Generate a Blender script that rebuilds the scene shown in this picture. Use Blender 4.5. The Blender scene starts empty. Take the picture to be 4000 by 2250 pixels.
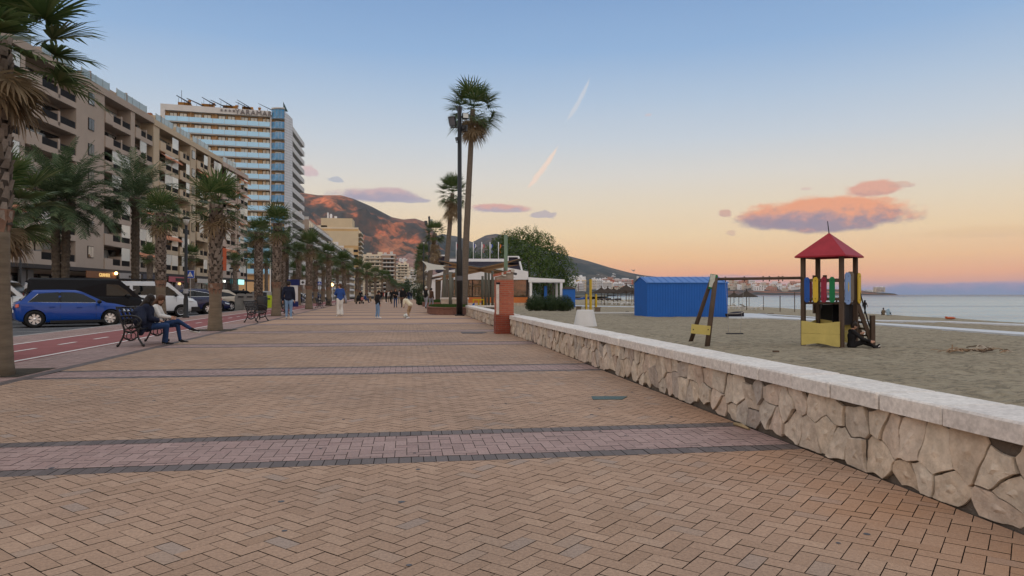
import bpy, bmesh, math, random
import numpy as np
from mathutils import Vector, Matrix, noise
random.seed(7)
R=math.radians; PI=math.pi
sc=bpy.context.scene; C=sc.collection
# ------------------------------------------------ camera
YAW=R(8.48); F=2750.0; H=1.15
cam_d=bpy.data.cameras.new('camera'); cam=bpy.data.objects.new('camera',cam_d); C.objects.link(cam)
cam_d.sensor_width=36; cam_d.lens=F/4000*36; cam_d.clip_start=.05; cam_d.clip_end=60000
cam.location=(0,0,H); cam.rotation_euler=(R(90.52),0,-YAW); sc.camera=cam
# ------------------------------------------------ light
sc.view_settings.view_transform='Standard'; sc.view_settings.look='None'
sc.view_settings.exposure=0.0; sc.view_settings.gamma=1.0; sc.view_settings.use_curve_mapping=False
SUN_AZ=R(207); SUN_EL=R(1.7)
sd=bpy.data.lights.new('sun','SUN'); sd.energy=4.6; sd.angle=R(.5); sd.color=(1,.33,.15)
sun=bpy.data.objects.new('sun',sd); C.objects.link(sun)
sv=Vector((math.sin(SUN_AZ)*math.cos(SUN_EL),math.cos(SUN_AZ)*math.cos(SUN_EL),math.sin(SUN_EL)))
sun.rotation_euler=sv.to_track_quat('Z','Y').to_euler(); sun.location=sv*100

def s2l(c):
    c=c/255.0
    return c/12.92 if c<=.04045 else ((c+.055)/1.055)**2.4
def col(r,g,b,k=1.0): return (s2l(r)*k,s2l(g)*k,s2l(b)*k,1)

# ------------------------------------------------ node helper
class NT:
    def __init__(s,nt): s.nt=nt; s.n=nt.nodes; s.l=nt.links
    def new(s,t,**k):
        n=s.n.new(t)
        for a,b in k.items(): setattr(n,a,b)
        return n
    def put(s,sock,v):
        if isinstance(v,bpy.types.NodeSocket): s.l.new(v,sock)
        elif v is not None: sock.default_value=v
    def m(s,op,a,b=None,c=None,clamp=False):
        n=s.new('ShaderNodeMath',operation=op); n.use_clamp=clamp
        s.put(n.inputs[0],a); s.put(n.inputs[1],b)
        if c is not None: s.put(n.inputs[2],c)
        return n.outputs[0]
    def mix(s,f,a,b,mode='MIX'):
        n=s.new('ShaderNodeMix',data_type='RGBA',blend_type=mode)
        s.put(n.inputs[0],f); s.put(n.inputs[6],a); s.put(n.inputs[7],b); return n.outputs[2]
    def ss(s,x,lo,hi):
        n=s.new('ShaderNodeMapRange',interpolation_type='SMOOTHSTEP'); s.put(n.inputs[0],x)
        n.inputs[1].default_value=lo; n.inputs[2].default_value=hi; return n.outputs[0]
    def ramp(s,f,stops,interp='LINEAR'):
        n=s.new('ShaderNodeValToRGB'); n.color_ramp.interpolation=interp; e=n.color_ramp.elements
        while len(e)<len(stops): e.new(.5)
        for i,(p,c) in enumerate(stops):
            e[i].position=p; e[i].color=c if len(c)==4 else (*c,1)
        s.put(n.inputs[0],f); return n.outputs[0]
    def noise(s,vec,scale=5,detail=3,rough=.5,dist=0):
        n=s.new('ShaderNodeTexNoise'); s.put(n.inputs['Vector'],vec)
        n.inputs['Scale'].default_value=scale; n.inputs['Detail'].default_value=detail
        n.inputs['Roughness'].default_value=rough; n.inputs['Distortion'].default_value=dist
        return n.outputs[0]
    def comb(s,x,y,z):
        n=s.new('ShaderNodeCombineXYZ'); s.put(n.inputs[0],x); s.put(n.inputs[1],y); s.put(n.inputs[2],z); return n.outputs[0]

# ------------------------------------------------ world: dusk sky
world=bpy.data.worlds.new('World'); sc.world=world; world.use_nodes=True
w=NT(world.node_tree); w.n.clear()
def azte(px,py):
    c=(px-2000)/F; az=math.atan(c); return az+YAW,(1150-py)/F*math.cos(az)
tcw=w.new('ShaderNodeTexCoord'); sx=w.new('ShaderNodeSeparateXYZ'); w.l.new(tcw.outputs['Generated'],sx.inputs[0])
X_,Y_,Z_=sx.outputs
hyp=w.m('SQRT',w.m('ADD',w.m('MULTIPLY',X_,X_),w.m('MULTIPLY',Y_,Y_)))
az=w.m('ARCTAN2',X_,Y_); te=w.m('DIVIDE',Z_,w.m('MAXIMUM',hyp,.001))
wob=w.noise(w.comb(w.m('MULTIPLY',az,1.2),w.m('MULTIPLY',te,5),0),2.0,3)
te2=w.m('ADD',te,w.m('MULTIPLY',w.m('SUBTRACT',wob,.5),.018))
te2=w.m('MULTIPLY',te2,1.25)     # ramp 0..1 covers tan 0..0.8
east=w.ramp(te2,[(0.0,col(140,148,178)),(.013,col(168,156,176)),(.022,col(222,166,150)),(.034,col(246,178,136)),(.062,col(253,202,146)),
  (.105,col(252,222,174)),(.155,col(240,225,198)),(.205,col(227,224,216)),(.27,col(205,216,226)),(.34,col(182,204,227)),(.43,col(150,185,224)),
  (.53,col(132,169,214)),(.60,(.38,.48,.62)),(.72,(.70,.75,.84)),(1.0,(.92,.93,.96))])
west=w.ramp(te2,[(0.0,(1.1,.52,.25)),(.05,(1.6,.88,.46)),(.15,(1.75,1.2,.80)),(.35,(1.6,1.34,1.12)),(.6,(1.35,1.28,1.22)),(1.0,(.98,.98,1.0))])
ca=w.m('ADD',w.m('MULTIPLY',X_,math.sin(SUN_AZ)),w.m('MULTIPLY',Y_,math.cos(SUN_AZ)))
sky=w.mix(w.ss(ca,-.35,.8),east,west)
NZ={}
for kk in (24,60):
    NZ[kk]=(w.noise(w.comb(az,w.m('MULTIPLY',te,1.7),1.0),kk,5,.62),w.noise(w.comb(az,w.m('MULTIPLY',te,1.5),4.3),kk*2.2,4,.6))
def cloud(sky,px,py,rx,ry,top,bot,seed,split=0.0,dens=1.0,k=30,amp=.9):
    a0,t0=azte(px,py); ra=rx/F*1.12; rt=ry/F*math.cos(a0-YAW)*1.25
    ra*=math.cos(a0-YAW)**2
    u=w.m('DIVIDE',w.m('SUBTRACT',az,a0),ra); v=w.m('DIVIDE',w.m('SUBTRACT',te,t0),rt)
    n,n2=NZ[24 if k<45 else 60]
    vv=w.m('MAXIMUM',v,w.m('MULTIPLY',v,-1.35))
    rr=w.m('ADD',w.m('SQRT',w.m('ADD',w.m('MULTIPLY',u,u),w.m('MULTIPLY',vv,vv))),w.m('MULTIPLY',w.m('SUBTRACT',n,.5),amp*2))
    mask=w.m('MULTIPLY',w.ss(rr,1.02,.62 if ry<60 else .74),dens)
    f=w.ss(w.m('ADD',v,w.m('MULTIPLY',w.m('SUBTRACT',n2,.5),2.2)),split-.55,split+.55)
    return w.mix(mask,sky,w.mix(f,bot,top))
GR=col(150,140,158)
sky=cloud(sky,3238,848,330,74,col(246,168,126),col(152,138,152),1.0,-.02,1.0,22,.40)
sky=cloud(sky,3090,868,230,34,col(214,160,148),col(148,138,156),11.0,.5,.9,30,.5)
sky=cloud(sky,3405,740,118,34,col(232,172,150),col(196,150,146),2.0,-.5,.95,34,.55)
sky=cloud(sky,3520,722,55,13,col(222,176,156),col(206,168,158),12.0,-.2,.6,60,.9)
sky=cloud(sky,2835,836,26,15,col(214,164,150),col(204,158,150),3.0,0,.75,60,1.0)
sky=cloud(sky,2898,846,22,6,col(214,164,150),col(204,158,150),4.0,0,.7,80,.5)
sky=cloud(sky,2860,912,22,12,col(212,172,156),col(206,170,160),5.0,0,.5,90,1.3)
sky=cloud(sky,1480,765,190,30,col(206,178,182),col(164,160,182),6.0,.25,.95,30,.5)
sky=cloud(sky,1590,782,90,13,col(176,168,184),col(166,164,186),16.0,.25,.8,50,.6)
sky=cloud(sky,1960,817,118,19,col(222,168,160),col(176,166,184),7.0,0,.9,40,.75)
sky=cloud(sky,2125,840,50,15,col(178,170,184),col(170,166,186),8.0,0,.7,60,1.2)
sky=cloud(sky,1310,703,34,12,col(176,184,200),col(164,176,198),9.0,0,.7,60,1.2)
sky=cloud(sky,1205,672,34,26,col(220,186,188),col(210,182,190),10.0,0,.7,60,.7)
sky=cloud(sky,2535,448,16,6,col(222,198,200),col(214,196,204),13.0,0,.5,90,.6)
sky=cloud(sky,3150,738,24,7,col(222,186,176),col(214,180,176),14.0,0,.45,90,.8)
sky=cloud(sky,3950,905,420,26,col(244,206,150),col(240,200,150),15.0,0,.5,14,.6)
sky=cloud(sky,3780,1136,480,30,col(158,150,180),col(126,142,176),17.0,.5,.85,16,.45)
sky=cloud(sky,2820,1090,200,16,col(200,164,176),col(180,160,180),18.0,.2,.6,30,.6)
def trail(sky,p,q,wd,c,s,bend=0.0):
    a0,t0=azte(*p); a1,t1=azte(*q); dx,dy=a1-a0,t1-t0; L=math.hypot(dx,dy); dx/=L; dy/=L
    A=w.m('SUBTRACT',az,a0); T=w.m('SUBTRACT',te,t0)
    al=w.m('DIVIDE',w.m('ADD',w.m('MULTIPLY',A,dx),w.m('MULTIPLY',T,dy)),L)
    pe=w.m('ADD',w.m('MULTIPLY',A,-dy),w.m('MULTIPLY',T,dx))
    pe=w.m('ADD',pe,w.m('MULTIPLY',w.m('MULTIPLY',al,w.m('SUBTRACT',1.0,al)),bend))
    n=NZ[60][1]
    pr=w.m('MULTIPLY',w.m('MULTIPLY',w.ss(al,-.02,.45),w.ss(al,1.02,.75)),1.0)
    wide=w.m('MULTIPLY',w.m('ADD',.25,pr),wd/F)
    d=w.m('ADD',w.m('DIVIDE',w.m('ABSOLUTE',pe),wide),w.m('MULTIPLY',w.m('SUBTRACT',n,.5),1.2))
    mask=w.m('MULTIPLY',w.m('MULTIPLY',w.ss(d,1.1,.35),w.m('MINIMUM',w.m('MULTIPLY',pr,3.0),1.0)),s)
    return w.mix(mask,sky,c)
sky=trail(sky,(2186,560),(2056,740),11,col(252,226,206),.8,-.008)
sky=trail(sky,(2310,290),(2211,475),9,col(222,222,226),.55,-.01)
nish=w.new('ShaderNodeTexSky',sky_type='NISHITA'); nish.sun_disc=False; nish.sun_elevation=SUN_EL; nish.sun_rotation=SUN_AZ
nbg=w.new('ShaderNodeBackground'); w.l.new(nish.outputs[0],nbg.inputs[0]); nbg.inputs[1].default_value=.05
bg=w.new('ShaderNodeBackground'); w.l.new(sky,bg.inputs[0]); bg.inputs[1].default_value=1.0
mx=w.new('ShaderNodeMixShader'); mx.inputs[0].default_value=.93
w.l.new(nbg.outputs[0],mx.inputs[1]); w.l.new(bg.outputs[0],mx.inputs[2])
wo=w.new('ShaderNodeOutputWorld'); w.l.new(mx.outputs[0],wo.inputs[0])

# ------------------------------------------------ coordinates
CA,SA=math.cos(YAW),math.sin(YAW)
def at(px,d,z=0.0):
    c=(px-2000)/F*d; return Vector((c*CA+d*SA,-c*SA+d*CA,z))
def G(px,py,z=0.0): return at(px,(H-z)*F/(py-1150),z)
def zat(py,d): return H+(1150-py)/F*d
def LX(x0,y): return x0-.037*(y-12)          # lines along the left side of the promenade
def sand_z(x,y):
    p=x*CA-y*SA; q=x*SA+y*CA          # right / forward of the view axis
    base=-.55+.27*max(0,min(1,(y-55)/40.0))*max(0,min(1,(22-x)/14.0))
    t=max(0,min(1,(p-17)/30.0)); t=t*t*(3-2*t)
    z=base*(1-t)+(-1.37)*t
    sh=p-shore_p(q)
    if sh>0: z-=min(.22*sh,2.5)
    return z
def shore_p(q): return 45.3+max(0,(q-62))*.066+.5*math.sin(q*.11)+.25*math.sin(q*.43)
def Gs(px,py):
    z=-.55
    for _ in range(12):
        p=G(px,py,z); z=.5*z+.5*sand_z(p.x,p.y)
    p=G(px,py,z); return Vector((p.x,p.y,sand_z(p.x,p.y)))

# ------------------------------------------------ materials
MC={}
def M(name,c,rough=.75,metal=0.0,var=.12,scale=6,bump=0.0,bscale=40,spec=.22,coat=0.0,coord='Object',stretch=None):
    if name in MC: return MC[name]
    m=bpy.data.materials.new(name); m.use_nodes=True; t=NT(m.node_tree); b=t.n['Principled BSDF']
    tc=t.new('ShaderNodeTexCoord').outputs[coord]
    if stretch:
        mp=t.new('ShaderNodeMapping'); t.l.new(tc,mp.inputs[0]); mp.inputs['Scale'].default_value=stretch; tc=mp.outputs[0]
    cc=c if len(c)==4 else (*c,1)
    if var>0:
        n=t.noise(tc,scale,5,.6)
        k=t.new('ShaderNodeMapRange'); t.put(k.inputs[0],n); k.inputs[1].default_value=.25; k.inputs[2].default_value=.75
        k.inputs[3].default_value=1-var; k.inputs[4].default_value=1+var
        v=t.comb(k.outputs[0],k.outputs[0],k.outputs[0])
        t.l.new(t.mix(1.0,cc,v,'MULTIPLY'),b.inputs['Base Color'])
    else: b.inputs['Base Color'].default_value=cc
    b.inputs['Roughness'].default_value=rough; b.inputs['Metallic'].default_value=metal
    b.inputs['Specular IOR Level'].default_value=spec; b.inputs['Coat Weight'].default_value=coat
    if coat: b.inputs['Coat Roughness'].default_value=.04
    if bump>0:
        bn=t.new('ShaderNodeBump'); bn.inputs['Strength'].default_value=bump; bn.inputs['Distance'].default_value=.02
        t.put(bn.inputs['Height'],t.noise(tc,bscale,5,.6)); t.l.new(bn.outputs[0],b.inputs['Normal'])
    MC[name]=m; return m
def island(name,stops,rough=.8,bump=.3,bscale=60,spec=.35,dirt=.25,dscale=.6,coord='Object'):
    m=bpy.data.materials.new(name); m.use_nodes=True; t=NT(m.node_tree); b=t.n['Principled BSDF']
    g=t.new('ShaderNodeNewGeometry'); tc=t.new('ShaderNodeTexCoord').outputs[coord]
    c=t.ramp(g.outputs['Random Per Island'],stops)
    n1=t.ss(t.noise(tc,dscale,4,.6),.3,.75); n2=t.ss(t.noise(tc,bscale*.5,3,.7),.2,.8)
    c=t.mix(t.m('MULTIPLY',n1,dirt),c,(.06,.045,.04,1)); c=t.mix(.22,c,t.mix(1.0,c,t.comb(t.m('MULTIPLY',n2,2),t.m('MULTIPLY',n2,2),t.m('MULTIPLY',n2,2)),'MULTIPLY'))
    t.l.new(c,b.inputs['Base Color']); b.inputs['Roughness'].default_value=rough; b.inputs['Specular IOR Level'].default_value=spec
    bn=t.new('ShaderNodeBump'); bn.inputs['Strength'].default_value=bump; bn.inputs['Distance'].default_value=.01
    t.put(bn.inputs['Height'],t.noise(tc,bscale,5,.65)); t.l.new(bn.outputs[0],b.inputs['Normal'])
    return m
def emit(name,c,s):
    if name in MC: return MC[name]
    m=bpy.data.materials.new(name); m.use_nodes=True; b=m.node_tree.nodes['Principled BSDF']
    b.inputs['Base Color'].default_value=(*c[:3],1); b.inputs['Emission Color'].default_value=(*c[:3],1); b.inputs['Emission Strength'].default_value=s
    MC[name]=m; return m
def leafmat(name,stops,rough=.6,trans=.25):
    m=bpy.data.materials.new(name); m.use_nodes=True; t=NT(m.node_tree); b=t.n['Principled BSDF']
    g=t.new('ShaderNodeNewGeometry'); tc=t.new('ShaderNodeTexCoord').outputs['Object']
    r=t.m('ADD',t.m('MULTIPLY',g.outputs['Random Per Island'],.6),t.m('MULTIPLY',t.noise(tc,1.2,2),.5))
    c=t.ramp(r,stops); t.l.new(c,b.inputs['Base Color']); b.inputs['Roughness'].default_value=rough; b.inputs['Specular IOR Level'].default_value=.12
    tr=t.new('ShaderNodeBsdfTranslucent'); t.l.new(c,tr.inputs[0])
    mxs=t.new('ShaderNodeMixShader'); mxs.inputs[0].default_value=trans
    t.l.new(b.outputs[0],mxs.inputs[1]); t.l.new(tr.outputs[0],mxs.inputs[2])
    t.l.new(mxs.outputs[0],t.n['Material Output'].inputs[0]); return m

# ------------------------------------------------ mesh builder
class MB:
    def __init__(s): s.v=[]; s.f=[]; s.mi=[]; s.cur=0
    def add(s,vs,fs):
        o=len(s.v); s.v+= [tuple(p) for p in vs]
        for f in fs: s.f.append(tuple(i+o for i in f)); s.mi.append(s.cur)
        return s
    def box(s,c,d,rz=0.0,rx=0.0,ry=0.0):
        h=[x/2 for x in d]; m=Matrix.Translation(Vector(c))@Matrix.Rotation(rz,4,'Z')@Matrix.Rotation(ry,4,'Y')@Matrix.Rotation(rx,4,'X')
        vs=[m@Vector((a*h[0],b*h[1],e*h[2])) for e in (-1,1) for b in (-1,1) for a in (-1,1)]
        return s.add(vs,[(0,2,3,1),(4,5,7,6),(0,1,5,4),(2,6,7,3),(0,4,6,2),(1,3,7,5)])
    def bb(s,x0,x1,y0,y1,z0,z1): return s.box(((x0+x1)/2,(y0+y1)/2,(z0+z1)/2),(x1-x0,y1-y0,z1-z0))
    def beam(s,a,b,w_,h_=None):
        a=Vector(a); b=Vector(b); h_=h_ or w_; d=(b-a); L=d.length; d.normalize()
        up=Vector((0,0,1)) if abs(d.z)<.95 else Vector((1,0,0))
        x=d.cross(up).normalized(); y=x.cross(d)
        vs=[]
        for p in (a,b):
            for (i,j) in ((-1,-1),(1,-1),(1,1),(-1,1)): vs.append(p+x*i*w_/2+y*j*h_/2)
        return s.add(vs,[(0,1,2,3),(7,6,5,4),(0,4,5,1),(1,5,6,2),(2,6,7,3),(3,7,4,0)])
    def tube(s,pts,rad,n=8,cap=True,jit=0):
        pts=[Vector(p) for p in pts]
        if not hasattr(rad,'__len__'): rad=[rad]*len(pts)
        o=len(s.v); prev=None
        for i,p in enumerate(pts):
            d=(pts[min(i+1,len(pts)-1)]-pts[max(i-1,0)]); 
            if d.length<1e-9: d=Vector((0,0,1))
            d.normalize()
            if prev is None:
                u=Vector((1,0,0)) if abs(d.x)<.9 else Vector((0,1,0))
                x=d.cross(u).normalized()
            else:
                x=(prev-d*prev.dot(d)); 
                x=x.normalized() if x.length>1e-6 else d.orthogonal().normalized()
            prev=x; y=d.cross(x)
            for k in range(n):
                a=2*PI*k/n; r=rad[i]*(1+(random.uniform(-jit,jit) if jit else 0)); s.v.append(tuple(p+x*math.cos(a)*r+y*math.sin(a)*r))
        for i in range(len(pts)-1):
            for k in range(n):
                a=o+i*n+k; b=o+i*n+(k+1)%n; s.f.append((a,b,b+n,a+n)); s.mi.append(s.cur)
        if cap:
            s.f.append(tuple(o+k for k in range(n))[::-1]); s.mi.append(s.cur)
            e=o+(len(pts)-1)*n; s.f.append(tuple(e+k for k in range(n))); s.mi.append(s.cur)
        return s
    def sph(s,c,r,n=10,m=6,sc_=(1,1,1)):
        o=len(s.v); c=Vector(c)
        for i in range(1,m):
            t=PI*i/m
            for k in range(n):
                a=2*PI*k/n; s.v.append((c.x+r*sc_[0]*math.sin(t)*math.cos(a),c.y+r*sc_[1]*math.sin(t)*math.sin(a),c.z+r*sc_[2]*math.cos(t)))
        s.v.append((c.x,c.y,c.z+r*sc_[2])); s.v.append((c.x,c.y,c.z-r*sc_[2])); tp=len(s.v)-2
        for i in range(m-2):
            for k in range(n):
                a=o+i*n+k; b=o+i*n+(k+1)%n; s.f.append((a,a+n,b+n,b)); s.mi.append(s.cur)
        for k in range(n):
            s.f.append((tp,o+k,o+(k+1)%n)); s.mi.append(s.cur)
            q=o+(m-2)*n; s.f.append((tp+1,q+(k+1)%n,q+k)); s.mi.append(s.cur)
        return s
    def cap2(s,a,b,ra,rb,n=10):          # tapered capsule
        a=Vector(a); b=Vector(b); s.tube([a,b],[ra,rb],n); s.sph(a,ra*1.0,n,6); s.sph(b,rb*1.0,n,6); return s
    def lathe(s,prof,c=(0,0,0),n=16):
        o=len(s.v)
        for (r,z) in prof:
            for k in range(n):
                a=2*PI*k/n; s.v.append((c[0]+r*math.cos(a),c[1]+r*math.sin(a),c[2]+z))
        for i in range(len(prof)-1):
            for k in range(n):
                a=o+i*n+k; b=o+i*n+(k+1)%n; s.f.append((a,b,b+n,a+n)); s.mi.append(s.cur)
        s.f.append(tuple(o+k for k in range(n))[::-1]); s.mi.append(s.cur)
        e=o+(len(prof)-1)*n; s.f.append(tuple(e+k for k in range(n))); s.mi.append(s.cur)
        return s
    def prism(s,poly,axis,a0,a1):
        # poly in the two other axes, extruded along axis from a0 to a1
        def mk(p,t):
            return {'x':(t,p[0],p[1]),'y':(p[0],t,p[1]),'z':(p[0],p[1],t)}[axis]
        n=len(poly); vs=[mk(p,a0) for p in poly]+[mk(p,a1) for p in poly]
        return s.add(vs,[tuple(range(n))[::-1],tuple(range(n,2*n))]+[(i,(i+1)%n,n+(i+1)%n,n+i) for i in range(n)])
    def build(s,name,mat,parent=None,smooth=False,loc=None,rz=None,fix=True):
        me=bpy.data.meshes.new(name); me.from_pydata(s.v,[],s.f)
        mats=mat if isinstance(mat,(list,tuple)) else [mat]
        for m in mats: me.materials.append(m)
        if len(mats)>1: me.polygons.foreach_set('material_index',s.mi)
        if fix:
            b=bmesh.new(); b.from_mesh(me); bmesh.ops.recalc_face_normals(b,faces=b.faces); b.to_mesh(me); b.free()
        if smooth: me.polygons.foreach_set('use_smooth',[True]*len(me.polygons))
        me.update(); o=bpy.data.objects.new(name,me); C.objects.link(o)
        if parent: o.parent=parent
        if loc is not None: o.location=loc
        if rz is not None: o.rotation_euler.z=rz
        return o
def tag(o,label=None,cat=None,group=None,kind=None):
    if label: o['label']=label
    if cat: o['category']=cat
    if group: o['group']=group
    if kind: o['kind']=kind
    return o
def empty(name,label,cat,loc,rz=0.0,group=None):
    o=bpy.data.objects.new(name,None); C.objects.link(o); o.location=loc; o.rotation_euler=(0,0,rz); o.empty_display_size=.2
    return tag(o,label,cat,group)
def copy_tree(o,parent=None):
    c=o.copy(); C.objects.link(c)
    if parent is not None: c.parent=parent
    for ch in list(o.children): copy_tree(ch,c)
    return c
def dup(o,loc,rz=0.0,label=None,group=None,s=None):
    c=copy_tree(o); c.location=loc; c.rotation_euler.z=rz
    if label: c['label']=label
    if group: c['group']=group
    if s is not None: c.scale=(s,s,s) if not hasattr(s,'__len__') else s
    return c
def struct(name,mb,mat,smooth=False,label=None,fix=True):
    o=mb.build(name,mat,None,smooth,fix=fix); o['kind']='structure'
    if label: o['label']=label
    return o
def sheet(name,poly,z,mat,label=None):
    mb=MB(); mb.add([(x,y,z) for x,y in poly],[tuple(range(len(poly)))]); return struct(name,mb,mat,label=label)
def text(s,size,mat,parent,loc,rot,ext=.02,name='lettering',align='CENTER',spacing=1.0):
    cu=bpy.data.curves.new(name,'FONT'); cu.body=s; cu.size=size; cu.extrude=ext; cu.align_x=align; cu.space_character=spacing
    o=bpy.data.objects.new(name,cu); cu.materials.append(mat); C.objects.link(o)
    dg=bpy.context.evaluated_depsgraph_get(); me=bpy.data.meshes.new_from_object(o.evaluated_get(dg)); bpy.data.objects.remove(o)
    o=bpy.data.objects.new(name,me); C.objects.link(o); o.parent=parent; o.location=loc; o.rotation_euler=rot
    return o
# ================================================ THE SETTING
m_joint=M('paver_joint',(.035,.028,.024,1),.95)
m_brick=island('tan_brick',[(0,(.33,.215,.145)),(.3,(.395,.262,.182)),(.6,(.35,.23,.158)),(.90,(.415,.28,.196)),(.97,(.35,.25,.187)),(1,(.335,.255,.208))],.78,.35,120,.3,.30,.45)
t=NT(m_brick.node_tree); b=t.n['Principled BSDF']; src=b.inputs['Base Color'].links[0].from_socket; tc=t.new('ShaderNodeTexCoord').outputs['Object']; sp=t.new('ShaderNodeSeparateXYZ'); t.l.new(tc,sp.inputs[0])
st_=t.m('MULTIPLY',t.ss(t.m('ADD',sp.outputs[0],t.m('MULTIPLY',t.noise(tc,1.4,4,.6),1.3)),2.2,3.6),t.ss(t.noise(tc,.8,3),.25,.6))
st_=t.m('MULTIPLY',st_,t.ss(sp.outputs[1],9,4)); t.l.new(t.mix(t.m('MULTIPLY',st_,.75),src,(.36,.185,.095,1)),b.inputs['Base Color'])
m_pink=island('pink_brick',[(0,(.26,.17,.15)),(.5,(.34,.23,.205)),(1,(.29,.185,.165))],.62,.25,90,.45,.22,.9)
m_darkb=island('charcoal_brick',[(0,(.085,.066,.062)),(1,(.125,.098,.092))],.62,.25,90,.45,.2,.9)
m_pinkfar=M('pink_paving',(.30,.195,.165),.8,0,.16,1.3,.3,30)
m_tanfar=M('tan_paving',(.385,.25,.172),.8,0,.08,.8,.3,30)
def clip(poly,n,d):      # keep n.p<=d
    out=[]; L=len(poly)
    for i in range(L):
        p=poly[i]; q=poly[(i+1)%L]; a=n[0]*p[0]+n[1]*p[1]-d; b=n[0]*q[0]+n[1]*q[1]-d
        if a<=0: out.append(p)
        if (a<0<b) or (b<0<a):
            t=a/(a-b); out.append((p[0]+t*(q[0]-p[0]),p[1]+t*(q[1]-p[1])))
    return out
BW=.085
def herring(mb,region,ang,W=BW,g=.0046,zr=.0010):
    # region: convex polygon ccw ; returns bricks clipped
    ca,sa=math.cos(ang),math.sin(ang)
    loc=[(x*ca+y*sa,-x*sa+y*ca) for x,y in region]
    planes=[]
    for i in range(len(region)):
        p=region[i]; q=region[(i+1)%len(region)]; nx,ny=(q[1]-p[1]),-(q[0]-p[0]); l=math.hypot(nx,ny); nx/=l; ny/=l
        planes.append(((nx,ny),nx*p[0]+ny*p[1]-g*.5))
    x0=min(p[0] for p in loc)/W; x1=max(p[0] for p in loc)/W; y0=min(p[1] for p in loc)/W; y1=max(p[1] for p in loc)/W
    for j in range(int(y0)-4,int(y1)+4):
        for base in range(int((x0-j)/4)-2,int((x1-j)/4)+3):
            ox=4*base+j
            for (a,b,c_,d_) in ((ox,j,ox+2,j+1),(ox,j+1,ox+1,j+3)):
                if c_<x0 or a>x1: continue
                a_,b_,c2,d2=a*W+g/2,b*W+g/2,c_*W-g/2,d_*W-g/2
                pl=[(a_,b_),(c2,b_),(c2,d2),(a_,d2)]
                pl=[(x*ca-y*sa,x*sa+y*ca) for x,y in pl]
                for n,d in planes:
                    pl=clip(pl,n,d)
                    if len(pl)<3: break
                if len(pl)<3: continue
                z=random.uniform(-zr,zr); tx=random.uniform(-.004,.004); ty=random.uniform(-.004,.004)
                cx=sum(p[0] for p in pl)/len(pl); cy=sum(p[1] for p in pl)/len(pl)
                mb.add([(x,y,z+(x-cx)*tx+(y-cy)*ty) for x,y in pl],[tuple(range(len(pl)))])
BANDS=[4.87,10.35,16.0,21.7,27.4,33.2,39.0,45,51,57,63,69,75,82,89,96]
WX=lambda y: 2.92 if y<9 else 2.92+(y-9)*.0107
YB=28.6
darkx=lambda y: LX(-5.33,y)
# base sheet under everything on the promenade
sheet('promenade_bed',[(-11.5,-12),(3.0,-12),(3.0,12),(3.24,39),(8.6,60),(9,170),(-16.5,170),(-10.7,20)],-.013,m_joint)
fld=MB(); pk=MB(); dk=MB()
prev=1.0
for k,yb in enumerate(BANDS):
    if yb>YB: break
    herring(fld,[(darkx(prev)+.17,prev),(WX(prev),prev),(WX(yb),yb),(darkx(yb)+.17,yb)],R(45))
    herring(pk,[(darkx(yb)+.17,yb+.175),(WX(yb),yb+.175),(WX(yb),yb+.93),(darkx(yb)+.17,yb+.93)],0)
    for y0,dy in ((yb,.17),(yb+.935,.17)):
        x=darkx(yb)+.17
        while x<WX(yb)-.02:
            x2=min(x+BW-.005,WX(yb)); z=random.uniform(-.0015,.0015)
            dk.add([(x,y0+.003,z),(x2,y0+.003,z),(x2,y0+dy-.003,z),(x,y0+dy-.003,z)],[(0,1,2,3)]); x+=BW
    prev=yb+1.105
herring(fld,[(darkx(prev)+.17,prev),(WX(prev),prev),(WX(YB),YB),(darkx(YB)+.17,YB)],R(45))
# longitudinal dark course and the pink border paving with the trees
y=3.0
while y<60:
    x=darkx(y); y2=y+BW*2-.006; w_=.085 if True else 0
    for i in range(2):
        z=random.uniform(-.001,.001); xa=x+i*.085
        dk.add([(xa,y,z),(xa+.08,y,z),(xa+.08-.006,y2,z),(xa-.006,y2,z)],[(0,1,2,3)])
    y+=BW*2
herring(pk,[(LX(-6.49,8),8),(darkx(8)-.005,8),(darkx(YB)-.005,YB),(LX(-6.49,YB),YB)],R(90)-.037)
struct('promenade_paving',fld,m_brick,fix=False); struct('paving_band',pk,m_pink,fix=False); struct('paving_border',dk,m_darkb,fix=False)
sheet('promenade_paving_far',[(darkx(YB)+.17,YB),(WX(YB),YB),(3.24,39),(3.3,60),(8.6,60.5),(9,170),(darkx(170)+.17,170)],-.001,m_tanfar)
sheet('tree_border_paving',[(LX(-6.49,YB),YB),(darkx(YB),YB),(darkx(170),170),(LX(-6.49,170),170)],-.001,m_pinkfar)
fb=MB(); fd=MB()
for yb in BANDS:
    if yb<YB: continue
    xr=WX(yb) if yb<39.5 else 6
    fb.add([(darkx(yb)+.17,yb,.003),(xr,yb,.003),(xr,yb+1.1,.003),(darkx(yb)+.17,yb+1.1,.003)],[(0,1,2,3)])
    for q in (yb,yb+.93): fd.add([(darkx(yb)+.17,q,.007),(xr,q,.007),(xr,q+.17,.007),(darkx(yb)+.17,q+.17,.007)],[(0,1,2,3)])
struct('paving_band',fb,M('pink_band_far',(.31,.215,.195),.7,0,.1,2),fix=False); struct('paving_border',fd,M('charcoal_far',(.15,.13,.135),.7),fix=False)
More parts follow.
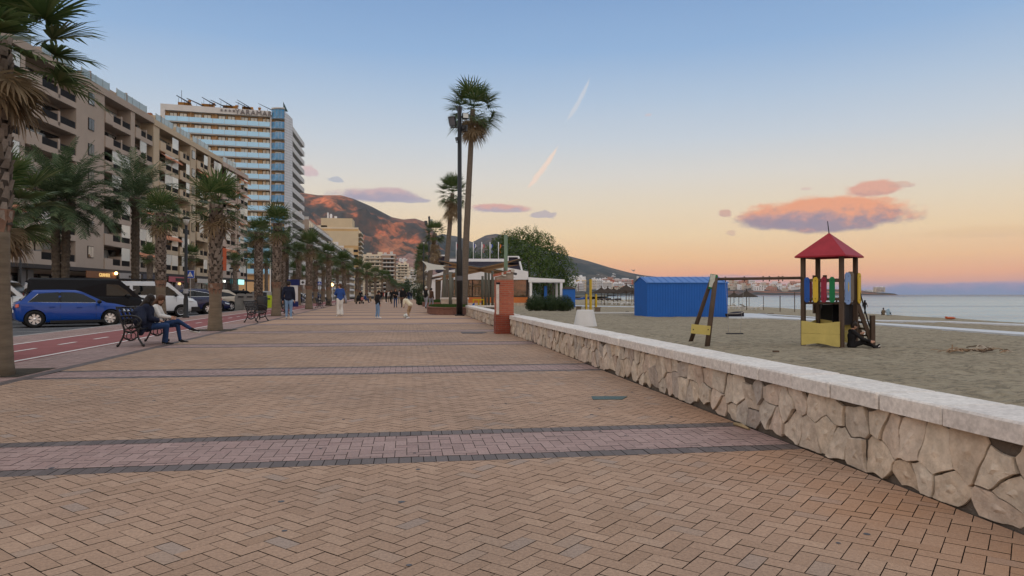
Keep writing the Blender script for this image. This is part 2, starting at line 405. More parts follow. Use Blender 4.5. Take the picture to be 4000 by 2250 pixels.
# cycle lane
m_bike=M('cycle_lane_red',(.235,.085,.085),.85,0,.16,1.5,.4,80)
m_line=M('road_marking',(.62,.60,.58),.7,0,.14,5)
sheet('cycle_lane',[(LX(-8.80,3),3),(LX(-6.49,3),3),(LX(-6.49,170),170),(LX(-8.80,170),170)],.001,m_bike)
ln=MB()
for x0 in (-6.60,-8.69):
    ln.add([(LX(x0-.05,3),3,.005),(LX(x0+.05,3),3,.005),(LX(x0+.05,170),170,.005),(LX(x0-.05,170),170,.005)],[(0,1,2,3)])
y=15.4-2.02*5
while y<90:
    if not 62<y<66:
        ln.add([(LX(-7.70,y),y,.005),(LX(-7.61,y),y,.005),(LX(-7.61,y+.93),y+.93,.005),(LX(-7.70,y+.93),y+.93,.005)],[(0,1,2,3)])
    y+=2.02
struct('lane_marking',ln,m_line,fix=False)
# pavement beside the parking and kerb
vg=MB()
herring(vg,[(LX(-10.2,14),14),(LX(-8.81,14),14),(LX(-8.81,34),34),(LX(-10.2,34),34)],R(90)-.037)
struct('verge_paving',vg,m_pink,fix=False)
sheet('verge_paving_far',[(LX(-10.2,34),34),(LX(-8.81,34),34),(LX(-8.81,170),170),(LX(-10.2,170),170)],-.001,m_pinkfar)
kb=MB(); y=10
while y<170:
    kb.add([(LX(-10.36,y),y,-.12),(LX(-10.2,y),y,-.12),(LX(-10.2,y),y,.002),(LX(-10.36,y),y,.002),(LX(-10.36,y+.97),y+.97,-.12),(LX(-10.2,y+.97),y+.97,-.12),(LX(-10.2,y+.97),y+.97,.002),(LX(-10.36,y+.97),y+.97,.002)],
       [(0,1,2,3),(4,5,6,7),(0,1,5,4),(1,2,6,5),(2,3,7,6),(3,0,4,7)]); y+=1.0
struct('kerb',kb,M('kerb_stone',(.30,.28,.27),.85,0,.15,4))
# ground, road
m_asph=M('asphalt',(.085,.088,.095),.9,0,.2,.9,.5,120)
m_earth=M('far_ground',(.12,.115,.09),.95,0,.3,.02)
sheet('ground',[(-7000,-3000),(3.25,-3000),(3.25,118),(14,130),(30,262),(116,400),(290,1000),(620,2000),(1300,3000),(2600,5200),(-7000,6000)],-.135,m_earth)
sheet('road',[(-28,-30),(LX(-10.36,-30),-30),(LX(-10.36,260),260),(-20,420),(-12,420),(-27.0,60)],-.12,m_asph)
sheet('pavement',[(-34,-30),(-28.2,-30),(-26.5,110),(-26.5,190),(-24,420),(-40,420)],.02,M('street_pavement',(.30,.26,.23),.85,0,.12,1))
pm=MB()
for y in np.arange(16,110,2.75):
    a=R(30); x0=LX(-10.6,y); L=4.6
    p=Vector((x0,y,-.116)); d=Vector((-math.cos(a),-math.sin(a),0)); n=Vector((-d.y,d.x,0))*.05
    pm.add([p-n,p+n,p+d*L+n,p+d*L-n],[(0,1,2,3)])
struct('parking_marking',pm,M('worn_marking',(.40,.40,.40),.8,0,.25,3),fix=False)
pits=MB()
for px,d in ((-20,10.3),(841,22.6),(1079,37.6),(1207,54.8),(1284,72)):
    p=at(px,d); s_=.62; pits.add([(p.x-s_,p.y-s_,.0045),(p.x+s_,p.y-s_,.0045),(p.x+s_-.045,p.y+s_,.0045),(p.x-s_-.045,p.y+s_,.0045)],[(0,1,2,3)])
struct('tree_pit',pits,M('pit_soil',(.045,.038,.028),.95,0,.4,6,.8,20),fix=False)
# ---------------- beach
msand=bpy.data.materials.new('sand'); msand.use_nodes=True; t=NT(msand.node_tree); b=t.n['Principled BSDF']
tc=t.new('ShaderNodeTexCoord').outputs['Object']
n1=t.noise(tc,.25,5,.6); n2=t.noise(tc,3.5,4,.7); n3=t.noise(tc,40,2,.6)
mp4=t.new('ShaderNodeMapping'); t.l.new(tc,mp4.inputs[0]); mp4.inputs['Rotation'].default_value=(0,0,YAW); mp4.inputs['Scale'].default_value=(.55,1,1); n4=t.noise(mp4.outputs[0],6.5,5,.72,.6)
c=t.ramp(n1,[(.3,(.31,.265,.19)),(.5,(.37,.32,.235)),(.75,(.34,.29,.21))]); c=t.mix(t.m('MULTIPLY',t.ss(n4,.48,.60),.72),c,(.155,.135,.10,1)); c=t.mix(t.m('MULTIPLY',t.ss(n4,.44,.30),.4),c,(.47,.43,.34,1)); c=t.mix(t.m('MULTIPLY',t.ss(n3,.5,.8),.25),c,(.40,.34,.26,1))  # stretched noise paints footprint shading into the colour: dark hollows, pale crests
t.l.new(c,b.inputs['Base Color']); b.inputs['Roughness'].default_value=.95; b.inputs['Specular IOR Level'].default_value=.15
mp=t.new('ShaderNodeMapping'); t.l.new(tc,mp.inputs[0]); mp.inputs['Scale'].default_value=(1,1.8,1); mp.inputs['Rotation'].default_value=(0,0,R(25))
vo=t.new('ShaderNodeTexVoronoi',feature='SMOOTH_F1'); t.l.new(mp.outputs[0],vo.inputs['Vector']); vo.inputs['Scale'].default_value=2.6; vo.inputs['Smoothness'].default_value=.5
hh=t.m('ADD',t.m('MULTIPLY',vo.outputs['Distance'],.8),t.m('ADD',t.m('MULTIPLY',t.noise(mp.outputs[0],5.5,4,.6),.9),t.m('MULTIPLY',n3,.08)))
bn=t.new('ShaderNodeBump'); bn.inputs['Strength'].default_value=1.0; bn.inputs['Distance'].default_value=.22; t.put(bn.inputs['Height'],hh); t.l.new(bn.outputs[0],b.inputs['Normal'])
xs=[3.26]; st=.11
while xs[-1]<150: xs.append(xs[-1]+st); st*=1.026
ys=[-12,-6,-3,0]; st=.13
while ys[-1]<330: ys.append(ys[-1]+st); st*=1.018
mb=MB(); nx=len(xs)
for y in ys:
    for x in xs:
        z=sand_z(x,y)
        if x>3.3:
            dd=math.hypot(x,y); k=min(1,(x-3.26)/1.0)
            z+=k*(noise.noise(Vector((x*1.5,y*1.9,0)))*.085+noise.noise(Vector((x*.35,y*.35,3)))*.07+abs(noise.noise(Vector((x*2.6,y*3.4,7))))*.075*max(0,1-dd/60))
        mb.v.append((x,y,z))
for j in range(len(ys)-1):
    for i in range(nx-1):
        a=j*nx+i; mb.f.append((a,a+1,a+1+nx,a+nx)); mb.mi.append(0)
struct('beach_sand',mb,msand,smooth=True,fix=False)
# sea
msea=bpy.data.materials.new('sea_water'); msea.use_nodes=True; t=NT(msea.node_tree); b=t.n['Principled BSDF']
tc=t.new('ShaderNodeTexCoord').outputs['Object']
mp=t.new('ShaderNodeMapping'); t.l.new(tc,mp.inputs[0]); mp.inputs['Rotation'].default_value=(0,0,YAW); mp.inputs['Scale'].default_value=(.35,1,1)
b.inputs['Base Color'].default_value=(.05,.115,.17,1); b.inputs['Roughness'].default_value=.22; b.inputs['IOR'].default_value=1.33
a1=t.noise(mp.outputs[0],.22,4,.55); a2=t.noise(mp.outputs[0],1.3,4,.6); a3=t.noise(mp.outputs[0],.035,3,.5)
bn=t.new('ShaderNodeBump'); sq=t.new('ShaderNodeSeparateXYZ'); t.l.new(tc,sq.inputs[0]); qd=t.m('ADD',t.m('MULTIPLY',sq.outputs[0],SA),t.m('MULTIPLY',sq.outputs[1],CA))
mps=t.new('ShaderNodeMapping'); t.l.new(tc,mps.inputs[0]); mps.inputs['Rotation'].default_value=(0,0,YAW); mps.inputs['Scale'].default_value=(.1,1,1)
pat=t.m('ADD',t.ss(qd,110,1400),t.m('MULTIPLY',t.m('SUBTRACT',t.noise(mps.outputs[0],.045,5,.65),.5),2.6)); pat=t.m('MINIMUM',t.m('MAXIMUM',pat,0.0),1.0)
bn.inputs['Strength'].default_value=1.0; t.l.new(t.m('ADD',.8,t.m('MULTIPLY',pat,2.2)),bn.inputs['Distance'])
t.l.new(t.m('SUBTRACT',.5,t.m('MULTIPLY',pat,.36)),b.inputs['Specular IOR Level'])
t.l.new(t.mix(pat,(.20,.33,.38,1),(.01,.07,.16,1)),b.inputs['Base Color'])
t.put(bn.inputs['Height'],t.m('ADD',t.m('MULTIPLY',a1,1.2),t.m('ADD',t.m('MULTIPLY',a2,.16),t.m('MULTIPLY',a3,1.5)))); t.l.new(bn.outputs[0],b.inputs['Normal'])
sheet('sea',[(-200,-3000),(8800,-3000),(8800,8600),(-7500,8600),(-7500,6100),(-200,3000)],-1.72,msea)
# low swells rolling towards the shore
mb=MB()
m_path=M('beach_boardwalk',(.50,.53,.57),.8,0,.1,3)
def strip(name,top,bot,lift=.045,mat=None,th=0):
    mb=MB(); vs=[]
    def samp(pts,n=40):
        out=[]; xa,xb=pts[0][0],pts[-1][0]
        for i in range(n+1):
            x=xa+(xb-xa)*i/n
            for (p,q) in zip(pts,pts[1:]):
                if p[0]<=x<=q[0]+1e-6: out.append((x,p[1]+(q[1]-p[1])*(x-p[0])/(q[0]-p[0]))); break
        return out
    a=[Gs(*p) for p in samp(top)]; b_=[Gs(*p) for p in samp(bot)]
    n=min(len(a),len(b_))
    for i in range(n):
        vs.append(a[i]+Vector((0,0,lift))); vs.append(b_[i]+Vector((0,0,lift)))
    mb.add(vs,[(2*i,2*i+1,2*i+3,2*i+2) for i in range(n-1)])
    for sd_ in (0,1): mb.add([p for i in range(n) for p in (vs[2*i+sd_],vs[2*i+sd_]-Vector((0,0,.16)))],[(2*i,2*i+1,2*i+3,2*i+2) for i in range(n-1)])
    return struct(name,mb,mat or m_path)
strip('beach_path',[(2846,1225),(2960,1228),(3010,1237),(3365,1262),(3540,1272),(4100,1311)],[(2846,1243),(3000,1245.5),(3130,1252),(3365,1267),(3540,1280),(4100,1322)],.075)
strip('beach_path',[(2960,1228),(3365,1254),(3700,1257.5),(4100,1273)],[(2960,1230),(3365,1257),(3700,1261),(4100,1277)],.09)
strip('beach_path',[(2236,1193),(2330,1196),(2478,1199)],[(2236,1198),(2330,1199),(2478,1201)],.07)
strip('beach_path',[(2250,1222),(2478,1221)],[(2250,1228),(2478,1227)],.07,M('concrete_strip',(.36,.33,.29),.9,0,.1,2))
# ---------------- rubble stone wall
m_stone=island('rubble_stone',[(0,(.48,.43,.37)),(.2,(.58,.50,.41)),(.4,(.52,.42,.35)),(.6,(.62,.55,.46)),(.8,(.53,.43,.33)),(.92,(.44,.40,.36)),(1,(.38,.32,.28))],.85,1.0,22,.3,.28,3.0)
m_mortar=M('wall_mortar',(.12,.10,.085),.95,0,.25,5,.6,40)
m_cope=island('coping_stone',[(0,(.58,.545,.52)),(.5,(.65,.62,.59)),(1,(.58,.55,.52))],.75,.25,50,.3,.06,1.5)
def rubble(mb,s0,s1,place,h,cw=.205,ch=.175,hole=None,seed=1):
    rnd=random.Random(seed); nu=int((s1-s0)/cw)+1; nv=max(2,round(h/ch)); pts={}
    for i in range(-1,nu+2):
        for j in range(-1,nv+1):
            pts[i,j]=(s0+(i+.5+rnd.uniform(-.42,.42)+(.5 if j%2 else 0))*cw,(j+.5+rnd.uniform(-.36,.36))*h/nv)
    for (i,j),p in pts.items():
        if j<0 or j>=nv or i<0 or i>nu: continue
        if hole and abs(p[0]-hole[0])<.11 and p[1]<.16: continue
        pl=[(p[0]-.5,p[1]-.5),(p[0]+.5,p[1]-.5),(p[0]+.5,p[1]+.5),(p[0]-.5,p[1]+.5)]
        for a in (-2,-1,0,1,2):
            for b_ in (-2,-1,0,1,2):
                q=pts.get((i+a,j+b_))
                if q is None or (a==0 and b_==0): continue
                nx_,ny_=q[0]-p[0],q[1]-p[1]; l=math.hypot(nx_,ny_)
                if l>1e-6: pl=clip(pl,(nx_/l,ny_/l),((q[0]**2+q[1]**2-p[0]**2-p[1]**2)/2)/l-.0042)
        for n_,d_ in (((0,-1),-.003),((0,1),h-.004),((-1,0),-s0),((1,0),s1)): pl=clip(pl,n_,d_)
        if len(pl)<3: continue
        # subdivide rim
        wp=lambda q:(q[0]+.030*noise.noise(Vector((q[0]*7,q[1]*7,seed+5))),min(h-.003,max(.002,q[1]+.026*noise.noise(Vector((q[0]*7,q[1]*7,seed+9))))))
        rim=[]
        for k in range(len(pl)):
            a=pl[k]; b_=pl[(k+1)%len(pl)]; L=math.hypot(b_[0]-a[0],b_[1]-a[1])
            if L<.004: continue
            n_=max(1,int(L/.03))
            for q in range(n_): 
                tt=q/n_; rim.append(wp((a[0]+(b_[0]-a[0])*tt+rnd.uniform(-.0028,.0028),a[1]+(b_[1]-a[1])*tt+rnd.uniform(-.0028,.0028))))
        if len(rim)<3: continue
        cx=sum(q[0] for q in rim)/len(rim); cy=sum(q[1] for q in rim)/len(rim); n_=len(rim)
        tl=(rnd.uniform(-.12,.12),rnd.uniform(-.12,.12)); out0=rnd.uniform(-.006,.010); vs=[]
        for k,(sc_,dp) in enumerate(((1.0,-.02),(.996,-.003),(.975,.002),(.6,.003),(.28,.003))):
            for (u,v) in rim:
                uu=cx+(u-cx)*sc_; vv=cy+(v-cy)*sc_
                o=dp+out0+((uu-cx)*tl[0]+(vv-cy)*tl[1])*(k>0)+(noise.noise(Vector((uu*14,vv*14,seed)))*.007 if k>1 else 0)
                vs.append(place(uu,vv,o))
        vs.append(place(cx,cy,.013+out0)); fs=[]
        for k in range(4):
            for q in range(n_):
                a=k*n_+q; b_=k*n_+(q+1)%n_; fs.append((a,b_,b_+n_,a+n_))
        for q in range(n_): fs.append((4*n_+q,4*n_+(q+1)%n_,5*n_))
        mb.add(vs,fs)
def coping(mb,s0,s1,place,w0,w1,z0,z1,seed=3,mn=.46,mx_=.54):
    rnd=random.Random(seed); s=s0
    while s<s1:
        L=rnd.uniform(mn,mx_); e=min(s+L,s1)-.011; dz=rnd.uniform(-.004,.004); dw=rnd.uniform(-.006,.006)
        c_=.010; A=[(w0+dw,z0),(w0+dw,z1-c_),(w0+dw+c_,z1+dz),(w1-c_,z1+dz),(w1,z1-c_),(w1,z0)]
        vs=[place(s+.004*(0),v,u) for u,v in [(0,0)]] if False else []
        rows=[]
        for ss_,k in ((s,.010),(s+.012,0),(e-.012,0),(e,.010)):
            rows.append([place(ss_,q[1]-(k if i in (1,2,3,4) else 0),-(q[0]+(k if i<3 else -k))) for i,q in enumerate(A)])
        for r_ in rows: vs+=r_
        fs=[tuple(range(6))[::-1],tuple(range(18,24))]
        for r_ in range(3):
            for i in range(6): a=r_*6+i; b_=r_*6+(i+1)%6; fs.append((a,b_,b_+6,a+6))
        mb.add(vs,fs); s+=L
def wall_thing(label,x0y0,x1y1,h,hole=None,seed=1,back=True):
    a=Vector((*x0y0,0)); b_=Vector((*x1y1,0)); L=(b_-a).length; d=(b_-a)/L; n=Vector((-d.y,d.x,0))   # n: outward (left of direction)
    e=empty('stone_wall',label,'wall',a,0)
    pl=lambda u,v,o: (d*u+n*o+Vector((0,0,v)))
    mb=MB(); rubble(mb,0,L,pl,h,hole=hole,seed=seed); mb.build('rubble_facing',m_stone,e,smooth=False)
    mb=MB()
    core=[pl(0,-.6,-.02),pl(L,-.6,-.02),pl(L,-.6,-.34),pl(0,-.6,-.34),pl(0,h-.001,-.02),pl(L,h-.001,-.02),pl(L,h-.001,-.34),pl(0,h-.001,-.34)]
    mb.add(core,[(0,1,2,3),(4,5,6,7),(0,1,5,4),(1,2,6,5),(2,3,7,6),(3,0,4,7)]); mb.build('mortar_core',m_mortar,e)
    mb=MB(); coping(mb,0,L,pl,-.045,.375,h,h+.105,seed+9); mb.build('coping',m_cope,e,fix=True)
    return e
wall_thing("long rubble stone wall with pale coping, on the viewer's side of the brick pillar",(2.92,-1.0),(2.99,20.3),.435,seed=4)
wall_thing('low rubble stone wall with pale coping between the brick pillar and the tall floodlight mast',(3.0,20.92),(3.24,38.9),.435,seed=11)
wall_thing('short stone wall with pale coping running towards the beach behind the floodlight mast',(3.26,38.95),(5.5,39.3),.435,seed=17)
# ---------------- hills
m_hill=bpy.data.materials.new('scrub_hillside'); m_hill.use_nodes=True; t=NT(m_hill.node_tree); b=t.n['Principled BSDF']
tc=t.new('ShaderNodeTexCoord').outputs['Object']
c=t.ramp(t.noise(tc,.006,8,.65),[(.40,(.03,.042,.045)),(.50,(.075,.06,.05)),(.56,(.30,.125,.07)),(.70,(.52,.21,.11))])  # glow of the last sun is put into the reddened tones
c=t.mix(t.m('MULTIPLY',t.ss(t.noise(tc,.05,4,.6),.48,.66),.5),c,(.035,.05,.045,1)); c=t.mix(t.m('MULTIPLY',t.ss(t.noise(tc,.0011,3,.5),.52,.60),.55),c,(.03,.042,.05,1))  # broad bluish dark patches: scrub, with the slope's shade put into the colour
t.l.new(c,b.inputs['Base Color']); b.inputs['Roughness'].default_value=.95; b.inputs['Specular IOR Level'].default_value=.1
HL={}
def hill_h(key,az_,r):
    S,r0,rc,r1=HL[key]
    px=2000+F*math.tan(az_-YAW)
    py=np.interp(px,[p[0] for p in S],[p[1] for p in S]); tn=(1150-py)/F*math.cos(az_-YAW)
    crest=max(tn*rc,-3)
    if r<rc: t_=(r-r0)/(rc-r0); f=max(0,t_)**1.25
    else: t_=(r1-r)/(r1-rc); f=max(0,t_)**.8
    x,y=r*math.sin(az_),r*math.cos(az_)
    g=0
    if crest>20:
        v=Vector((x*.0022,y*.0022,2)); rid=0; am=1
        for o in range(5):
            rid+=am*(1-abs(noise.noise(v)*2)); v=v*2.1; am*=.5
        g=(rid-1.15)*crest*(.12 if key=='B' else .19)*math.sin(PI*min(1,max(0,t_))**1.6)
    return (crest+H)*f*1.0+g-3*(1-f)
def hills(key,S,r0,rc,r1,na,nr,label):
    HL[key]=(S,r0,rc,r1); mb=MB()
    a0=math.atan((S[0][0]-2000)/F)+YAW; a1=math.atan((S[-1][0]-2000)/F)+YAW
    rs=[r0+(rc-r0)*i/nr for i in range(nr+1)]+[rc+(r1-rc)*i/6 for i in range(1,7)]
    for r in rs:
        for i in range(na+1):
            a=a0+(a1-a0)*i/na; mb.v.append((r*math.sin(a),r*math.cos(a),hill_h(key,a,r)))
    for j in range(len(rs)-1):
        for i in range(na): q=j*(na+1)+i; mb.f.append((q,q+1,q+na+2,q+na+1)); mb.mi.append(0)
    return struct('hills',mb,m_hill,True,label)
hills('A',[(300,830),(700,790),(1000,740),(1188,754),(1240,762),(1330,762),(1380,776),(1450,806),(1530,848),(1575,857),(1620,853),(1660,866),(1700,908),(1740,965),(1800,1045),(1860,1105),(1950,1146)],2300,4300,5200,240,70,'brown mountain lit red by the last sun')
hills('B',[(1500,1010),(1640,950),(1700,922),(1728,914),(1790,924),(1845,946),(1897,919),(1938,913),(2000,925),(2080,955),(2166,984),(2238,1004),(2300,1020),(2386,1046),(2464,1066),(2511,1075),(2607,1086),(2680,1108),(2760,1140),(2800,1152)],1500,5600,6400,240,70,'blue grey ridge behind the restaurant tree')
m_scrub_shaded=m_hill.copy(); m_scrub_shaded.name='shaded_scrub'  # copy of the hillside, darkened to put the ridge's shade into its colour
for n_ in m_scrub_shaded.node_tree.nodes:
    if n_.type=='VALTORGB':
        for e_,c_ in zip(n_.color_ramp.elements,((.03,.04,.045,1),(.05,.058,.055,1),(.08,.075,.065,1),(.14,.11,.09,1))): e_.color=c_
bpy.data.objects['hills.001'].data.materials[0]=m_scrub_shaded
hills('C',[(2640,1150),(2760,1118),(2852,1106),(2954,1109),(3025,1121),(3125,1118),(3200,1128),(3347,1132),(3400,1140),(3465,1144),(3497,1147),(3510,1153)],2350,3000,3600,120,12,'low headland across the bay')
hills('D',[(1440,1150),(1500,1060),(1540,1014),(1560,1000),(1575,1002),(1596,988),(1612,992),(1630,990),(1650,1008),(1675,1034),(1720,1075),(1800,1110),(1900,1145)],1500,2300,2700,160,40,'small bare rocky hill above the town').data.materials[0]=M('quarry_rock',(.25,.145,.12),.95,0,.55,.035,1.0,.05)
# added unseen ridge behind the viewer, sized to keep sunlight off the street
mb=MB(); N=90
for k,(dist,hf) in enumerate(((6500,0.0),(8000,1.0),(9000,0.0))):
    for i in range(N+1):
        a=SUN_AZ+R(-40+80*i/N); h=(560+70*noise.noise(Vector((i*.21,1,0)))+22*noise.noise(Vector((i*.9,4,0))))*hf-2
        mb.v.append((dist*math.sin(a),dist*math.cos(a),h))
for j in range(2):
    for i in range(N): q=j*(N+1)+i; mb.f.append((q,q+1,q+N+2,q+N+1)); mb.mi.append(0)
struct('hills',mb,m_hill,True,'added unseen ridge blocking the low sun')
# ================================================ PALMS AND TREES
m_frond=leafmat('fan_frond_green',[(0,(.028,.052,.02)),(.4,(.06,.105,.035)),(.7,(.11,.15,.055)),(1,(.20,.20,.10))],.5,.3)
m_dry=leafmat('dry_frond',[(0,(.13,.095,.06)),(.5,(.24,.18,.11)),(1,(.34,.27,.18))],.8,.2)
m_date=leafmat('date_frond_green',[(0,(.03,.055,.03)),(.5,(.07,.11,.055)),(1,(.15,.19,.10))],.6,.25)
m_leafd=leafmat('broad_leaf',[(0,(.02,.042,.013)),(.45,(.05,.09,.022)),(.8,(.105,.155,.035)),(1,(.18,.21,.06))],.5,.25)
m_hedge=leafmat('hedge_leaf',[(0,(.012,.026,.012)),(.5,(.03,.055,.022)),(1,(.07,.10,.04))],.5,.15)
m_trunkU=M('palm_trunk_core',(.055,.045,.037),.95,0,.4,7,.9,18)
m_boots=island('palm_leaf_bases',[(0,(.12,.098,.08)),(.5,(.22,.185,.155)),(1,(.31,.27,.235))],.95,.5,40,.2,.3,3)
m_trunkL=M('palm_trunk_smooth',(.17,.135,.098),.95,0,.28,3,.6,60,stretch=(1,1,6))
m_trunkR=M('palm_trunk_band',(.20,.12,.085),.95,0,.4,9,.8,20)
m_trunkD=M('date_trunk',(.085,.07,.055),.95,0,.5,9,1.0,14)
m_bark=M('tree_bark',(.12,.09,.07),.95,0,.3,6,.8,20)
def fan_leaf(mb,base,d,up,L,pet,nseg,rnd,droop,spread=1.9,curl=0.35):
    # petiole then a fan of pointed drooping blades
    d=d.normalized(); side=d.cross(up).normalized(); nrm=side.cross(d).normalized()
    p1=base+d*pet*.55+Vector((0,0,-.02*droop)); p2=base+d*pet+Vector((0,0,-droop*.10*pet))
    w_=.018*L
    mb.add([base-side*w_,base+side*w_,p1+side*w_,p1-side*w_,p2-side*w_,p2+side*w_],[(0,1,2,3),(3,2,5,4)])
    for k in range(nseg):
        a=(k/(nseg-1)-.5)*2*spread+rnd.uniform(-.04,.04); l=L*(1-.30*abs(a/spread)**1.5)*rnd.uniform(.88,1.08)
        dr=(d*math.cos(a)+side*math.sin(a)); fold=nrm*abs(math.sin(a))*curl*.6; dr=(dr+fold).normalized()
        sd=dr.cross(nrm).normalized()*(L*.034)
        prev=p2; vs=[p2-sd*.3,p2+sd*.3]; fs=[]
        g=droop*rnd.uniform(.6,1.4)
        pos=p2; dd=dr.copy()
        for q,(fr,wd) in enumerate(((.45,1.0),(.28,.75),(.27,.06))):
            pos=pos+dd*l*fr; dd=(dd+Vector((0,0,-g*(.25+q*.55)))).normalized()
            vs+= [pos-sd*wd,pos+sd*wd]; n_=len(vs); fs.append((n_-4,n_-3,n_-1,n_-2))
        mb.add(vs,fs)
def fan_crown(seed,n=34,L=.62,pet=.5,nseg=17,dry=10,skirt=.0,minel=-35,scale=1.0):
    rnd=random.Random(seed); g=MB(); dr=MB()
    for i in range(n):
        t_=i/n; az_=i*2.399+rnd.uniform(-.3,.3); el=R(82-(82-minel)*(t_**.9))+rnd.uniform(-.12,.12)
        d=Vector((math.cos(az_)*math.cos(el),math.sin(az_)*math.cos(el),math.sin(el)))
        up=Vector((0,0,1)) if abs(d.z)<.9 else Vector((math.cos(az_),math.sin(az_),0))
        base=Vector((math.cos(az_)*.06,math.sin(az_)*.06,.12-.25*t_))
        fan_leaf(g,base*scale,d,up,L*scale*rnd.uniform(.85,1.1),pet*scale*rnd.uniform(.8,1.15),nseg,rnd,.22+.35*t_)
    for i in range(dry):
        az_=i*2.399+rnd.uniform(-.4,.4); el=R(rnd.uniform(-78,-35)); zz=-.15-skirt*rnd.random()
        d=Vector((math.cos(az_)*math.cos(el),math.sin(az_)*math.cos(el),math.sin(el)))
        fan_leaf(dr,Vector((math.cos(az_)*.1,math.sin(az_)*.1,zz))*scale,d,Vector((0,0,1)),L*scale*rnd.uniform(.7,.95),pet*scale*.55,max(9,nseg-4),rnd,.9)
    return g,dr
def date_crown(seed,n=46,L=2.6,nl=26):
    rnd=random.Random(seed); g=MB()
    for i in range(n):
        t_=i/n; az_=i*2.399+rnd.uniform(-.2,.2); el=R(80-95*t_**.85); l=L*rnd.uniform(.85,1.1)
        pos=Vector((math.cos(az_)*.12,math.sin(az_)*.12,.1-.3*t_)); d=Vector((math.cos(az_)*math.cos(el),math.sin(az_)*math.cos(el),math.sin(el)))
        side=Vector((-math.sin(az_),math.cos(az_),0)); pts=[pos.copy()]; ds=[d.copy()]
        for k in range(9):
            pos=pos+d*l/9; d=(d+Vector((0,0,-.10-.10*k/9))).normalized(); pts.append(pos.copy()); ds.append(d.copy())
        mb=g
        for k in range(9):
            a,b_=pts[k],pts[k+1]; ww=.02*(1-k/10); mb.add([a-side*ww,a+side*ww,b_+side*ww*.8,b_-side*ww*.8],[(0,1,2,3)])
        for q in range(nl):
            s_=.12+.87*q/nl; k=min(8,int(s_*9)); fr=s_*9-k; p=pts[k].lerp(pts[k+1],fr); dd=ds[k]
            ll=l*.17*math.sin(PI*(s_*.8+.15))+.08
            for sg in (-1,1):
                ld=(dd*.75+side*sg*.75+Vector((0,0,rnd.uniform(.0,.35)))).normalized(); e=p+ld*ll; e.z-=ll*.25
                wv=dd*.026; m_=p.lerp(e,.5)+Vector((0,0,ll*.06))
                mb.add([p-wv*.6,p+wv*.6,m_+wv,m_-wv,e],[(0,1,2,3),(3,2,4)])
    return g
FC=[]
for sd_ in (1,2,3):
    g,dr=fan_crown(sd_,34,.60,.42,15,9,.35); a=g.build('crown',m_frond,None,fix=False); b_=dr.build('dry_fronds',m_dry,None,fix=False)
    FC.append((a.data,b_.data)); bpy.data.objects.remove(a); bpy.data.objects.remove(b_)
def obj_from(me,name,parent,loc=(0,0,0),rz=0,s=1.0):
    o=bpy.data.objects.new(name,me); C.objects.link(o); o.parent=parent; o.location=loc; o.rotation_euler.z=rz; o.scale=(s,s,s) if not hasattr(s,'__len__') else s; return o
def palm_trunk(e,hgt,r,lean,rnd,smooth_to=.32,boots=True):
    def cen(z): t_=z/hgt; return Vector((lean[0]*t_**1.5,lean[1]*t_**1.5,z))
    zs=hgt*smooth_to; mb=MB(); pts=[];rad=[]
    for k in range(9):
        z=-.1+(zs+.1)*k/8; pts.append(cen(max(0,z))+Vector((0,0,min(0,z)))); rad.append(r*(1.42-.42*min(1,(k/8)*1.6)**.6))
    mb.tube(pts,rad,16,jit=.02); mb.build('trunk_base',m_trunkL,e,True)
    mb=MB(); n_=max(6,int((hgt-zs)/.11)); pts=[];rad=[]
    for k in range(n_+1):
        z=zs+(hgt-zs)*k/n_; pts.append(cen(z)); rad.append(r*(1.0 if k%2 else 1.10)*(1-.12*k/n_))
    mb.cur=0; mb.tube(pts,rad,14,jit=.10); mb.cur=1
    if boots:
        z=zs; i=0
        while z<hgt-.05:
            for q in range(7):
                a=2*PI*(q+.5*(i%2))/7+rnd.uniform(-.15,.15); c_=cen(z); o=Vector((math.cos(a),math.sin(a),0)); sd=Vector((-o.y,o.x,0))
                rr=r*.96; w_=r*.40; hh_=.17*rnd.uniform(.8,1.3); out=r*rnd.uniform(.15,.36)
                p=c_+o*rr
                mb.add([p-sd*w_,p+sd*w_,p+sd*w_*.45+o*out+Vector((0,0,hh_)),p-sd*w_*.45+o*out+Vector((0,0,hh_)),p+Vector((0,0,hh_*.9))],[(0,1,2,3),(3,2,4),(0,3,4),(1,4,2)])
            z+=.115; i+=1
    mb.build('trunk',[m_trunkU if boots else M('far_palm_trunk',(.15,.125,.105),.95,0,.45,5,.9,12),m_boots],e,False,fix=False)
    if zs>.3:
        mb=MB(); c_=cen(zs)
        for q in range(10):
            a=2*PI*q/10; o=Vector((math.cos(a),math.sin(a),0)); sd=Vector((-o.y,o.x,0)); p=c_+o*r*.96+Vector((0,0,-.16))
            mb.add([p-sd*r*.1,p+sd*r*.1,p+sd*r*.5+o*r*.22+Vector((0,0,.38)),p-sd*r*.5+o*r*.22+Vector((0,0,.38))],[(0,1,2,3)])
        mb.build('trunk_collar',m_trunkR,e,fix=False)
    return cen(hgt)
def fan_palm(label,loc,hgt,r=.17,lean=(0,0),seed=0,cs=1.0,group=None,detail=True,smooth_to=.32,zs=1.0):
    rnd=random.Random(seed); e=empty('palm_tree',label,'palm tree',loc,0,group)
    top=palm_trunk(e,hgt,r,lean,rnd,smooth_to,detail)
    g,dr=FC[seed%3]; rz=rnd.uniform(0,6.28)
    obj_from(g,'crown',e,top,rz,(cs,cs,cs*zs)); obj_from(dr,'dry_fronds',e,top,rz+1,(cs,cs,cs*zs))
    return e
PG='palm trees lining the promenade'
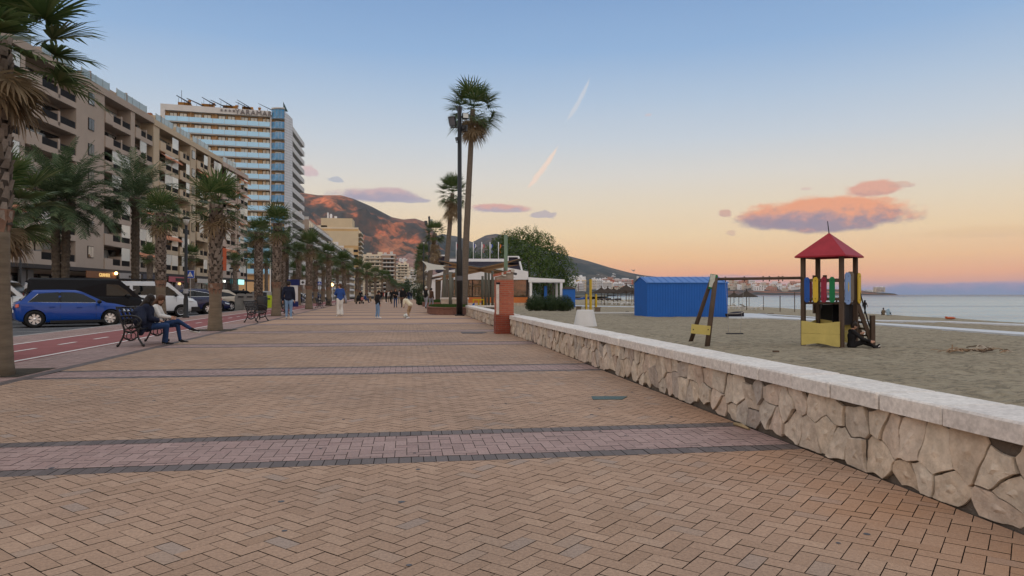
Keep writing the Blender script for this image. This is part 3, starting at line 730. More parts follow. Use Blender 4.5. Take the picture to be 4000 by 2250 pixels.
# nearest palm, cut by the left edge: leaves of its own
def big_palm(label,loc,hgt,r,lean,seed,L,pet,n,minel,dry,trunk=True):
    rnd=random.Random(seed); e=empty('palm_tree',label,'palm tree',loc,0,PG)
    top=palm_trunk(e,hgt,r,lean,rnd,.45)
    g,dr=fan_crown(seed,n,L,pet,30,dry,.3,minel); g.build('crown',m_frond,e,loc=top,fix=False); dr.build('dry_fronds',m_dry,e,loc=top,fix=False); return e
p=at(-22,10.0); big_palm("big fan palm with a broad smooth trunk cut by the left edge of the view",p,4.75,.19,(-.05,.05),21,.78,.72,30,-25,12)
p=at(-20,12.6); big_palm('shorter fan palm just behind the big palm at the left edge, its crown half browned',p,2.75,.15,(.05,0),24,.62,.55,26,-40,12)
fan_palm('fan palm with a broad smooth foot right of the bench with the seated pair',at(841,22.6),4.02,.185,(.02,0),3,1.22,PG)
fan_palm("tall fan palm right behind the man in the dark jacket and jeans",at(1079,37.6),4.95,.21,(.05,.1),4,1.25,PG)
fan_palm('fan palm just beyond the black iron bench right of the standing man',at(1207,54.8),5.0,.24,(0,.2),5,1.35,PG)
fan_palm('slender fan palm left of the woman in the blue sweater',at(1284,72),5.2,.25,(0,0),6,1.35,PG)
row=[(1345,90),(1392,107),(1432,124),(1466,142),(1494,160)]
lb=['fan palm behind the woman in the blue sweater','fan palm above the pushchair','fan palm over the people seated on the far benches','fan palm beyond the far benches','fan palm left of the boy in black, far down the row']
for i,((px,d),l) in enumerate(zip(row,lb)):
    fan_palm(l,at(px,d),5.3,.25,(random.uniform(-.2,.2),0),7+i,1.7,PG,detail=i<2)
for i in range(16):
    d=178+i*19; px=1512+i*5.2
    e=fan_palm('one of the small far fan palms closing the left row above the crowd',at(px,d),5.2+random.uniform(-.4,.8),.26,(0,0),20+i,1.55,'far palms at the end of the left row',detail=False)
# second row, between cycle lane and parking and across the road
SG='palm trees beside the parked cars'
fan_palm("fan palm with a diamond patterned trunk between the seated pair and the white van",at(628,33.0),4.95,.21,(-.02,.0),31,1.25,SG,smooth_to=.32)
fan_palm('squat fan palm behind the black litter bin, its trunk all scarred',at(1010,48),5.4,.25,(.0,0),32,1.2,SG,smooth_to=.08)
fan_palm('fan palm directly behind the tall palm by the standing man',at(1102,60),5.2,.25,(.0,0),33,1.25,SG,smooth_to=.2)
fan_palm('fan palm behind the pharmacy sign',at(1165,74),5.6,.25,(.1,0),34,1.3,SG,smooth_to=.3)
fan_palm('fan palm right of the far blue crossing sign',at(1232,90),5.4,.26,(.1,0),35,1.4,SG,smooth_to=.3)
for i,(px,d) in enumerate(((1150,120),(1262,110),(1318,125),(1360,150),(1405,165),(1445,190),(1220,150),(1180,165),(1290,170))):
    fan_palm('one of the bushy fan palms massed along the road in the middle distance',at(px,d),5.2+.35*(i%4),.28,(0,0),40+i,2.0,'massed palms along the road',detail=False)
fan_palm('short dark fan palm across the road right of the blue crossing sign',at(748,52),4.0,.22,(0,0),60,.95,SG,detail=False,smooth_to=.1)
fan_palm('small dark fan palm in front of the lit teal shop fronts',at(917,70),4.5,.2,(0,0),61,1.0,SG,detail=False,smooth_to=.1)
fan_palm('low dark fan palm right of the twin date palm trunks',at(585,50),3.9,.2,(0,0),62,1.0,SG,detail=False,smooth_to=.1)
fan_palm('fan palm at the foot of the blue glass hotel, left of the lamp post',at(1040,100),6.2,.25,(0,0),63,1.3,SG,detail=False,smooth_to=.1)
# date palms
DC=date_crown(5,50,2.7,32); DCo=DC.build('crown',m_date,None,fix=False); DCm=DCo.data; bpy.data.objects.remove(DCo)
def date_palm(label,loc,hgt,r=.22,cs=1.0,stems=((0,0),),rz=0,group='feathery date palms across the road'):
    e=empty('date_palm',label,'palm tree',loc,0,group); rnd=random.Random(int(hgt*100))
    for (sx_,sy_) in stems:
        mb=MB(); n_=int(hgt/.12); mb.tube([(sx_*(.5+.5*k/n_),sy_,hgt*k/n_) for k in range(n_+1)],[r*(1.0 if k%2 else 1.13) for k in range(n_+1)],10,jit=.08)
        mb.lathe([(r*1.0,-.7),(r*1.9,-.25),(r*1.7,0),(r*.6,.2)],(sx_,sy_,hgt),12)
        mb.build('trunk',m_trunkD,e,fix=False)
        obj_from(DCm,'crown',e,(sx_,sy_,hgt),rz+sx_,cs)
    return e
date_palm('twin stemmed date palm with drooping feathery crowns in front of the beige apartment balconies',at(235,36),5.9,.19,1.22,((-.27,0),(.27,.1)))
date_palm('date palm with a high feathery crown above the black van',at(528,40),6.6,.20,1.16,rz=2)
date_palm('date palm with thin leaves low in front of the tall blue glass hotel',at(1003,60),4.9,.22,1.0,rz=1)
date_palm('spiky date palm right of the tall trunk by the standing man',at(1118,75),6.2,.25,1.0,rz=3)
# right side
def tall_palm(label,px,d,z0,ztop,r,lean,seed,cs,skirt,cw=1.0):
    e=empty('palm_tree',label,'palm tree',at(px,d,z0),0,'tall palms right of the promenade'); rnd=random.Random(seed)
    hgt=ztop-z0; mb=MB(); n_=26
    L_=Vector((lean*CA,-lean*SA,0)); mb.tube([L_*((k/n_)**1.1)+Vector((0,0,hgt*k/n_)) for k in range(n_+1)],[r*(1.35-.55*(k/n_)**.6)*(1.03 if k%2 else 1) for k in range(n_+1)],12,jit=.03)
    mb.build('trunk',M('tall_palm_trunk',(.145,.12,.098),.95,0,.25,5,.7,25,stretch=(1,1,3)),e,True)
    g,dr=fan_crown(seed,40,.85,.85,19,30,skirt,-45,1.0)
    top=L_+Vector((0,0,hgt)); a=g.build('crown',m_frond,e,loc=top,fix=False); a.scale=(cs*cw,cs*cw,cs); b_=dr.build('dry_fronds',m_dry,e,loc=top,fix=False); b_.scale=(cs*cw,cs*cw,cs); return e
tall_palm('tallest fan palm, bare trunk rising beside the floodlight mast',1810,47,0.3,zat(425,47),.20,.62,71,1.28,.75,1.05)
tall_palm('slanting fan palm with a shaggy crown left of the floodlight mast',1733,60,.2,zat(755,60),.21,.75,72,1.15,1.3,.9)
tall_palm('fan palm with a thick beard of dead leaves beside the distant floodlight',1668,88,0,zat(910,88),.3,1.0,73,1.12,2.6)
tall_palm('slimmer bearded palm further left of the distant floodlight',1650,125,0,zat(990,125),.4,.3,74,1.3,4.2)
for i in range(5): tall_palm('one of the far bearded palms behind the white restaurant awning',1642-i*3,150+i*28,0,zat(1010+i*12,150+i*28),.4,.2,75+i,1.3,4.5).__setitem__('group','far bearded palms on the right')
date_palm('palm with arching leaves seen over the restaurant roof',at(1838,115),6.1,.3,1.25,rz=.5,group='palm behind the restaurant')
# leaf clouds
def leaf_cloud(mb,blobs,n,size,rnd,shell=.55,up=.3):
    tot=sum(b[1]**2 for b in blobs)
    for c_,r_,sc_ in blobs:
        k=int(n*r_**2/tot)
        for _ in range(k):
            v=Vector((rnd.gauss(0,1),rnd.gauss(0,1),rnd.gauss(0,1))).normalized()
            rr=r_*(shell+(1-shell)*rnd.random()**.6)*(1+.22*noise.noise(v*2.3+Vector(c_)))
            p=Vector(c_)+Vector((v.x*sc_[0],v.y*sc_[1],v.z*sc_[2]))*rr
            nn=(v+Vector((rnd.uniform(-1,1),rnd.uniform(-1,1),rnd.uniform(-.6,1)+up))*.9).normalized(); a=nn.orthogonal().normalized(); a=(Matrix.Rotation(rnd.uniform(0,6.28),3,nn)@a); b_=nn.cross(a)
            s_=size*rnd.uniform(.6,1.3)
            mb.add([p-a*s_,p-b_*s_*.42,p+a*s_,p+b_*s_*.42],[(0,1,2,3)])
def broad_tree(name,label,loc,blobs,n,size,trunks,mat,seed,cat='tree',group=None):
    rnd=random.Random(seed); e=empty(name,label,cat,loc,0,group)
    if trunks:
        mb=MB()
        for a,b_,ra,rb in trunks: mb.tube([a,Vector(a).lerp(Vector(b_),.5)+Vector((rnd.uniform(-.1,.1),rnd.uniform(-.1,.1),0)),b_],[ra,(ra+rb)/2,rb],9)
        mb.build('trunk',m_bark,e)
    mb=MB(); leaf_cloud(mb,blobs,n,size,rnd); mb.build('crown',mat,e,fix=False); return e
rnd=random.Random(5)
d=108; u=d/F
bl=[]
for (px,py,r_) in ((1920,1020,70),(1975,985,75),(2040,960,78),(2100,990,80),(2160,1020,75),(2205,1060,60),(2060,1040,110),(1960,1070,85),(2150,1095,80),(2210,1120,45),(1900,1075,50),(2010,1120,70),(2100,1140,60),(2190,1150,40),(2030,930,38),(2085,925,34),(1985,935,34),(1945,955,30),(2130,950,40),(2180,985,34)):
    p=at(px,d+rnd.uniform(-4,4),zat(py,d)); bl.append((p,r_*u,(1,1,.95)))
org=at(2060,d,-.3); bl=[(tuple(a-org),b_,c_) for a,b_,c_ in bl]
tk=[((0,0,0),(.3,0,3.0),.45,.3),((.3,0,2.8),(-3,0,6),.25,.1),((.3,0,2.8),(3,0,5.5),.25,.1),((.3,0,2.8),(.3,1,7),.25,.1),((2.2,0,0),(2.6,0,3.5),.22,.12),((3.4,0,0),(3.8,0,4),.2,.1)]
tr=broad_tree('spreading_tree','large dense broad leaved tree rising behind the white restaurant',org,bl,26000,.17,tk,m_leafd,8); 
# twigs sticking out of the crown
mb=MB()
for _ in range(70):
    px=rnd.uniform(1900,2215); py=np.interp(px,[1890,1950,2000,2080,2150,2220],[1000,925,905,890,930,1010])+rnd.uniform(-8,22); p=at(px,d,zat(py,d))-org
    for k in range(14):
        q=p+Vector((rnd.gauss(0,.16),rnd.gauss(0,.16),rnd.gauss(0,.22))); s_=.12; a=Vector((rnd.uniform(-1,1),rnd.uniform(-1,1),rnd.uniform(-1,1))).normalized(); b_=a.orthogonal().normalized()*.4
        mb.add([q-a*s_,q-b_*s_,q+a*s_,q+b_*s_],[(0,1,2,3)])
mb.build('outer_twigs',m_leafd,tr,fix=False)
for i,(px,dx,l) in enumerate(((2092,1.0,'left round bush of the clipped dark hedge by the restaurant annex'),(2148,.96,'middle round bush of the clipped dark hedge by the restaurant annex'),(2203,1.0,'right round bush of the clipped dark hedge by the restaurant annex'))):
    p=Gs(px,1215); rnd=random.Random(i)
    broad_tree('hedge_bush',l,p,[((0,0,.80),.90,(1.0,1.0,.92)),((-.42,.1,.62),.62,(1,1,1)),((.42,-.1,.62),.64,(1,1,1))],7500,.06,[((0,0,0),(0,0,.6),.06,.04)],m_hedge,i+3,'bush','clipped hedge bushes')
for i,(px,d,l) in enumerate(((1655,75,'low green shrub beside the walking men'),(1640,120,'green shrub below the far awnings'),(1628,150,'dark green tree crown at the far end of the right side'))):
    broad_tree('shrub',l,at(px-(10 if i==0 else 0),d),[((0,0,.45+i*1.1),.5+i*1.1,(1,1,1))],1500,.12,[((0,0,0),(0,0,1),.08,.05)],m_hedge,i+30,'bush')
for i,px in enumerate((1575,1590,1612)):
    broad_tree('cypress' if i==1 else 'tree','dark narrow cypress tree at the far end of the promenade' if i==1 else ('round dark tree left of the far cypress' if i==0 else 'round dark tree right of the far cypress'),at(px,420+i*20),[((0,0,5),2.6 if i!=1 else 2.0,(1,1,1.2 if i!=1 else 3.2))],900,.5,[((0,0,0),(0,0,4),.4,.3)],m_hedge,i+40)
# ================================================ BUILDINGS
m_beige=M('beige_render',(.40,.33,.275),.9,0,.10,.35,.25,30)
m_cream=M('cream_render',(.50,.405,.29),.9,0,.10,.35,.25,30)
m_pinkr=M('pinkish_render',(.46,.37,.31),.9,0,.10,.35,.25,30)
m_rail=M('black_railing',(.018,.018,.02),.5,.3,.1)
m_frame=M('white_window_frame',(.55,.55,.53),.5,0,.05)
m_dframe=M('dark_window_frame',(.035,.03,.03),.5,0,.05)
def glassmat(name,c,c2,rough=.06):
    m=bpy.data.materials.new(name); m.use_nodes=True; t=NT(m.node_tree); b=t.n['Principled BSDF']
    tc=t.new('ShaderNodeTexCoord').outputs['Object']; g=t.new('ShaderNodeObjectInfo')
    r=t.m('FRACT',t.m('ADD',t.m('MULTIPLY',g.outputs['Random'],7.3),t.noise(tc,.6,1)))
    t.l.new(t.ramp(r,[(0,c),(.55,c),(.62,c2),(1,c2)]),b.inputs['Base Color']); b.inputs['Roughness'].default_value=rough; b.inputs['Specular IOR Level'].default_value=.9
    return m
m_glass=glassmat('window_glass',(.012,.014,.017),(.36,.37,.35))
m_curt=glassmat('curtained_glass',(.60,.63,.60),(.70,.72,.66),.2)
m_dark=M('dark_interior',(.012,.012,.014),.8,0,0)
m_awno=M('orange_striped_awning',(.50,.22,.13),.9,0,.25,3,stretch=(14,1,1))
m_awnw=M('pale_awning',(.50,.47,.44),.9,0,.1,3)
m_glrail=M('glass_balustrade',(.30,.38,.40),.08,0,.1,1,spec=.9)
m_tile=M('terracotta_cap',(.32,.15,.09),.9,0,.2,3)
m_white=M('white_render',(.74,.75,.77),.85,0,.06,.8,.15,30)
m_lit=emit('lit_sign_white',(.9,.95,.85),1.6); m_warm=emit('warm_lamp',(1,.62,.22),7.0)
APTM={}
def apt_proto(kind,wd,fh,wm):
    key=(kind,round(wd,2),fh,wm.name)
    if key in APTM: return APTM[key]
    out={}
    def grab(n,mb,mats):
        o=mb.build(n,mats,None,fix=False); out[n]=(o.data,None); bpy.data.objects.remove(o)
    if kind=='B':
        mb=MB(); mb.bb(0,wd,-1.5,0,-.22,0); mb.bb(0,wd,-1.5,-1.36,0,.32); mb.bb(0,wd*.28,-1.62,-1.36,-.18,.98); mb.bb(wd*.62,wd*.66,-1.5,-.2,0,1.3)
        grab('balcony',mb,[wm])
        mb=MB(); 
        for a,b_ in ((wd*.285,wd*.615),(wd*.665,wd*.99)):
            mb.bb(a,b_,-1.45,-1.42,.30,.92); mb.bb(a,b_,-1.48,-1.40,.92,.96)
            n_=int((b_-a)/.14)
            for i in range(n_): mb.bb(a+i*.14,a+i*.14+.02,-1.47,-1.45,.32,.92)
        grab('railing',mb,[m_rail])
        mb=MB(); mb.cur=0
        z1=fh-.45
        for a,b_ in ((wd*.03,wd*.48),(wd*.51,wd*.97)):
            mb.bb(a,b_,-.05,.05,.02,z1); mb.cur=1
            n_=3
            for i in range(n_): q=(b_-a)/n_; mb.bb(a+i*q+.05,a+(i+1)*q-.05,-.07,-.052,.10,z1-.08)
            mb.cur=0
        grab('window',mb,[m_dframe,m_glass])
        mb=MB(); mb.cur=0; a,b_=wd*.30,wd*.64
        for i in range(6): x=a+(b_-a)*i/5; mb.bb(x-.025,x+.025,-1.50,-1.44,.95,fh-.25)
        for z in (.97,fh-.62,fh-.28): mb.bb(a,b_,-1.505,-1.435,z-.025,z+.025)
        mb.cur=1; mb.bb(a,b_,-1.48,-1.46,.98,fh-.3)
        grab('glazed_enclosure',mb,[m_frame,m_curt])
        mb=MB(); mb.add([(wd*.05,-1.35,fh-.34),(wd*.98,-1.35,fh-.34),(wd*.98,-2.1,fh-.85),(wd*.05,-2.1,fh-.85),(wd*.98,-2.1,fh-1.02),(wd*.05,-2.1,fh-1.02)],[(0,1,2,3),(3,2,4,5)])
        grab('awning',mb,[m_awno])
        mb=MB(); mb.bb(wd*.66,wd*.985,-1.50,-1.47,.9,fh-.25)
        grab('roller_blind',mb,[m_curt])
    else:
        mb=MB(); mb.cur=0; z0,z1=.85,fh-.5; a,b_=wd*.5-.55,wd*.5+.55
        mb.bb(a,b_,-1.56,-1.49,z0,z1); mb.cur=1; mb.bb(a+.06,wd*.5-.03,-1.58,-1.565,z0+.06,z1-.06); mb.bb(wd*.5+.03,b_-.06,-1.58,-1.565,z0+.06,z1-.06)
        grab('window',mb,[m_dframe,m_glass])
    APTM[key]=out; return out
def apartment(label,p0,ang,x0,x1,floors,fh,zg,wm,bays,seed,awn=.3,glz=.35,group='apartment blocks across the road',pent=True,scap=100):
    rnd=random.Random(seed); e=empty('apartment_building',label,'building',p0,ang,group)
    mb=MB(); mb.bb(x0,x1,0,14,0,zg+floors*fh+.1)
    for (a,b_,k,wn) in bays:
        if k=='W': mb.bb(a,b_,-1.5,.0,zg-.25,zg+floors*fh)
    mb.bb(x0,x1,-1.62,0.2,zg+floors*fh,zg+floors*fh+.32)
    mb.bb(x0,x1,-1.55,-1.4,zg+floors*fh+.32,zg+floors*fh+.75)
    mb.build('wall',wm,e)
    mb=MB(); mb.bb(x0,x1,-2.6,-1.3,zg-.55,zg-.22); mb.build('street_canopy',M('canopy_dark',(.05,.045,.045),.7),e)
    for (a,b_,k,wn) in bays:
        wd=b_-a
        for f in range(floors):
            P_=apt_proto(k,wd,fh,wm); z=zg+f*fh
            if k=='B':
                b0=obj_from(P_['balcony'][0],'balcony',e,(a,0,z)); obj_from(P_['railing'][0],'railing',b0)
                obj_from(P_['window'][0],'window',e,(a,0,z))
                r=rnd.random()
                if r<glz: obj_from(P_['glazed_enclosure'][0],'glazed_enclosure',e,(a,0,z))
                if rnd.random()<awn: obj_from(P_['awning'][0],'awning',e,(a,0,z))
                if rnd.random()<.45: obj_from(P_['roller_blind'][0],'roller_blind',e,(a,0,z))
            elif wn: obj_from(P_['window'][0],'window',e,(a,0,z))
    if pent:
        zt=zg+floors*fh+.3; x=x0+1
        while x<x1-5:
            L=rnd.uniform(5,8); L=min(L,x1-x-.5); y0=rnd.uniform(1.0,2.5)
            mb=MB(); mb.bb(x,x+L,y0,8,zt,zt+rnd.choice((1.2,2.2,2.4))); mb.bb(x+L*.3,x+L*.34,-1.3,y0,zt,zt+1.5); mb.build('penthouse',wm,e)
            mb=MB(); mb.bb(x+.2,x+L-.3,-1.30,-1.26,zt+.35,zt+1.35)
            for i in range(5): mb.bb(x+.2+i*(L-.6)/4,x+.26+i*(L-.6)/4,-1.33,-1.24,zt+.3,zt+1.4)
            mb.build('glass_balustrade',m_glrail,e)
            mb=MB(); cx=x+L*.6; mb.bb(cx,cx+.8,3,3.8,zt+1.5,zt+3.3); mb.bb(cx-.08,cx+.88,2.92,3.88,zt+3.3,zt+3.5); mb.bb(cx+.15,cx+.65,3.15,3.65,zt+3.5,zt+3.75); mb.build('chimney',[m_tile] if rnd.random()<.3 else [m_cream],e)
            x+=L+rnd.uniform(.5,1.5)
    return e
B0=Vector((-32.5,73.6,0)); BA=math.atan2(.9978,.0663); BD=Vector((.0663,.9978,0))
def shops(e,x0,x1,zg,seed,step=4.5):
    rnd=random.Random(seed); x=x0
    while x<x1-1:
        L=min(step*rnd.uniform(.8,1.2),x1-x); mb=MB(); mb.cur=0; mb.bb(x+.1,x+L-.1,-.12,.0,.3,zg-.9); mb.cur=1; mb.bb(x+.3,x+L*.5-.1,-.15,-.125,.35,zg-1.1); mb.bb(x+L*.5+.1,x+L-.3,-.15,-.125,.35,zg-1.1)
        mb.build('shop_window',[m_dframe,m_glass],e); x+=L
def sign(e,x0,x1,z0,z1,mat,y=-2.64):
    mb=MB(); mb.bb(x0,x1,y-.06,y,z0,z1); return mb.build('shop_sign',mat,e)
W_=lambda a,b_,wn=False: (a,b_,'W',wn)
Bb=lambda a,b_: (a,b_,'B',False)
e1=apartment("tall grey beige apartment block at the left edge with a bakery on its ground floor",B0,BA,-30,15.7,7,2.52,3.9,m_beige,
  [Bb(-30,-21),W_(-21,-18.5,True),Bb(-18.5,-10.0),W_(-10.0,-9.4),Bb(-9.4,-1.4),W_(-1.4,4.0,True),Bb(4.0,9.9),W_(9.9,10.9),Bb(10.9,15.6)],3,.16,.55)
shops(e1,-28,15,3.9,2)
wood=M('shop_sign_wood',(.22,.10,.05),.6,0,.3,6,stretch=(1,1,8))
s=sign(e1,-1.8,4.1,2.75,3.4,wood); text('GRANIER',.52,emit('brass_letters',(.85,.55,.20),.55),s,(1.6,-2.73,2.88),(R(90),0,0),.03)
sl=MB(); sl.sph((3.6,-2.9,3.3),.16,10,8); sl.build('sign_lamp',m_warm,e1)
s=sign(e1,4.8,9.8,2.75,3.4,M('sign_grey',(.33,.31,.30),.8)); text('BEAR',.30,m_dframe,s,(7.2,-2.73,2.95),(R(90),0,0),.02)
sign(e1,10.3,15.4,2.75,3.4,M('sign_charcoal',(.07,.07,.09),.6))
mb=MB(); 
for k in range(2): mb.bb(-8.2+k*1.1,-7.4+k*1.1,-.5,-.3,.3,3.3)
mb.build('shop_pillar',M('grey_pillar',(.30,.31,.33),.7),e1)
e2=apartment('cream yellow apartment block with boxed parapets, second along the street',B0+Vector((0,0,0)),BA,15.75,40.5,7,2.5,3.9,m_cream,
  [W_(15.8,17.5),Bb(17.5,23.5),Bb(23.7,27.4),W_(27.6,29.6,True),Bb(29.8,34.4),W_(34.6,35.6),Bb(35.8,40.4)],8,.12,.4)
shops(e2,16,40,3.9,5); 
s=sign(e2,17.5,25.5,2.7,3.35,M('sign_pink',(.42,.12,.14),.7)); sb=MB(); sb.bb(19.5,23.0,-2.74,-2.71,2.82,3.2); sb.build('sign_panel',m_dframe,s)
sign(e2,27,33,2.7,3.3,m_awnw)
s=sign(e2,35,39.5,2.7,3.5,m_dframe)
for k in range(3):
    mb=MB(); mb.bb(35.6+k*1.1,36.4+k*1.1,-2.74,-2.71,2.95,3.3); mb.build('lit_letter_box',m_lit,s)
mb=MB(); mb.sph((34.6,-2.8,2.7),.22,10,8); mb.build('shop_lamp',m_warm,e2)
e3=apartment('pinkish apartment block with striped awnings standing against the tall blue glass hotel',B0,BA,40.6,54.5,7,2.45,3.9,m_pinkr,
  [Bb(40.7,47.4),W_(47.5,48.2),Bb(48.3,54.3)],12,.5,.8)
shops(e3,41,54,3.9,9); sign(e3,41,45,2.8,3.5,M('sign_teal',(.02,.19,.20),.5)); 
s=sign(e3,45.2,48.2,2.75,3.55,emit('lit_sign_teal',(.45,.95,.85),1.0))
mb=MB(); mb.bb(38.8,40.4,-2.3,-1.7,4.8,8.2); mb.build('orange_panel',M('orange_hoarding',(.55,.11,.04),.8),e2)
# ---------------- the hotel tower
TA=R(7.9); T0=Vector((-64.7,199.8,0))
et=empty('hotel_tower','tall white and blue glass hotel tower with solar panels on its roof','building',T0,TA)
FH=2.92; NF=15; ztop=47.9
m_tan=M('tan_hotel_wall',(.62,.41,.22),.9,0,.08,.4)
m_slab=M('pale_slab',(.64,.63,.62),.85,0,.06,.5)
m_bgl=M('blue_glass_rail',(.36,.70,.98),.12,0,.06,.3,spec=.8)
m_blu=M('deep_blue_glass',(.04,.27,.55),.15,0,.45,.8,spec=.5)
mb=MB(); mb.bb(0,27.2,1.2,16,0,50.6); mb.build('wall',m_tan,et)
mb=MB(); mb.bb(-.6,27.25,-.2,16.2,50.6,52.2); mb.bb(-.6,.5,-.2,16,0,50.6); mb.bb(27.2,27.5,-.2,1.7,0,50.6); mb.build('parapet',m_slab,et)
wx=[2.4,4.85,8.5,10.9,14.55,17.0,20.4,22.9,26.1]
mb=MB(); mb.bb(.5,27.2,-.1,1.6,-.32,0); slab_me=mb.build('balcony',m_slab,None); 
mb=MB()
for i in range(9): mb.bb(.55+i*2.96,.55+i*2.96+2.88,-.24,-.18,-.08,1.20)
rl_me=mb.build('glass_railing',m_bgl,None)
mb=MB()
for i in range(10): mb.bb(.5+i*2.96,.56+i*2.96,-.16,-.02,.0,1.2)
mb.bb(.5,27.2,-.15,-.03,1.12,1.17); mb.build
rp_me=mb.build('rail_posts',M('rail_metal',(.30,.30,.31),.4,.6),None)
mb=MB(); mb.cur=0; mb.bb(-.98,.98,1.10,1.22,.0,2.45); mb.cur=1
for i in range(2): mb.bb(-.85+i*.9,-.05+i*.9,1.07,1.095,.06,2.30)
wn_me=mb.build('window',[m_dframe,m_curt],None,fix=False)
mb=MB(); mb.cur=0; mb.bb(-.98,.98,1.10,1.22,.0,2.45); mb.cur=1
for i in range(2): mb.bb(-.85+i*.9,-.05+i*.9,1.07,1.095,.06,2.30)
wd_me=mb.build('window',[m_dframe,M('dark_pane',(.02,.03,.045),.05,0,0,spec=.9)],None,fix=False)
cnt=0; rest=MB()
mb=MB(); 
for i in range(10): mb.bb(.45+i*6.35-.06,.45+i*6.35+.06,.1,1.6,0,2.6) if i<5 else None
dv_me=mb.build('divider',m_tan,None)
for f in range(NF):
    z=ztop-f*FH
    if z<5: break
    o=obj_from(slab_me.data,'balcony',et,(0,0,z)); obj_from(rl_me.data,'glass_railing',o); obj_from(rp_me.data,'rail_posts',o)
    obj_from(dv_me.data,'divider',o)
    for x in wx:
        if cnt<100: obj_from((wd_me if f>=12 else wn_me).data,'window',et,(x,0,z)); cnt+=1
        else: rest.bb(x-.9,x+.9,1.1,1.22,z,z+2.3)
ro=rest.build('window',M('lower_panes',(.05,.06,.07),.1,0,.2,.5,spec=.8),et); ro['kind']='stuff'
for o in (slab_me,rl_me,rp_me,wn_me,wd_me,dv_me): bpy.data.objects.remove(o)
# rounded glass corner
mb=MB(); mb.bb(27.5,31.0,1.0,12,0,52.8); mb.build('corner_core',m_tan,et)
def arc(r0,z0,z1,n=9): 
    m_=MB(); 
    pts=[(27.5+3.5*(i/n), .6-1.9*math.sin(PI*(.10+.55*i/n))) for i in range(n+1)]
    for (a,b_) in zip(pts,pts[1:]):
        m_.add([(a[0]+.04,a[1],z0),(b_[0]-.04,b_[1],z0),(b_[0]-.04,b_[1],z1),(a[0]+.04,a[1],z1)],[(0,1,2,3)])
    return m_
def arcslab(z0,z1,n=9):
    pts=[(27.5+3.5*(i/n), .62-1.9*math.sin(PI*(.10+.55*i/n))) for i in range(n+1)]
    return MB().prism(pts+[(31.0,2.2),(27.5,2.2)],'z',z0,z1)
gm=arc(0,-.35,1.5).build('curved_glass',m_blu,None,fix=False); sm=arcslab(-.32,.02).build('curved_slab',m_slab,None); sm2=arcslab(1.42,1.5)
cw=MB(); cw.cur=0; cw.bb(28.4,30.3,.86,.98,.0,2.1); cw.cur=1; cw.bb(28.5,30.2,.83,.855,.05,2.0); cwm=cw.build('corner_window',[m_dframe,m_curt],None,fix=False)
for f in range(-1,NF):
    z=ztop-f*FH
    if z<5: break
    zz=z-.2 if f>=0 else 50.6
    o=obj_from(sm.data,'curved_slab',et,(0,0,zz)); obj_from(gm.data,'curved_glass',o,(0,0,0),0,(1,1,1 if f>=0 else 1.35))
    if f>=0: obj_from(cwm.data,'corner_window',et,(0,0,z))
for o in (gm,sm,cwm): bpy.data.objects.remove(o)
arcslab(52.9,53.2).build('corner_roof',m_slab,et)
# white tiled flank and the seaward side with deep balconies
m_wt=bpy.data.materials.new('white_tile_cladding'); m_wt.use_nodes=True; t=NT(m_wt.node_tree); b=t.n['Principled BSDF']
br=t.new('ShaderNodeTexBrick'); br.offset=0; br.inputs['Scale'].default_value=1; br.inputs['Color1'].default_value=(.66,.67,.70,1); br.inputs['Color2'].default_value=(.60,.62,.65,1); br.inputs['Mortar'].default_value=(.25,.25,.27,1)
br.inputs['Brick Width'].default_value=.75; br.inputs['Row Height'].default_value=.73; br.inputs['Mortar Size'].default_value=.035
tc=t.new('ShaderNodeTexCoord').outputs['Object']; sp=t.new('ShaderNodeSeparateXYZ'); t.l.new(tc,sp.inputs[0]); t.l.new(t.comb(sp.outputs[1],sp.outputs[2],0),br.inputs['Vector']); t.l.new(br.outputs[0],b.inputs['Base Color']); b.inputs['Roughness'].default_value=.5
mb=MB(); mb.add([(31.0,.5,0),(33.05,4.6,0),(33.05,9,0),(31.0,9,0),(31.0,.5,52.6),(33.05,4.6,51.6),(33.05,9,51.6),(31.0,9,52.6)],[(0,1,2,3),(4,5,6,7),(0,1,5,4),(1,2,6,5),(2,3,7,6),(3,0,4,7)]); mb.build('tiled_flank',m_wt,et)
WG=Vector((-32.6,208.9,0))-T0; WG.rotate(Matrix.Rotation(-TA,3,'Z'))
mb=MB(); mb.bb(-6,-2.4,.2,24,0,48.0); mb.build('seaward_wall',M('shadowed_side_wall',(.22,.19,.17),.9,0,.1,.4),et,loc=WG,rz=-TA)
for f in range(NF+1):
    z=48.6-f*FH
    if z<5: break
    mb=MB(); ext=0 if f<11 else (f-10)*4.0
    mb.bb(-2.4,0,.1,24+ext,z-.35,z-.02); mb.bb(-.15,0,.1,24+ext,z,z+1.05); mb.bb(-2.4,-.1,23.85+ext,24+ext,z,z+1.05); o=mb.build('side_balcony',m_slab,et,loc=WG,rz=-TA)
    if ext: mb=MB(); mb.bb(-6,-2.4,24,24+ext,z-FH,z); mb.build('terrace_wall',m_slab,o)
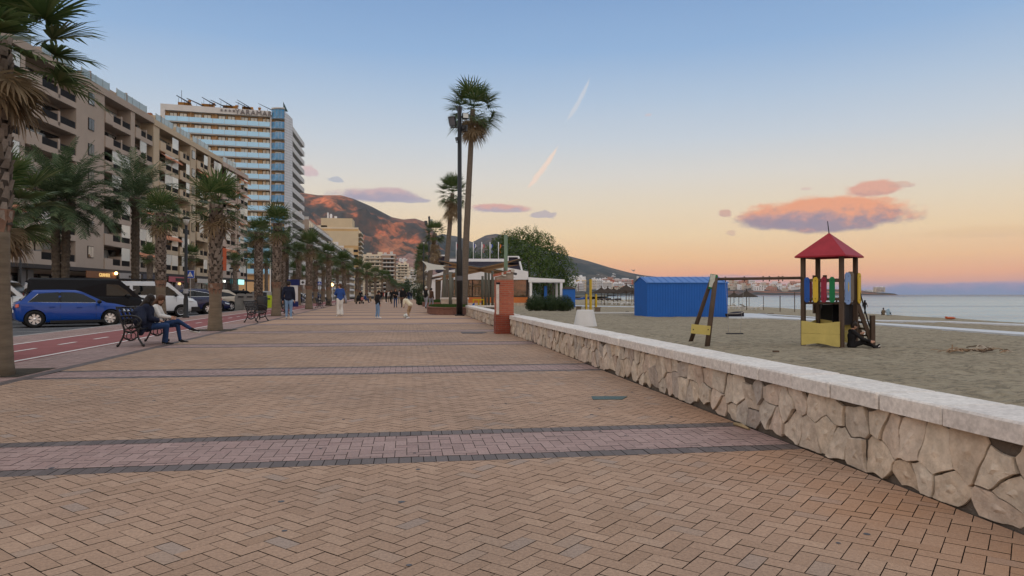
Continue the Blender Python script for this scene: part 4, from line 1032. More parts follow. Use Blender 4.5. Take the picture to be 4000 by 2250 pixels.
# roof things
ow=M('orange_roof_box',(.52,.25,.06),.9,0,.1,.5); sol=M('solar_panel',(.010,.012,.025),.5,0,.1,3,spec=.06)
for a,b_ in ((3,6.2),(9.0,12),(14.5,18),(19.5,22.4)): mb=MB(); mb.bb(a,b_,4,9,52.2,54.0); mb.build('roof_box',ow,et)
for i,x in enumerate((3.0,5.6,9.4,11.6,13.8,18.0,18.4,24.0)):
    L=4.6 if i%2 else 3.6; zb=52.5+(1.0 if i%2==0 else .4); mb=MB()
    mb.add([(x,1.2,zb+1.55),(x-.3,4.5,zb+2.45),(x+L-.3,4.5,zb+.55),(x+L,1.2,zb-.55),(x,1.2,zb+1.45),(x-.3,4.5,zb+2.35),(x+L-.3,4.5,zb+.45),(x+L,1.2,zb-.65)],[(0,1,2,3),(7,6,5,4),(0,3,7,4),(1,2,6,5),(0,1,5,4),(2,3,7,6)])
    for xx in (x+.3,x+L*.5): mb.beam((xx,3,52.2),(xx,3,zb+1.5-(xx-x)*.4),.07)
    mb.build('solar_panel',sol,et)
for x,z in ((5.6,55.0),(11.8,54.7),(17.9,54.5),(24,54.3),(25.8,53.4)): mb=MB(); mb.bb(x-.3,x+.3,6,6.6,52.2,z); mb.bb(x-.4,x+.4,5.9,6.7,z,z+.2); mb.build('roof_chimney',ow,et)
mb=MB(); mb.tube([(3.6,6,52.2),(3.6,6,57.8)],.06,6); mb.tube([(8.8,6,52.2),(8.8,6,55)],.04,6); mb.build('antenna',m_rail,et)
mb=MB(); mb.prism([(30.6,53.2),(31.8,53.2),(30.5,56.0)],'y',3,3.3); mb.build('roof_fin',M('fin_dark',(.03,.07,.08),.4),et)
ml=M('sign_letters_grey',(.17,.16,.17),.4,.5,0)
text('YARAMAR',1.95,ml,et,(22.9,-.42,50.72),(R(90),0,0),.12,spacing=1.12)
for i in range(4):
    mb=MB(); cx=14.6+i*1.05; pts=[]
    for k in range(10): r_=.42 if k%2==0 else .18; a=PI/2+k*PI/5; pts.append((cx+r_*math.cos(a),51.5+r_*math.sin(a)))
    mb.prism(pts,'y',-.42,-.3); mb.build('sign_star',ml,et)
# ---------------- generic blocks down the street
def block(label,x0,x1,y0,dep,hgt,nf,wm,sm_,front=True,side=True,glz=m_glass,seed=0,group='high blocks further along the seafront',plain=0.0,z0=0):
    rnd=random.Random(seed); e=empty('apartment_block',label,'building',(x0,y0,z0),0,group); L=x1-x0; fh=hgt/nf
    mb=MB(); mb.bb(0,L,0,dep,0,hgt); mb.build('wall',wm,e)
    mb=MB(); mb.bb(L*.15,L*.35,2,6,hgt,hgt+2.2); mb.bb(L*.6,L*.8,3,6,hgt,hgt+3); mb.bb(0,L,0,.25,hgt,hgt+.9); mb.build('roof_structure',sm_,e)
    for f in range(nf):
        z=f*fh; mb=MB()
        if side: mb.bb(L,L+1.6,0,dep,z,z+.25); mb.bb(L+1.45,L+1.6,0,dep,z,z+1.1)
        if front and not(rnd.random()<plain): mb.bb(L*.08,L*.92,-1.4,0,z,z+.25); mb.bb(L*.08,L*.92,-1.4,-1.25,z,z+1.05)
        if mb.v: mb.build('balcony',sm_,e)
        if front:
            mb=MB(); n_=max(3,int(L/4))
            for i in range(n_): 
                if rnd.random()<.85: mb.bb(L*(.1+.8*i/n_)+.3,L*(.1+.8*(i+1)/n_)-.5,-.06,.0,z+.3,z+fh-.5)
            if mb.v: mb.build('window_row',glz,e)
        if side:
            mb=MB(); n_=max(3,int(dep/4))
            for i in range(n_): mb.bb(L,L+.06,dep*i/n_+.6,dep*(i+1)/n_-.6,z+.3,z+fh-.5)
            mb.build('window_row',glz,e)
    return e
m_wht2=M('seafront_cream',(.68,.60,.48),.9,0,.08,.2); m_yel=M('ochre_wall',(.56,.38,.19),.9,0,.08,.2); m_brn=M('brown_block',(.38,.27,.20),.9,0,.1,.2)
block('low balconied apartment row just past the blue glass hotel',-47,-32.2,240,60,26,9,m_pinkr,m_slab,seed=1)
block('balconied apartment row between the hotel and the ochre tower, nearer half',-47,-32.0,303,60,24,8,m_wht2,m_slab,seed=2)
block('balconied apartment row between the hotel and the ochre tower, farther half',-48,-31.8,366,70,25,8,m_pinkr,m_slab,seed=3)
eo=block('ochre apartment tower with a blank wall facing the viewer',-62.6,-31.5,470,30,44,15,m_yel,m_wht2,front=False,seed=4)
mb=MB(); mb.bb(7,27,2,22,44,51); mb.bb(6.8,31,-.1,0,33,42.5); mb.bb(11,28,-.14,-.1,27,31.5); mb.bb(20,31,-.12,0,0,18); mb.build('upper_storeys',M('ochre_pale',(.60,.50,.35),.9,0,.06,.2),eo)
mb=MB(); mb.lathe([(.8,51),(.8,53.5),(.3,54.2)],(13,6,0),8); mb.lathe([(.5,51),(.5,55)],(11,6,0),8); mb.lathe([(.9,51),(.9,52.6)],(16,6,0),8); mb.build('water_tank',m_white,eo)
mb=MB()
for k in range(3): mb.bb(28,30.8,-.2,-.12,22+k*3.4,23.6+k*3.4)
mb.build('corner_window',m_dark,eo)
block('cream terraced block with white rooftop huts beyond the ochre tower',at(1417,575).x,at(1512,575).x,at(1450,575).y,25,33,11,m_wht2,m_wht2,seed=5,glz=m_glass)
block('brown banded block with long rounded balconies right of the cream terraced block',at(1490,520).x,at(1545,520).x,at(1515,520).y,22,30,10,m_brn,m_slab,seed=6,glz=m_dark)
block('pale narrow block beyond the brown banded block',at(1548,700).x,at(1597,700).x,at(1570,700).y,22,31,11,m_wht2,m_wht2,seed=7)
block('farthest cream block closing the street, below the quarried hill',at(1597,900).x,at(1642,900).x,at(1620,900).y,22,31,10,m_wht2,m_slab,seed=8)
for i,(px0,px1,yt,d,wm) in enumerate(((1530,1560,1040,820,m_pinkr),(1560,1600,1062,980,m_wht2),(1600,1640,1078,1100,m_cream),(1640,1680,1088,1000,m_wht2),(1575,1615,1088,640,m_cream),(1612,1650,1096,600,m_wht2))):
    a=at(px0,d); b_=at(px1,d); hh_=zat(yt,d)
    block(('small pinkish block left of the farthest cream block','white block peeping between the far seafront towers','cream block low under the quarried hill','white block just left of the bearded palms, far away','low cream block at the end of the palm row','low white block at the end of the palm row')[i],a.x,b_.x,a.y,15,hh_,max(4,int(hh_/3)),wm,m_slab,seed=20+i,side=False)
# ---------------- hillside houses
HP=[]
for k,(wm,cap_) in enumerate(((m_white,m_tile),(M('house_cream',(.56,.50,.42),.9,0,.1,.1),m_tile),(M('house_pink',(.46,.26,.20),.9,0,.1,.1),m_tile),(m_white,m_white))):
    mb=MB(); mb.cur=0; mb.bb(-6,6,-4,4,-4,5.5); mb.bb(-6,0,-4.01,0,5.5,8); 
    mb.cur=1; mb.prism([(-4.4,5.5),(4.4,5.5),(0,7.4)],'x',0.02,6.3) if k!=3 else mb.bb(-6.2,6.2,-4.2,4.2,5.5,5.9)
    mb.cur=2
    for fz in (.8,3.4):
        for q in range(4): mb.bb(-5+q*2.7,-3.8+q*2.7,-4.08,-4.02,fz,fz+1.3)
    o=mb.build('hillside_house',[wm,cap_,m_dark],None,fix=False); HP.append(o.data); bpy.data.objects.remove(o)
rnd=random.Random(11)
def houses(n,px0,px1,y0,y1,dr,key,label,group,sc_=(1,1.8),flat=None,wts=(0,1,3,3)):
    c=0
    for _ in range(n*6):
        if c>=n: break
        px=rnd.uniform(px0,px1); d=rnd.uniform(*dr); a_=math.atan((px-2000)/F)+YAW
        if key: 
            r=d/math.cos(a_-YAW); z=max(hill_h(q_,a_,r) for q_ in key)
        else: z=flat if flat is not None else -.5
        py=1150-(z+4-H)/d*F
        if not (y0<py<y1): continue
        p=at(px,d,z)
        o=bpy.data.objects.new('hillside_house',HP[rnd.choice(wts)]); C.objects.link(o); s_=rnd.uniform(*sc_); o.location=p; o.rotation_euler.z=rnd.uniform(-.7,.7); o.scale=(s_*rnd.uniform(.8,1.6),s_,s_*rnd.uniform(.8,1.3))
        tag(o,label,'house',group); c+=1
houses(60,1500,1680,1015,1120,(1650,2500),('D','B','A'),'small white house stacked on the slope above the far end of the promenade','houses on the slope above the promenade end',(.8,1.3))
houses(24,2200,2420,1070,1130,(1700,4200),('B',),'small white house scattered on the green slope right of the big tree','houses scattered on the green slope',(.9,1.6))
houses(40,2330,2660,1085,1140,(1700,4600),('B','C'),'small pale house on the hill between the yellow posts and the blue shed','houses on the hill behind the thatched parasols',(1.2,2.2),wts=(0,1,2,3))
houses(90,2800,3215,1080,1152,(2500,3060),('C',),'small pale house packed on the low headland across the bay','houses on the headland across the bay',(1.3,2.3),wts=(0,1,1,3,2))
houses(14,3340,3440,1080,1152,(2600,3050),('C',),'small pale house at the tip of the headland, right of the play tower','houses at the tip of the headland',(1.2,1.9))
def farblock(label,px0,px1,yt,yb,d,wm,nf=5):
    a=at(px0,d); b_=at(px1,d); z1=zat(yt,d); z0=zat(yb,d)
    block(label,a.x,b_.x,a.y,14,z1-z0,nf,wm,m_white,side=False,seed=int(px0),z0=z0,group='town blocks along the bay')
farblock('long white balconied block behind the hedge and the blue kiosk',2232,2290,1083,1107,900,m_white,4)
farblock('yellow town block left of the yellow posts',2258,2291,1094,1138,800,M('town_yellow',(.60,.42,.16),.9,0,.08,.2),7)
farblock('mauve town block in front of the yellow one',2258,2281,1106,1136,700,M('town_mauve',(.30,.22,.22),.9,0,.1,.2),5)
farblock('white town block right above the blue kiosk',2236,2258,1104,1138,680,m_white,5)
farblock('pale town block between the two yellow posts',2313,2332,1092,1130,950,m_wht2,6)
farblock('white stepped block right of the tall yellow post',2330,2357,1094,1125,1000,m_white,5)
farblock('red roofed block above the parasol tips',2352,2374,1090,1108,1300,M('town_red',(.45,.16,.11),.9,0,.1,.2),3)
farblock('cream block above the second parasol',2350,2395,1102,1122,1100,m_wht2,4)
farblock('long salmon red row of houses left of the blue shed',2392,2478,1092,1112,1500,M('town_red',(.45,.16,.11)),3)
farblock('low white houses strip under the red row',2395,2440,1106,1116,1300,m_white,2)
farblock('white hotel slab at the tip of the headland',3420,3462,1122,1141,2700,M('far_hotel',(.55,.50,.42),.9,0,.05,.1),6)
farblock('peach tower block behind the right side of the play tower',3340,3360,1113,1140,2650,m_wht2,7)
# ================================================ VEHICLES
def paint(name,c,r=.28,coat=.6,metal=.25): return M('paint_'+name,c,r,metal,.03,2,coat=coat)
m_tyre=M('tyre_rubber',(.018,.018,.018),.85,0,.1); m_rim=M('alloy_rim',(.75,.76,.78),.3,.8,.05); m_cg=M('car_glass',(.006,.009,.011),.04,0,0,spec=.35)
m_blk=M('black_plastic',(.02,.02,.022),.6,0,.1); m_lamp=M('headlamp_glass',(.62,.66,.70),.08,.2,0,spec=1); m_tail=M('tail_lamp_red',(.42,.012,.012),.15,0,0,spec=1); m_chr=M('chrome_trim',(.65,.66,.68),.15,.9,0); m_pil=M('dark_pillar',(.012,.012,.014),.4,0,0)
def boolcut(o,cuts):
    for c in cuts:
        md=o.modifiers.new('b','BOOLEAN'); md.operation='DIFFERENCE'; md.solver='EXACT'; md.object=c
    dg=bpy.context.evaluated_depsgraph_get(); me=bpy.data.meshes.new_from_object(o.evaluated_get(dg)); o.modifiers.clear(); o.data=me
    for c in cuts: bpy.data.objects.remove(c)
def wheel(e,x,y,r,w_,sgn,style,steer=0):
    mb=MB(); prof=[(r*.62,-w_/2),(r*.93,-w_/2),(r,-w_*.36),(r,w_*.36),(r*.93,w_/2),(r*.62,w_/2),(r*.60,0)]
    n=28; o=[]
    for (q,z) in prof:
        for k in range(n): a=2*PI*k/n; mb.v.append((q*math.cos(a),z,q*math.sin(a)))
    for i in range(len(prof)):
        j=(i+1)%len(prof)
        for k in range(n): mb.f.append((i*n+k,i*n+(k+1)%n,j*n+(k+1)%n,j*n+k)); mb.mi.append(0)
    t=mb.build('wheel',m_tyre,e,True,loc=(x,y,r),rz=steer)
    mb=MB(); yo=sgn*w_*.30
    if style=='alloy':
        for k in range(7):
            a=2*PI*k/7; p=Vector((math.cos(a),0,math.sin(a))); s_=Vector((-p.z,0,p.x)); c0=Vector((0,yo+sgn*.01,0))
            mb.add([c0+p*.04-s_*.03,c0+p*.04+s_*.03,c0+p*r*.62+s_*.055,c0+p*r*.62-s_*.055,c0+Vector((0,-sgn*.03,0))+p*.04,c0+Vector((0,-sgn*.03,0))+p*r*.62],[(0,1,2,3),(0,3,5,4),(1,4,5,2)])
        for k in range(n): 
            a=2*PI*k/n; b_=2*PI*(k+1)/n
            mb.add([(r*.58*math.cos(a),yo,r*.58*math.sin(a)),(r*.64*math.cos(a),yo+sgn*.02,r*.64*math.sin(a)),(r*.64*math.cos(b_),yo+sgn*.02,r*.64*math.sin(b_)),(r*.58*math.cos(b_),yo,r*.58*math.sin(b_))],[(0,1,2,3)])
        mb.sph((0,yo,0),.06,10,6,(1,.4,1)); mb.build('rim',m_rim,t,fix=False)
        mb=MB(); mb.tube([(0,yo-sgn*.035,0),(0,yo-sgn*.06,0)],[r*.6,r*.6],n); mb.build('brake_disc',M('brake_dark',(.05,.05,.055),.5,.5,0),t)
    else:
        mb.tube([(0,yo-sgn*.03,0),(0,yo,0)],[r*.62,r*.55],n)
        for k in range(8): a=2*PI*k/8; mb.sph((r*.36*math.cos(a),yo,r*.36*math.sin(a)),.03,8,5)
        mb.sph((0,yo,0),.07,10,6,(1,.5,1)); mb.build('rim',M('steel_rim',(.13,.13,.135),.5,.6,.1),t)
        mb=MB(); 
        for k in range(n):
            a=2*PI*k/n; b_=2*PI*(k+1)/n
            mb.add([(r*.57*math.cos(a),yo+sgn*.005,r*.57*math.sin(a)),(r*.63*math.cos(a),yo+sgn*.012,r*.63*math.sin(a)),(r*.63*math.cos(b_),yo+sgn*.012,r*.63*math.sin(b_)),(r*.57*math.cos(b_),yo+sgn*.005,r*.57*math.sin(b_))],[(0,1,2,3)])
        mb.build('rim_ring',m_rim,t,fix=False)
    return t
SP={
'hatch':dict(st=[(-2.03,.45,.72,.60),(-1.99,.30,.93,.76),(-1.86,.22,1.0,.83),(-1.3,.18,.97,.875),(-.5,.17,.94,.885),(.3,.17,.925,.885),(.95,.18,.925,.875),(1.3,.18,.885,.86),(1.65,.20,.80,.82),(1.88,.24,.71,.75),(1.99,.30,.62,.66),(2.03,.38,.52,.52)],
   gb=(-1.93,1.12,.80),gt=(-1.50,.18,.60,1.435),r=.325,wb=(-1.40,1.14),tw=.19,
   wins=[[(-1.62,.98),(-1.28,1.30),(-.62,1.355),(-.62,.955)],[(-.54,.955),(-.54,1.355),(-.10,1.345),(.20,1.27),(.62,1.02),(.62,.95)]],style='alloy'),
'suv':dict(st=[(-2.25,.50,.85,.65),(-2.2,.35,1.05,.82),(-2.0,.28,1.12,.90),(-1.3,.25,1.10,.93),(0,.24,1.06,.935),(1.0,.25,1.05,.92),(1.4,.25,1.02,.90),(1.8,.28,.95,.86),(2.1,.34,.82,.78),(2.22,.45,.65,.62)],
   gb=(-2.15,1.25,.86),gt=(-1.35,.25,.64,1.62),r=.36,wb=(-1.38,1.36),tw=.22,
   wins=[[(-1.78,1.14),(-1.32,1.36),(-.62,1.50),(-.62,1.10)],[(-.54,1.10),(-.54,1.50),(.0,1.49),(.30,1.40),(.72,1.14),(.72,1.10)]],style='alloy'),
'van':dict(st=[(-2.55,.45,1.10,.86),(-2.5,.32,1.16,.93),(-2.3,.28,1.18,.955),(-1,.26,1.18,.96),(0,.26,1.17,.96),(1.0,.26,1.16,.96),(1.45,.27,1.16,.95),(1.9,.28,1.10,.92),(2.2,.32,1.02,.88),(2.42,.38,.86,.80),(2.5,.48,.65,.66)],
   gb=(-2.5,1.86,.915),gt=(-2.42,.95,.80,1.97),r=.34,wb=(-1.55,1.55),tw=.21,
   wins=[[(-2.2,1.24),(-2.2,1.72),(-1.0,1.74),(-1.0,1.24)],[(-.85,1.24),(-.85,1.74),(.28,1.74),(.28,1.24)],[(.42,1.22),(.42,1.72),(.88,1.70),(1.22,1.44),(1.45,1.20)]],style='steel'),
}
def make_car(kind,label,loc,head,pm,lower=None,blind=False,steer=0,opts=()):
    S=SP[kind]; e=empty('parked_van' if kind=='van' else 'parked_car',label,'van' if kind=='van' else 'car',loc,head,'vehicles parked along the promenade')
    mb=MB(); rows=[]; ST=[]
    xs0=[q[0] for q in S['st']]; xx=sorted(set(xs0+[xs0[0]+.1+i*.1 for i in range(int((xs0[-1]-xs0[0]-.15)/.1))]))
    xx=[x for i,x in enumerate(xx) if i==0 or x in xs0 or min(abs(x-q) for q in xs0)>.03]
    for x in xx: ST.append((x,*[float(np.interp(x,xs0,[q[k] for q in S['st']])) for k in (1,2,3)]))
    for (x,zb,zt,hw) in ST:
        zm=zb+(zt-zb)*.45
        half=[(hw*.55,zb),(hw*.93,zb+.03),(hw*.985,zb+.10),(hw*.995,zb+(zt-zb)*.25),(hw,zb+(zt-zb)*.35),(hw,zm),(hw*.999,zb+(zt-zb)*.55),(hw*.993,zb+(zt-zb)*.64),(hw*.985,zb+(zt-zb)*.72),(hw*.972,zb+(zt-zb)*.82),(hw*.955,zt-.05),(hw*.90,zt),(hw*.5,zt+.025)]
        rows.append([(x,-y,z) for y,z in half]+[(x,y,z) for y,z in half[::-1]])
    n=len(rows[0]); 
    for r_ in rows: mb.v+=r_
    for i in range(len(rows)-1):
        for k in range(n): mb.f.append((i*n+k,i*n+(k+1)%n,(i+1)*n+(k+1)%n,(i+1)*n+k)); mb.mi.append(0)
    mb.f.append(tuple(range(n))[::-1]); mb.mi.append(0); q=(len(rows)-1)*n; mb.f.append(tuple(q+k for k in range(n))); mb.mi.append(0)
    body=mb.build('body',pm,e,True)
    W0=max(s_[3] for s_ in S['st']); ar=S['r']*1.11; cuts=[]
    for x in S['wb']:
        for sg in (-1,1):
            c_=MB(); c_.tube([(x,sg*(W0-.27),S['r']+.01),(x,sg*(W0+.2),S['r']+.01)],[ar,ar],28); cuts.append(c_.build('cut',m_blk,e))
    boolcut(body,cuts); 
    for p_ in body.data.polygons: p_.use_smooth=True
    md=body.modifiers.new('e','EDGE_SPLIT'); md.split_angle=R(38)
    for x in S['wb']:
        for sg in (-1,1):
            mb=MB(); mb.tube([(x,sg*(W0-.268),S['r']+.01),(x,sg*(W0-.13),S['r']+.01)],[ar-.004,ar-.004],28,cap=False); mb.tube([(x,sg*(W0-.262),S['r']+.01),(x,sg*(W0-.25),S['r']+.01)],[ar-.004]*2,28); mb.build('wheel_well',m_blk,e,fix=False)
    # greenhouse
    (xa,xd,wbt),(xb,xc,wrf,zr)=S['gb'],S['gt']
    def beltz(x): return float(np.interp(x,[s_[0] for s_ in S['st']],[s_[2] for s_ in S['st']]))-.03
    za,zd=beltz(xa)-.02,beltz(xd)
    mb=MB(); N=8; top=[];bot=[]
    rn=.07
    v=[(xa,-wbt,za),(xd,-wbt*.9,zd),(xd,wbt*.9,zd),(xa,wbt,za), (xb,-wrf,zr-rn),(xc,-wrf,zr-rn),(xc,wrf,zr-rn),(xb,wrf,zr-rn),
       (xb+.10,-wrf+.10,zr),(xc-.22,-wrf+.10,zr),(xc-.22,wrf-.10,zr),(xb+.10,wrf-.10,zr)]
    xm=(xb+xc)/2; v+=[(xm,-wrf+.1,zr+.015),(xm,wrf-.1,zr+.015)]
    mb.add(v,[(0,1,5,4),(1,2,6,5),(2,3,7,6),(3,0,4,7),(4,5,9,12,8),(5,6,10,9),(6,7,11,13,10),(7,4,8,11),(8,12,13,11),(12,9,10,13)])
    mb.build('roof',pm,e,False)
    def sy(x,z,sg,o=.02):
        t_=(z-zd)/(zr-rn-zd); 
        xl=xa+(xb-xa)*t_; xr=xd+(xc-xd)*t_; yl=wbt+(wrf-wbt)*t_; yr=wbt*.9+(wrf-wbt*.9)*t_; f=(x-xl)/(xr-xl); return sg*(yl+(yr-yl)*f+o)
    for wi,win in enumerate(S['wins']):
        if blind and wi<2: continue
        for sg in (-1,1):
            mb=MB(); mb.add([(x,sy(x,z,sg),z) for x,z in win],[tuple(range(len(win)))]); mb.build('side_window',m_cg,e,fix=False)
    if not blind:
        for sg in (-1,1):
            for wa,wb_ in zip(S['wins'],S['wins'][1:]):
                xa_,xb_=max(q[0] for q in wa if True),min(q[0] for q in wb_)
                z0_=min(wa[-1][1],wb_[0][1]); z1_=max(q[1] for q in wa+wb_)-.02; mb=MB(); mb.add([(xa_,sy(xa_,z0_,sg,.016),z0_),(xb_,sy(xb_,z0_,sg,.016),z0_),(xb_,sy(xb_,z1_,sg,.016),z1_),(xa_,sy(xa_,z1_,sg,.016),z1_)],[(0,1,2,3)])
                if kind!='van': mb.build('door_pillar',m_pil,e,fix=False)
    if 'trim' in opts:
        for sg in (-1,1):
            mb=MB(); w0,w1=S['wins'][0],S['wins'][1]; ln_=[w0[1],w0[0],w1[-1]] if kind=='hatch' else [w1[-1],w0[0],w0[1],w1[1],w1[2]]
            mb.tube([(x,sy(x,z,sg,.028),z-(.015 if kind=='hatch' else 0)) for x,z in ln_],.013,5); mb.build('window_trim',m_chr,e)
    def fq(x0,x1,y0,y1,z0,z1,a,b_,off,nm,mt):     # panel on slanted end: a=bottom inset fraction
        def pt(t_,yy,side):
            x=x0+(x1-x0)*t_; return (x+off,yy,z0+(z1-z0)*t_)
        mb=MB(); mb.add([pt(a,-(y0+(y1-y0)*a)*.9,0),pt(a,(y0+(y1-y0)*a)*.9,0),pt(b_,(y0+(y1-y0)*b_)*.9,0),pt(b_,-(y0+(y1-y0)*b_)*.9,0)],[(0,1,2,3)]); mb.build(nm,mt,e,fix=False)
    fq(xd,xc,wbt*.9,wrf,zd,zr-rn,.06,.97,.02,'windscreen',m_cg); fq(xa,xb,wbt,wrf,za,zr-rn,.30 if not blind else .3,.92,-.02,'rear_window',m_cg)
    L1=S['st'][-1][0]; h1=S['st'][-3]; hi=S['st'][-4]
    for sg in (-1,1):
        mb=MB(); zz=h1[2]-.10; 
        mb.add([(h1[0]+.02,sg*(h1[3]+.01),zz-.06),(hi[0]-.05,sg*(hi[3]+.012),zz-.01),(hi[0]-.10,sg*(hi[3]+.005),zz+.10),(h1[0]-.02,sg*(h1[3]*.93),zz+.07),(h1[0]+.12,sg*(h1[3]*.68),zz-.04),(h1[0]+.09,sg*(h1[3]*.66),zz+.03)],[(0,1,2,3),(0,3,5,4)]); mb.build('headlight',m_lamp,e,fix=False)
        r0=S['st'][1]; r1=S['st'][2]; mb=MB(); zz=r0[2]-.10; hgt=.55 if kind=='van' else .13
        mb.add([(r0[0]-.012,sg*r0[3]*.72,zz-hgt*.5),(r0[0]-.012,sg*(r0[3]+.012),zz-hgt*.5),(r1[0]-.04,sg*(r1[3]+.012),zz-hgt*.3),(r1[0]-.04,sg*(r1[3]+.0),zz+hgt*.6),(r0[0]-.012,sg*(r0[3]*.98),zz+hgt*.45),(r0[0]-.012,sg*r0[3]*.72,zz+hgt*.4)],[(0,1,4,5),(1,2,3,4)]); mb.build('tail_light',m_tail,e,fix=False)
        mb=MB(); mx_=.72 if kind!='van' else 1.25; mb.sph((mx_,sg*(W0+.08),beltz(mx_)+.08),.11,10,7,(.75,1,.7)); mb.beam((mx_,sg*(W0-.12),beltz(mx_)+.03),(mx_,sg*(W0+.04),beltz(mx_)+.06),.04); mb.build('wing_mirror',m_blk,e,True)
        for hx in ((-.85,.05) if kind!='van' else (.25,)):
            mb=MB(); mb.box((hx,sg*(W0*.975+.012),beltz(hx)-.14),(.20,.03,.035)); mb.build('door_handle',pm,e)
        mb=MB()
        for dx in ((-.58,.62) if kind!='van' else (-.93,.35,1.3)):
            mb.beam((dx,sg*(W0*.998+.002),.34),(dx,sg*(W0*.965+.006),beltz(dx)-.02),.008,.008)
        mb.build('door_gap',m_blk,e)
        mb=MB(); mb.box((0,sg*(W0-.02),S['st'][4][1]+.05),(S['wb'][1]-S['wb'][0]-2*ar,.07,.10)); mb.build('sill',m_blk,e)
    mb=MB(); fx=S['st'][-1]; mb.box((fx[0]-.01,0,fx[2]-.10),(.06,fx[3]*1.5,.14)); mb.box((fx[0]-.05,0,fx[1]-.06),(.10,fx[3]*2.1,.12)); mb.build('front_grille',m_blk,e)
    mb=MB(); mb.box((fx[0]+.03,0,fx[2]-.16),(.012,.50,.11)); mb.build('front_number_plate',M('number_plate',(.7,.7,.7),.5,0,0),e)
    rr=S['st'][0]; mb=MB(); mb.box((rr[0]-.0,0,rr[2]-.10),(.02,.50,.11)); mb.build('rear_number_plate',MC['number_plate'],e)
    if lower:
        mb=MB(); mb.box((L1-.18,0,S['st'][-2][1]+.06),(.46,S['st'][-3][3]*2.06,.26)); mb.box((-S['st'][-1][0]+.02,0,.46),(.2,1.80,.2)); mb.build('bumper',m_blk,e)
    if 'rack' in opts:
        mb=MB()
        for x in (-2.1,-1.2,-.3,.5): mb.box((x,0,zr+.09),(.05,1.55,.05))
        for sg in (-1,1): mb.box((-.8,sg*.72,zr+.12),(3.0,.04,.05)); 
        for x in (-2.1,.5):
            for sg in (-1,1): mb.box((x,sg*.72,zr+.04),(.05,.05,.1))
        mb.build('roof_rack',m_blk,e)
    if 'spoiler' in opts: mb=MB(); mb.box((xb-.08,0,zr-.05),(.26,wrf*1.8,.03),ry=R(-4)); mb.build('spoiler',m_blk,e)
    for i,x in enumerate(S['wb']):
        for sg in (-1,1): wheel(e,x,sg*(W0-S['tw']/2-.015),S['r'],S['tw'],sg,S['style'],steer if i==1 else 0)
    return e
RZ=-.118
blue=paint('blue',(.001,.045,.27),.3,.45,0); white=paint('white',(.62,.66,.70),.35,.5,0); black=M('paint_black',(.007,.008,.011),.3,0,.03,2,spec=.12); navy=paint('navy',(.008,.014,.065),.25,.6,0); beige_=paint('beige',(.42,.37,.30),.3,.6); silver=paint('silver',(.30,.32,.34),.3,.5,.6); red_=paint('red',(.30,.02,.02),.3,.6)
H1=R(30); H2=R(210)
make_car('hatch','shiny blue five door hatchback parked nose towards the cycle lane',(-13.16,30.49,RZ),H1,blue,steer=R(-24),opts=('trim','spoiler'))
make_car('van','long black panel van parked directly behind the blue hatchback',(-13.95,34.0,RZ),H1,black,blind=True)
make_car('van',"white van with dark side windows and a black roof rack behind the seated pair",(-14.25,41.55,RZ),H1,white,lower=True,opts=('rack',))
make_car('van','white van standing on the road at the left edge, half hidden by the black van',(-20.6,38.6,RZ),R(8),white)
make_car('suv','dark car at the left edge below the white van, behind the palm trunk',(-18.8,31.6,RZ),R(30),black)
make_car('suv','navy blue coupe shaped car with chrome window line, tail towards the promenade',(-14.1,47.2,RZ),H2,navy,opts=('trim',))
make_car('hatch','dark blue car parked nose out behind the big palm trunk',(-14.6,52.6,RZ),H1,navy)
make_car('suv','beige estate car with a red tail light just right of the big palm trunk',(-14.9,56.3,RZ),H2,beige_)
protos={}
def far_car(kind,label,y,hd,pm,x=None):
    k=(kind,pm.name)
    p=(x if x is not None else LX(-13.6,y),y,RZ)
    if k not in protos: protos[k]=make_car(kind,label,p,hd,pm); return protos[k]
    return dup(protos[k],p,hd,label)
for kind,label,y,hd,pm in (('hatch','silver car in the middle distance, above the iron bench',62.5,H1,silver),('suv','black car roof seen just over the grey bins',66,H2,black),('hatch','white hatchback seen between the grey bins and the litter bin',70,H1,white),
  ('suv','silver car partly hidden by the scarred palm trunks',79,H2,silver),('hatch','black hatchback behind the standing man in the dark jacket',88,H1,black),('hatch','red hatchback peeping out behind the pharmacy sign',95,H2,red_),
  ('hatch','navy hatchback right of the far crossing sign',108,H1,navy),('suv','pale blue white car beyond the bench near the woman in blue',118,H1,white),('suv','black car in front of the pale car near the woman in blue',112.5,H1,black),
  ('hatch','silver hatchback left of the woman in the blue sweater',126,H1,silver),('suv','dark car far down the row by the lit orange lamp',140,H2,navy)): far_car(kind,label,y,hd,pm)
for kind,label,x,y,hd,pm in (('suv','dark blue car across the road under the teal sign',-22.5,78,R(92),navy),('hatch','white car across the road below the lit letter boxes',-22.8,66,R(92),white),('hatch','black car parked across the road below the pink sign',-23.5,58,R(92),black)): far_car(kind,label,y,hd,pm,x)
